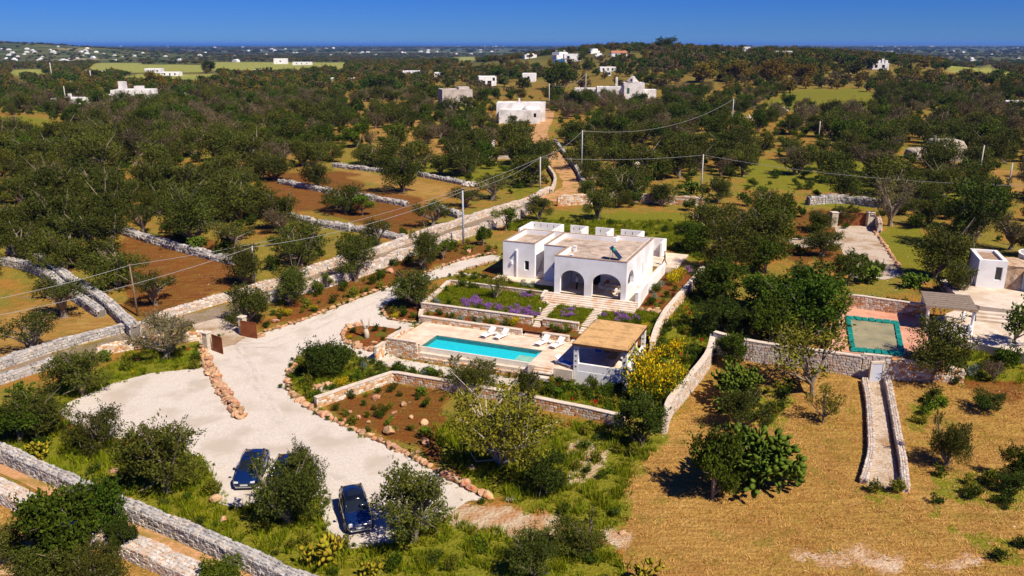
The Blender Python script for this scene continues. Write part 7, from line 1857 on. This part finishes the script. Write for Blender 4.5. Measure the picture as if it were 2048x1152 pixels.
# ------------------------------------------------------------------ garden planting and details
def pad_mesh(seed, pm=None):
    r = random.Random(seed); n = 9; vs = []; fs = []
    for i in range(n):
        a = 2 * math.pi * i / n; k = 1 + r.uniform(-.05, .05)
        vs.append((.17 * math.sin(a) * k, 0, .24 - .24 * math.cos(a) * k * (1.0 if math.cos(a) < 0 else .98)))
    vs += [(0, .035, .26), (0, -.035, .26)]
    for i in range(n): j = (i + 1) % n; fs += [(i, j, n), (j, i, n + 1)]
    c = r.uniform(.75, 1.25)
    return mesh_np('pad', vs, fs, pm or m_pad, cols=np.tile((c * r.uniform(.9, 1.5), c, c * r.uniform(.5, 1.0)), (len(vs), 1)), smooth=True)
PADS = [pad_mesh(i) for i in range(5)]; PADL = [pad_mesh(i, m_padl) for i in range(5)]
def pad_layout(seed, n0, levels, R):
    r = random.Random(seed); out = []
    def grow(M, lvl):
        out.append(M)
        if lvl >= levels: return
        for k in range(r.choice((1, 1, 2, 2, 3) if levels > 4 else (1, 2, 2, 3))):
            a = r.uniform(-.9, .9)
            t = Matrix.Translation((.15 * math.sin(a), 0, .24 + .22 * math.cos(a))) @ Matrix.Rotation(a * .9, 4, 'Y') @ Matrix.Rotation(r.uniform(-.5, .5), 4, 'X') @ Matrix.Rotation(r.uniform(-1.3, 1.3), 4, 'Z')
            s = r.uniform(.85, 1.02); grow(M @ t @ Matrix.Diagonal((s, s, s, 1)), lvl + 1)
    for i in range(n0):
        a = r.uniform(0, 6.28); q = R * math.sqrt(r.random())
        grow(Matrix.Translation((q * math.cos(a), q * math.sin(a), -.03)) @ Matrix.Rotation(r.uniform(0, 6.28), 4, 'Z') @ Matrix.Rotation(r.uniform(-.35, .35), 4, 'X'), 0)
    return out
def prickly_pear(label, x, y, ytop, wpx, seed, single, n0=6, levels=4, group=None):
    b = G(x, y); w = wpx * depth(b) / FOC; h = height_at(b, ytop)
    lay = pad_layout(seed, n0, levels, w * .28 / max(.6, h / 2.0))
    zm = max(m.translation.z for m in lay) + .4; s = h / zm
    q = thing('prickly_pear', label, 'cactus', b, group=group); r = random.Random(seed)
    q.scale = (s, s, s)
    if single:
        for m in lay[:300]:
            o = bpy.data.objects.new('pad', PADL[r.randrange(5)]); o.parent = q; o.matrix_local = m; COL.objects.link(o)
    else:
        V = []; F = []; C_ = []
        for m in lay:
            pm = PADS[r.randrange(5)]; n = len(V); t = r.uniform(.7, 1.25)
            V += [tuple(m @ v.co) for v in pm.vertices]; F += [[i + n for i in p.vertices] for p in pm.polygons]; C_ += [(t * .9, t, t * .8)] * len(pm.vertices)
        link('pads', mesh_np('pads', V, F, m_pad, cols=np.array(C_), smooth=True), q)['kind'] = 'stuff'
prickly_pear('yellow-green prickly pear in the grass near the grey wall, bottom centre', 640, 1140, 1083, 95, 1, True, 5, 3)
prickly_pear('yellow-green prickly pear leaning over the grey wall at left', 68, 918, 878, 62, 2, True, 4, 3)
prickly_pear('prickly pear cut by the bottom edge below the blue car', 740, 1175, 1135, 70, 3, True, 5, 3)
prickly_pear('prickly pear tips at the bottom edge of the dry field', 1300, 1185, 1130, 70, 4, True, 5, 3)
prickly_pear('huge prickly pear thicket behind the leaning tree in the dry field', 1500, 965, 850, 125, 5, False, 12, 6)
prickly_pear('tall prickly pear below the round tree in the field corner', 1468, 800, 725, 80, 6, False, 9, 6)
prickly_pear('prickly pear beside the field wall near the wooden pole', 395, 504, 472, 42, 7, False, 9, 4); prickly_pear('small prickly pear on the parallel field wall', 200, 590, 570, 26, 8, False, 6, 3)
prickly_pear('prickly pear at the left edge of the near lane wall', 40, 790, 765, 60, 9, False, 8, 4); prickly_pear('prickly pear below the greyish olive by the gate', 215, 722, 698, 36, 10, False, 7, 4)
prickly_pear("row of prickly pears along the neighbour's bed, left clump", 1735, 565, 528, 60, 11, False, 12, 4); prickly_pear("row of prickly pears along the neighbour's bed, right clump", 1820, 575, 545, 70, 12, False, 14, 4)
prickly_pear('prickly pear beside the pale pole behind the villa', 1385, 388, 362, 50, 13, False, 12, 4); prickly_pear('prickly pear among trees right of the concrete shed', 1315, 360, 325, 48, 14, False, 12, 4)
tag(sheet('trunk_bed', GP([(688,672),(694,658),(722,652),(760,654),(800,660),(772,676),(760,694),(752,702),(720,693),(694,684)]), 0.075, m_soil, 0.7), kind='structure')
tag(sheet('corner_bed', GP([(770,616),(780,606),(812,592),(846,606),(846,628),(838,640),(800,640),(778,634)]), 0.06, m_soil, 0.7), kind='structure')
# cut tree trunk
b = G(733, 676); q = thing('cut_tree_trunk', 'pale lopped tree trunk with three bare stubs in the small bed', 'tree', b)
MB().tube([(0, 0, -.1), (.05, 0, .5), (-.05, .05, 1.0)], [.34, .26, .22], 9).tube([(-.05, .05, .95), (-.25, 0, 1.5), (-.3, .05, 2.1)], [.18, .13, .1], 7).tube([(-.05, .05, .9), (.3, .1, 1.4), (.42, 0, 2.2)], [.15, .1, .07], 7).tube([(-.2, 0, 1.4), (-.5, .1, 1.9), (-.55, .1, 2.2)], [.1, .08, .05], 6).build('trunk', m_bark2, q, smooth=True)
# shrubs set out in the beds
def shrubs(items, label, group, name='garden_shrub'):
    for i, (k, x, y, w) in enumerate(items):
        b = G(x, y); ww = w * depth(b) / FOC
        plant(k, b, ww, ww * {'silver': .7, 'small': .95, 'shrub': .85, 'broom_small': .8, 'bright': 1.3, 'lav': .9, 'mastic': .8}.get(k, .8), label + place(b, .4), name, 'shrub', group, seed=i * 7 + len(label))
shrubs([('small', 560, 612, 20), ('small', 585, 600, 18), ('shrub', 632, 588, 34), ('bright', 655, 578, 26), ('small', 690, 572, 16), ('small', 705, 590, 14), ('broom_small', 575, 632, 20), ('broom_small', 628, 622, 16), ('small', 606, 626, 12), ('shrub', 760, 560, 26), ('small', 735, 585, 14), ('small', 800, 552, 16), ('shrub', 815, 530, 28), ('small', 880, 515, 16), ('shrub', 905, 500, 24), ('small', 560, 640, 14)], 'small shrub in the upper red bed', 'shrubs in the upper red bed')
shrubs([('small', 700, 742, 16), ('silver', 728, 740, 20), ('small', 770, 742, 18), ('shrub', 800, 745, 28), ('small', 826, 750, 20), ('silver', 848, 752, 16), ('shrub', 870, 757, 24), ('small', 745, 748, 14), ('silver', 898, 765, 20), ('broom_small', 682, 778, 30), ('broom_small', 712, 782, 26), ('small', 640, 792, 18), ('small', 615, 785, 16), ('small', 702, 762, 14), ('small', 735, 765, 18)], 'low shrub in the drive-side garden bed', 'shrubs in the garden bed by the drive')
shrubs([('small', 672, 822, 18), ('small', 690, 832, 16), ('small', 728, 812, 14), ('shrub', 765, 835, 30), ('small', 800, 792, 14), ('small', 838, 800, 16), ('small', 735, 835, 14), ('bright', 790, 868, 14), ('small', 826, 862, 16), ('small', 700, 848, 14), ('bright', 842, 872, 14), ('small', 750, 820, 14), ('shrub', 850, 815, 24)], 'small plant in the rocky red bed', 'plants in the rocky red bed')
shrubs([('small', 705, 668, 16), ('small', 752, 664, 18), ('small', 770, 664, 12), ('broom_small', 700, 680, 14), ('small', 786, 628, 18), ('shrub', 806, 632, 24), ('small', 826, 636, 16), ('broom_small', 790, 638, 16)], 'small plant in the gravel-side beds', 'plants by the cut trunk')
shrubs([('silver', 1105, 752, 34), ('shrub', 1140, 768, 40), ('shrub', 1180, 778, 34), ('small', 1120, 772, 22), ('shrub', 1215, 790, 34), ('small', 1160, 790, 22), ('small', 1245, 778, 22), ('shrub', 1100, 790, 30)], 'bushy plant below the pavilion wall', 'plants below the pavilion')
shrubs([('silver', 1705, 600, 18), ('silver', 1722, 602, 18), ('silver', 1740, 604, 18), ('small', 1755, 607, 16), ('small', 1772, 609, 18), ('small', 1792, 612, 18), ('shrub', 1810, 612, 20), ('small', 1690, 598, 16)], "rounded herb above the pink terrace", "herbs in the neighbour's bed")
shrubs([('shrub', 1730, 540, 40), ('shrub', 1750, 548, 34), ('silver', 1718, 548, 24), ('dark', 1910, 745, 40), ('silver', 1945, 752, 30), ('shrub', 2020, 740, 60), ('small', 1915, 770, 22)], "ornamental shrub in the neighbour's garden", "ornamental shrubs in the neighbour's garden")
plant_px('olive_dry', 1985, 762, 722, 48, 'round feathery pinkish shrub at the corner of the neighbour\'s garden', 'feather_shrub', 'shrub')
def uvplants(items, zf, label, group, name='garden_shrub'):
    for i, (k, u, v, w) in enumerate(items):
        p = W(u, v); p.z = zf(p.x, p.y) if callable(zf) else zf
        plant(k, p, w, w * {'silver': .65, 'lav': .8, 'shrub': .8, 'broom_small': .75}.get(k, 1.0), label + place(p, .4), name, 'shrub', group, seed=i * 5 + 3)
r = random.Random(6)
uvplants([(r.choice(('small', 'small', 'silver', 'small')), u + r.uniform(-.3, .3), r.uniform(-8.8, -7.7), r.uniform(.5, .95)) for u in np.arange(-11.4, -1.2, .62)] + [('broom_small', -1.5, -8.0, 1.2)], 1.72, 'low plant in the strip behind the pool', 'plants in the strip behind the pool')
uvplants([(r.choice(('small', 'shrub', 'small')), u, r.uniform(-8.7, -7.8), r.uniform(.6, 1.0)) for u in np.arange(2.6, 4.8, .5)], 1.72, 'low plant between the garden stairs', 'plants between the garden stairs')
uvplants([('shrub', -11.5, -.2, 1.3), ('shrub', -10.4, -.1, 1.1), ('small', -9.6, 0, .9), ('silver', -12.0, -5.8, 1.0), ('silver', -11.3, -6.2, .9), ('small', -10.2, -5.9, .8), ('small', -12.3, -2.2, .9), ('shrub', -3.0, -.1, .9), ('small', -6.6, -5.8, .7), ('small', -3.2, -6.2, .6), ('shrub', 9.6, -5.4, 1.1), ('small', 10.6, -4.4, .8), ('broom_small', 11.8, -5.6, 1.1), ('shrub', 12.3, -3.6, 1.0)], zlav, 'garden shrub on the lavender terrace', 'shrubs on the lavender terrace')
uvplants([('silver', -4.2, 1.5, 1.1), ('silver', -3.2, 1.4, 1.0), ('small', -6.0, 1.6, .8), ('shrub', -10.5, 1.8, 1.2), ('small', -9.4, 2.0, .9), ('small', -7.2, 1.5, .7), ('shrub', -12.3, 2.0, 1.1)], 3.12, 'low shrub below the house patio', 'shrubs below the house patio')
uvplants([('shrub', 10.6, 1.2, 1.3), ('small', 11.6, .3, .8), ('silver', 10.5, 3.2, 1.0), ('shrub', 10.4, 5.2, 1.3), ('silver', 10.5, 7.0, 1.1), ('small', 11.8, 4.0, .9), ('broom_small', 11.4, 8.6, 1.9), ('broom_small', 11.7, 10.6, 2.1), ('small', 12.3, 6.2, .8), ('shrub', 10.7, 10.4, 1.2), ('lav', 12.0, 15.2, .9), ('lav', 12.6, 14.0, .8), ('small', 11.2, 13.2, .9), ('small', 11.9, 2.2, .7)], lambda x, y: max(float(terr(x, y)) + .05, zlav(x, y) + .02), 'shrub in the bed along the villa flank', 'shrubs along the villa flank')
for i, (u, v) in enumerate(((10.1, -.6), (10.8, -.7), (11.4, -.5), (12.0, -.7), (10.9, .0), (11.6, .2))):
    p = W(u, v); p.z = zlav(p.x, p.y); o = put_rock('boulder', None, p, r.uniform(.6, .9), r); tag(o, 'pale boulder beside the entrance steps' + place(p, .4), 'boulder', 'boulders right of the entrance steps', 'thing')
# lavender in bloom
def blob(cx, cy, rx, ry, n, z):
    c = at_z(cx, cy, z); ex = rx * depth(c) / FOC; ey = ry * depth(c) / FOC / math.sin(TILT + (cy - 576) / FOC)
    a = rs.uniform(0, 6.28, n); k = np.sqrt(rs.rand(n))
    return np.stack([c.x + np.cos(a) * k * ex, c.y + np.sin(a) * k * ey], -1)
LV = np.concatenate([blob(942, 606, 22, 7, 42, 2.35), blob(985, 616, 20, 6, 16, 2.3), blob(1035, 622, 26, 8, 18, 2.35), blob(1060, 632, 22, 5, 16, 2.2), blob(1135, 628, 16, 7, 9, 2.35), blob(1228, 632, 26, 5, 9, 2.4), blob(1245, 642, 36, 4, 11, 2.3), blob(1050, 584, 14, 3, 12, 3.1), blob(905, 560, 20, 3, 10, 3.1)])
z = np.array([max(zlav(x, y), 3.12 if UV(x, y)[1] > .9 else -9) for x, y in LV]); ok = np.array([-12.8 < UV(x, y)[0] < 13 and (-6.75 < UV(x, y)[1] < -.6 or 1.0 < UV(x, y)[1] < 2.1 or (UV(x, y)[1] < .4 and UV(x, y)[0] < -1.4)) for x, y in LV])
LV, z = LV[ok], z[ok]; n = len(LV)
scatter('lavender', 'purple lavender in bloom in patches across the terrace', [a[1] for a in AS['lav']], np.column_stack([LV, z]), rs.uniform(.5, .95, n), rs.uniform(0, 6.28, n), rs.randint(0, 2, n))
# grass of the terraces
U_ = rs.uniform(-12.7, 13, 5200); V_ = rs.uniform(-6.8, 2.1, 5200)
k = ((V_ < -.5 + 0 * U_) | ((V_ < .5) & (U_ < -1.4)) | ((V_ > 1.0) & (U_ < -.5))) & ~((U_ > .05) & (U_ < 1.3)) & ~((U_ > 5.2) & (U_ < 6.4)) & ~((V_ > -1.95) & (U_ > -1.1) & (U_ < 9.8))
U_, V_ = U_[k], V_[k]; PW = np.array([W(a, b)[:2] for a, b in zip(U_, V_)]); z = np.array([3.12 if b > .9 else zlav(x, y) for (x, y), b in zip(PW, V_)]); n = len(PW)
scatter('terrace_grass', 'thin grass and herbs growing on the planted terraces', TG, np.column_stack([PW, z]), rs.uniform(.3, .75, n), rs.uniform(0, 6.28, n), rs.randint(0, 4, n))
# poppies and yellow daisies in the wild strip
PF = [make_plant(300, 60, .3, .5, .0, (.10, .08), material('poppy_petal', (.55, .02, .005), None, rough=.6), 3, .5, False, sprays=4)[1], make_plant(301, 120, .35, .55, .0, (.08, .06), m_yellow, 4, .5, False, sprays=8)[1]]
Pf = in_polys([GREEN[4]], 0, dens=.28, avoid=(VIL,)); Pf2 = in_polys([GREEN[1]], 0, dens=.10, avoid=(DRW,)); Pf = np.concatenate([Pf, Pf2]); n = len(Pf)
scatter('wild_flowers', 'yellow daisies and red poppies in the wild strip', PF, np.column_stack([Pf, terr(Pf[:, 0], Pf[:, 1])]), rs.uniform(.5, 1.1, n), rs.uniform(0, 6.28, n), (rs.rand(n) > .12).astype(int))
# ------------------------------------------------------------------ the air over the plain
hz = MB().box(-60000, 60000, -400, 70000, -60, 62).mesh('haze')
mh = bpy.data.materials.new('haze'); mh.use_nodes = True
t = mh.node_tree; t.nodes.clear()
out = t.nodes.new('ShaderNodeOutputMaterial'); pv = t.nodes.new('ShaderNodeVolumePrincipled')
pv.inputs['Color'].default_value = (0.16, 0.40, 1.0, 1); pv.inputs['Density'].default_value = 0.000045
t.links.new(pv.outputs[0], out.inputs['Volume'])
hz.materials.append(mh)
tag(link('haze', hz), 'thin blue haze over the plain', None, None, 'stuff')
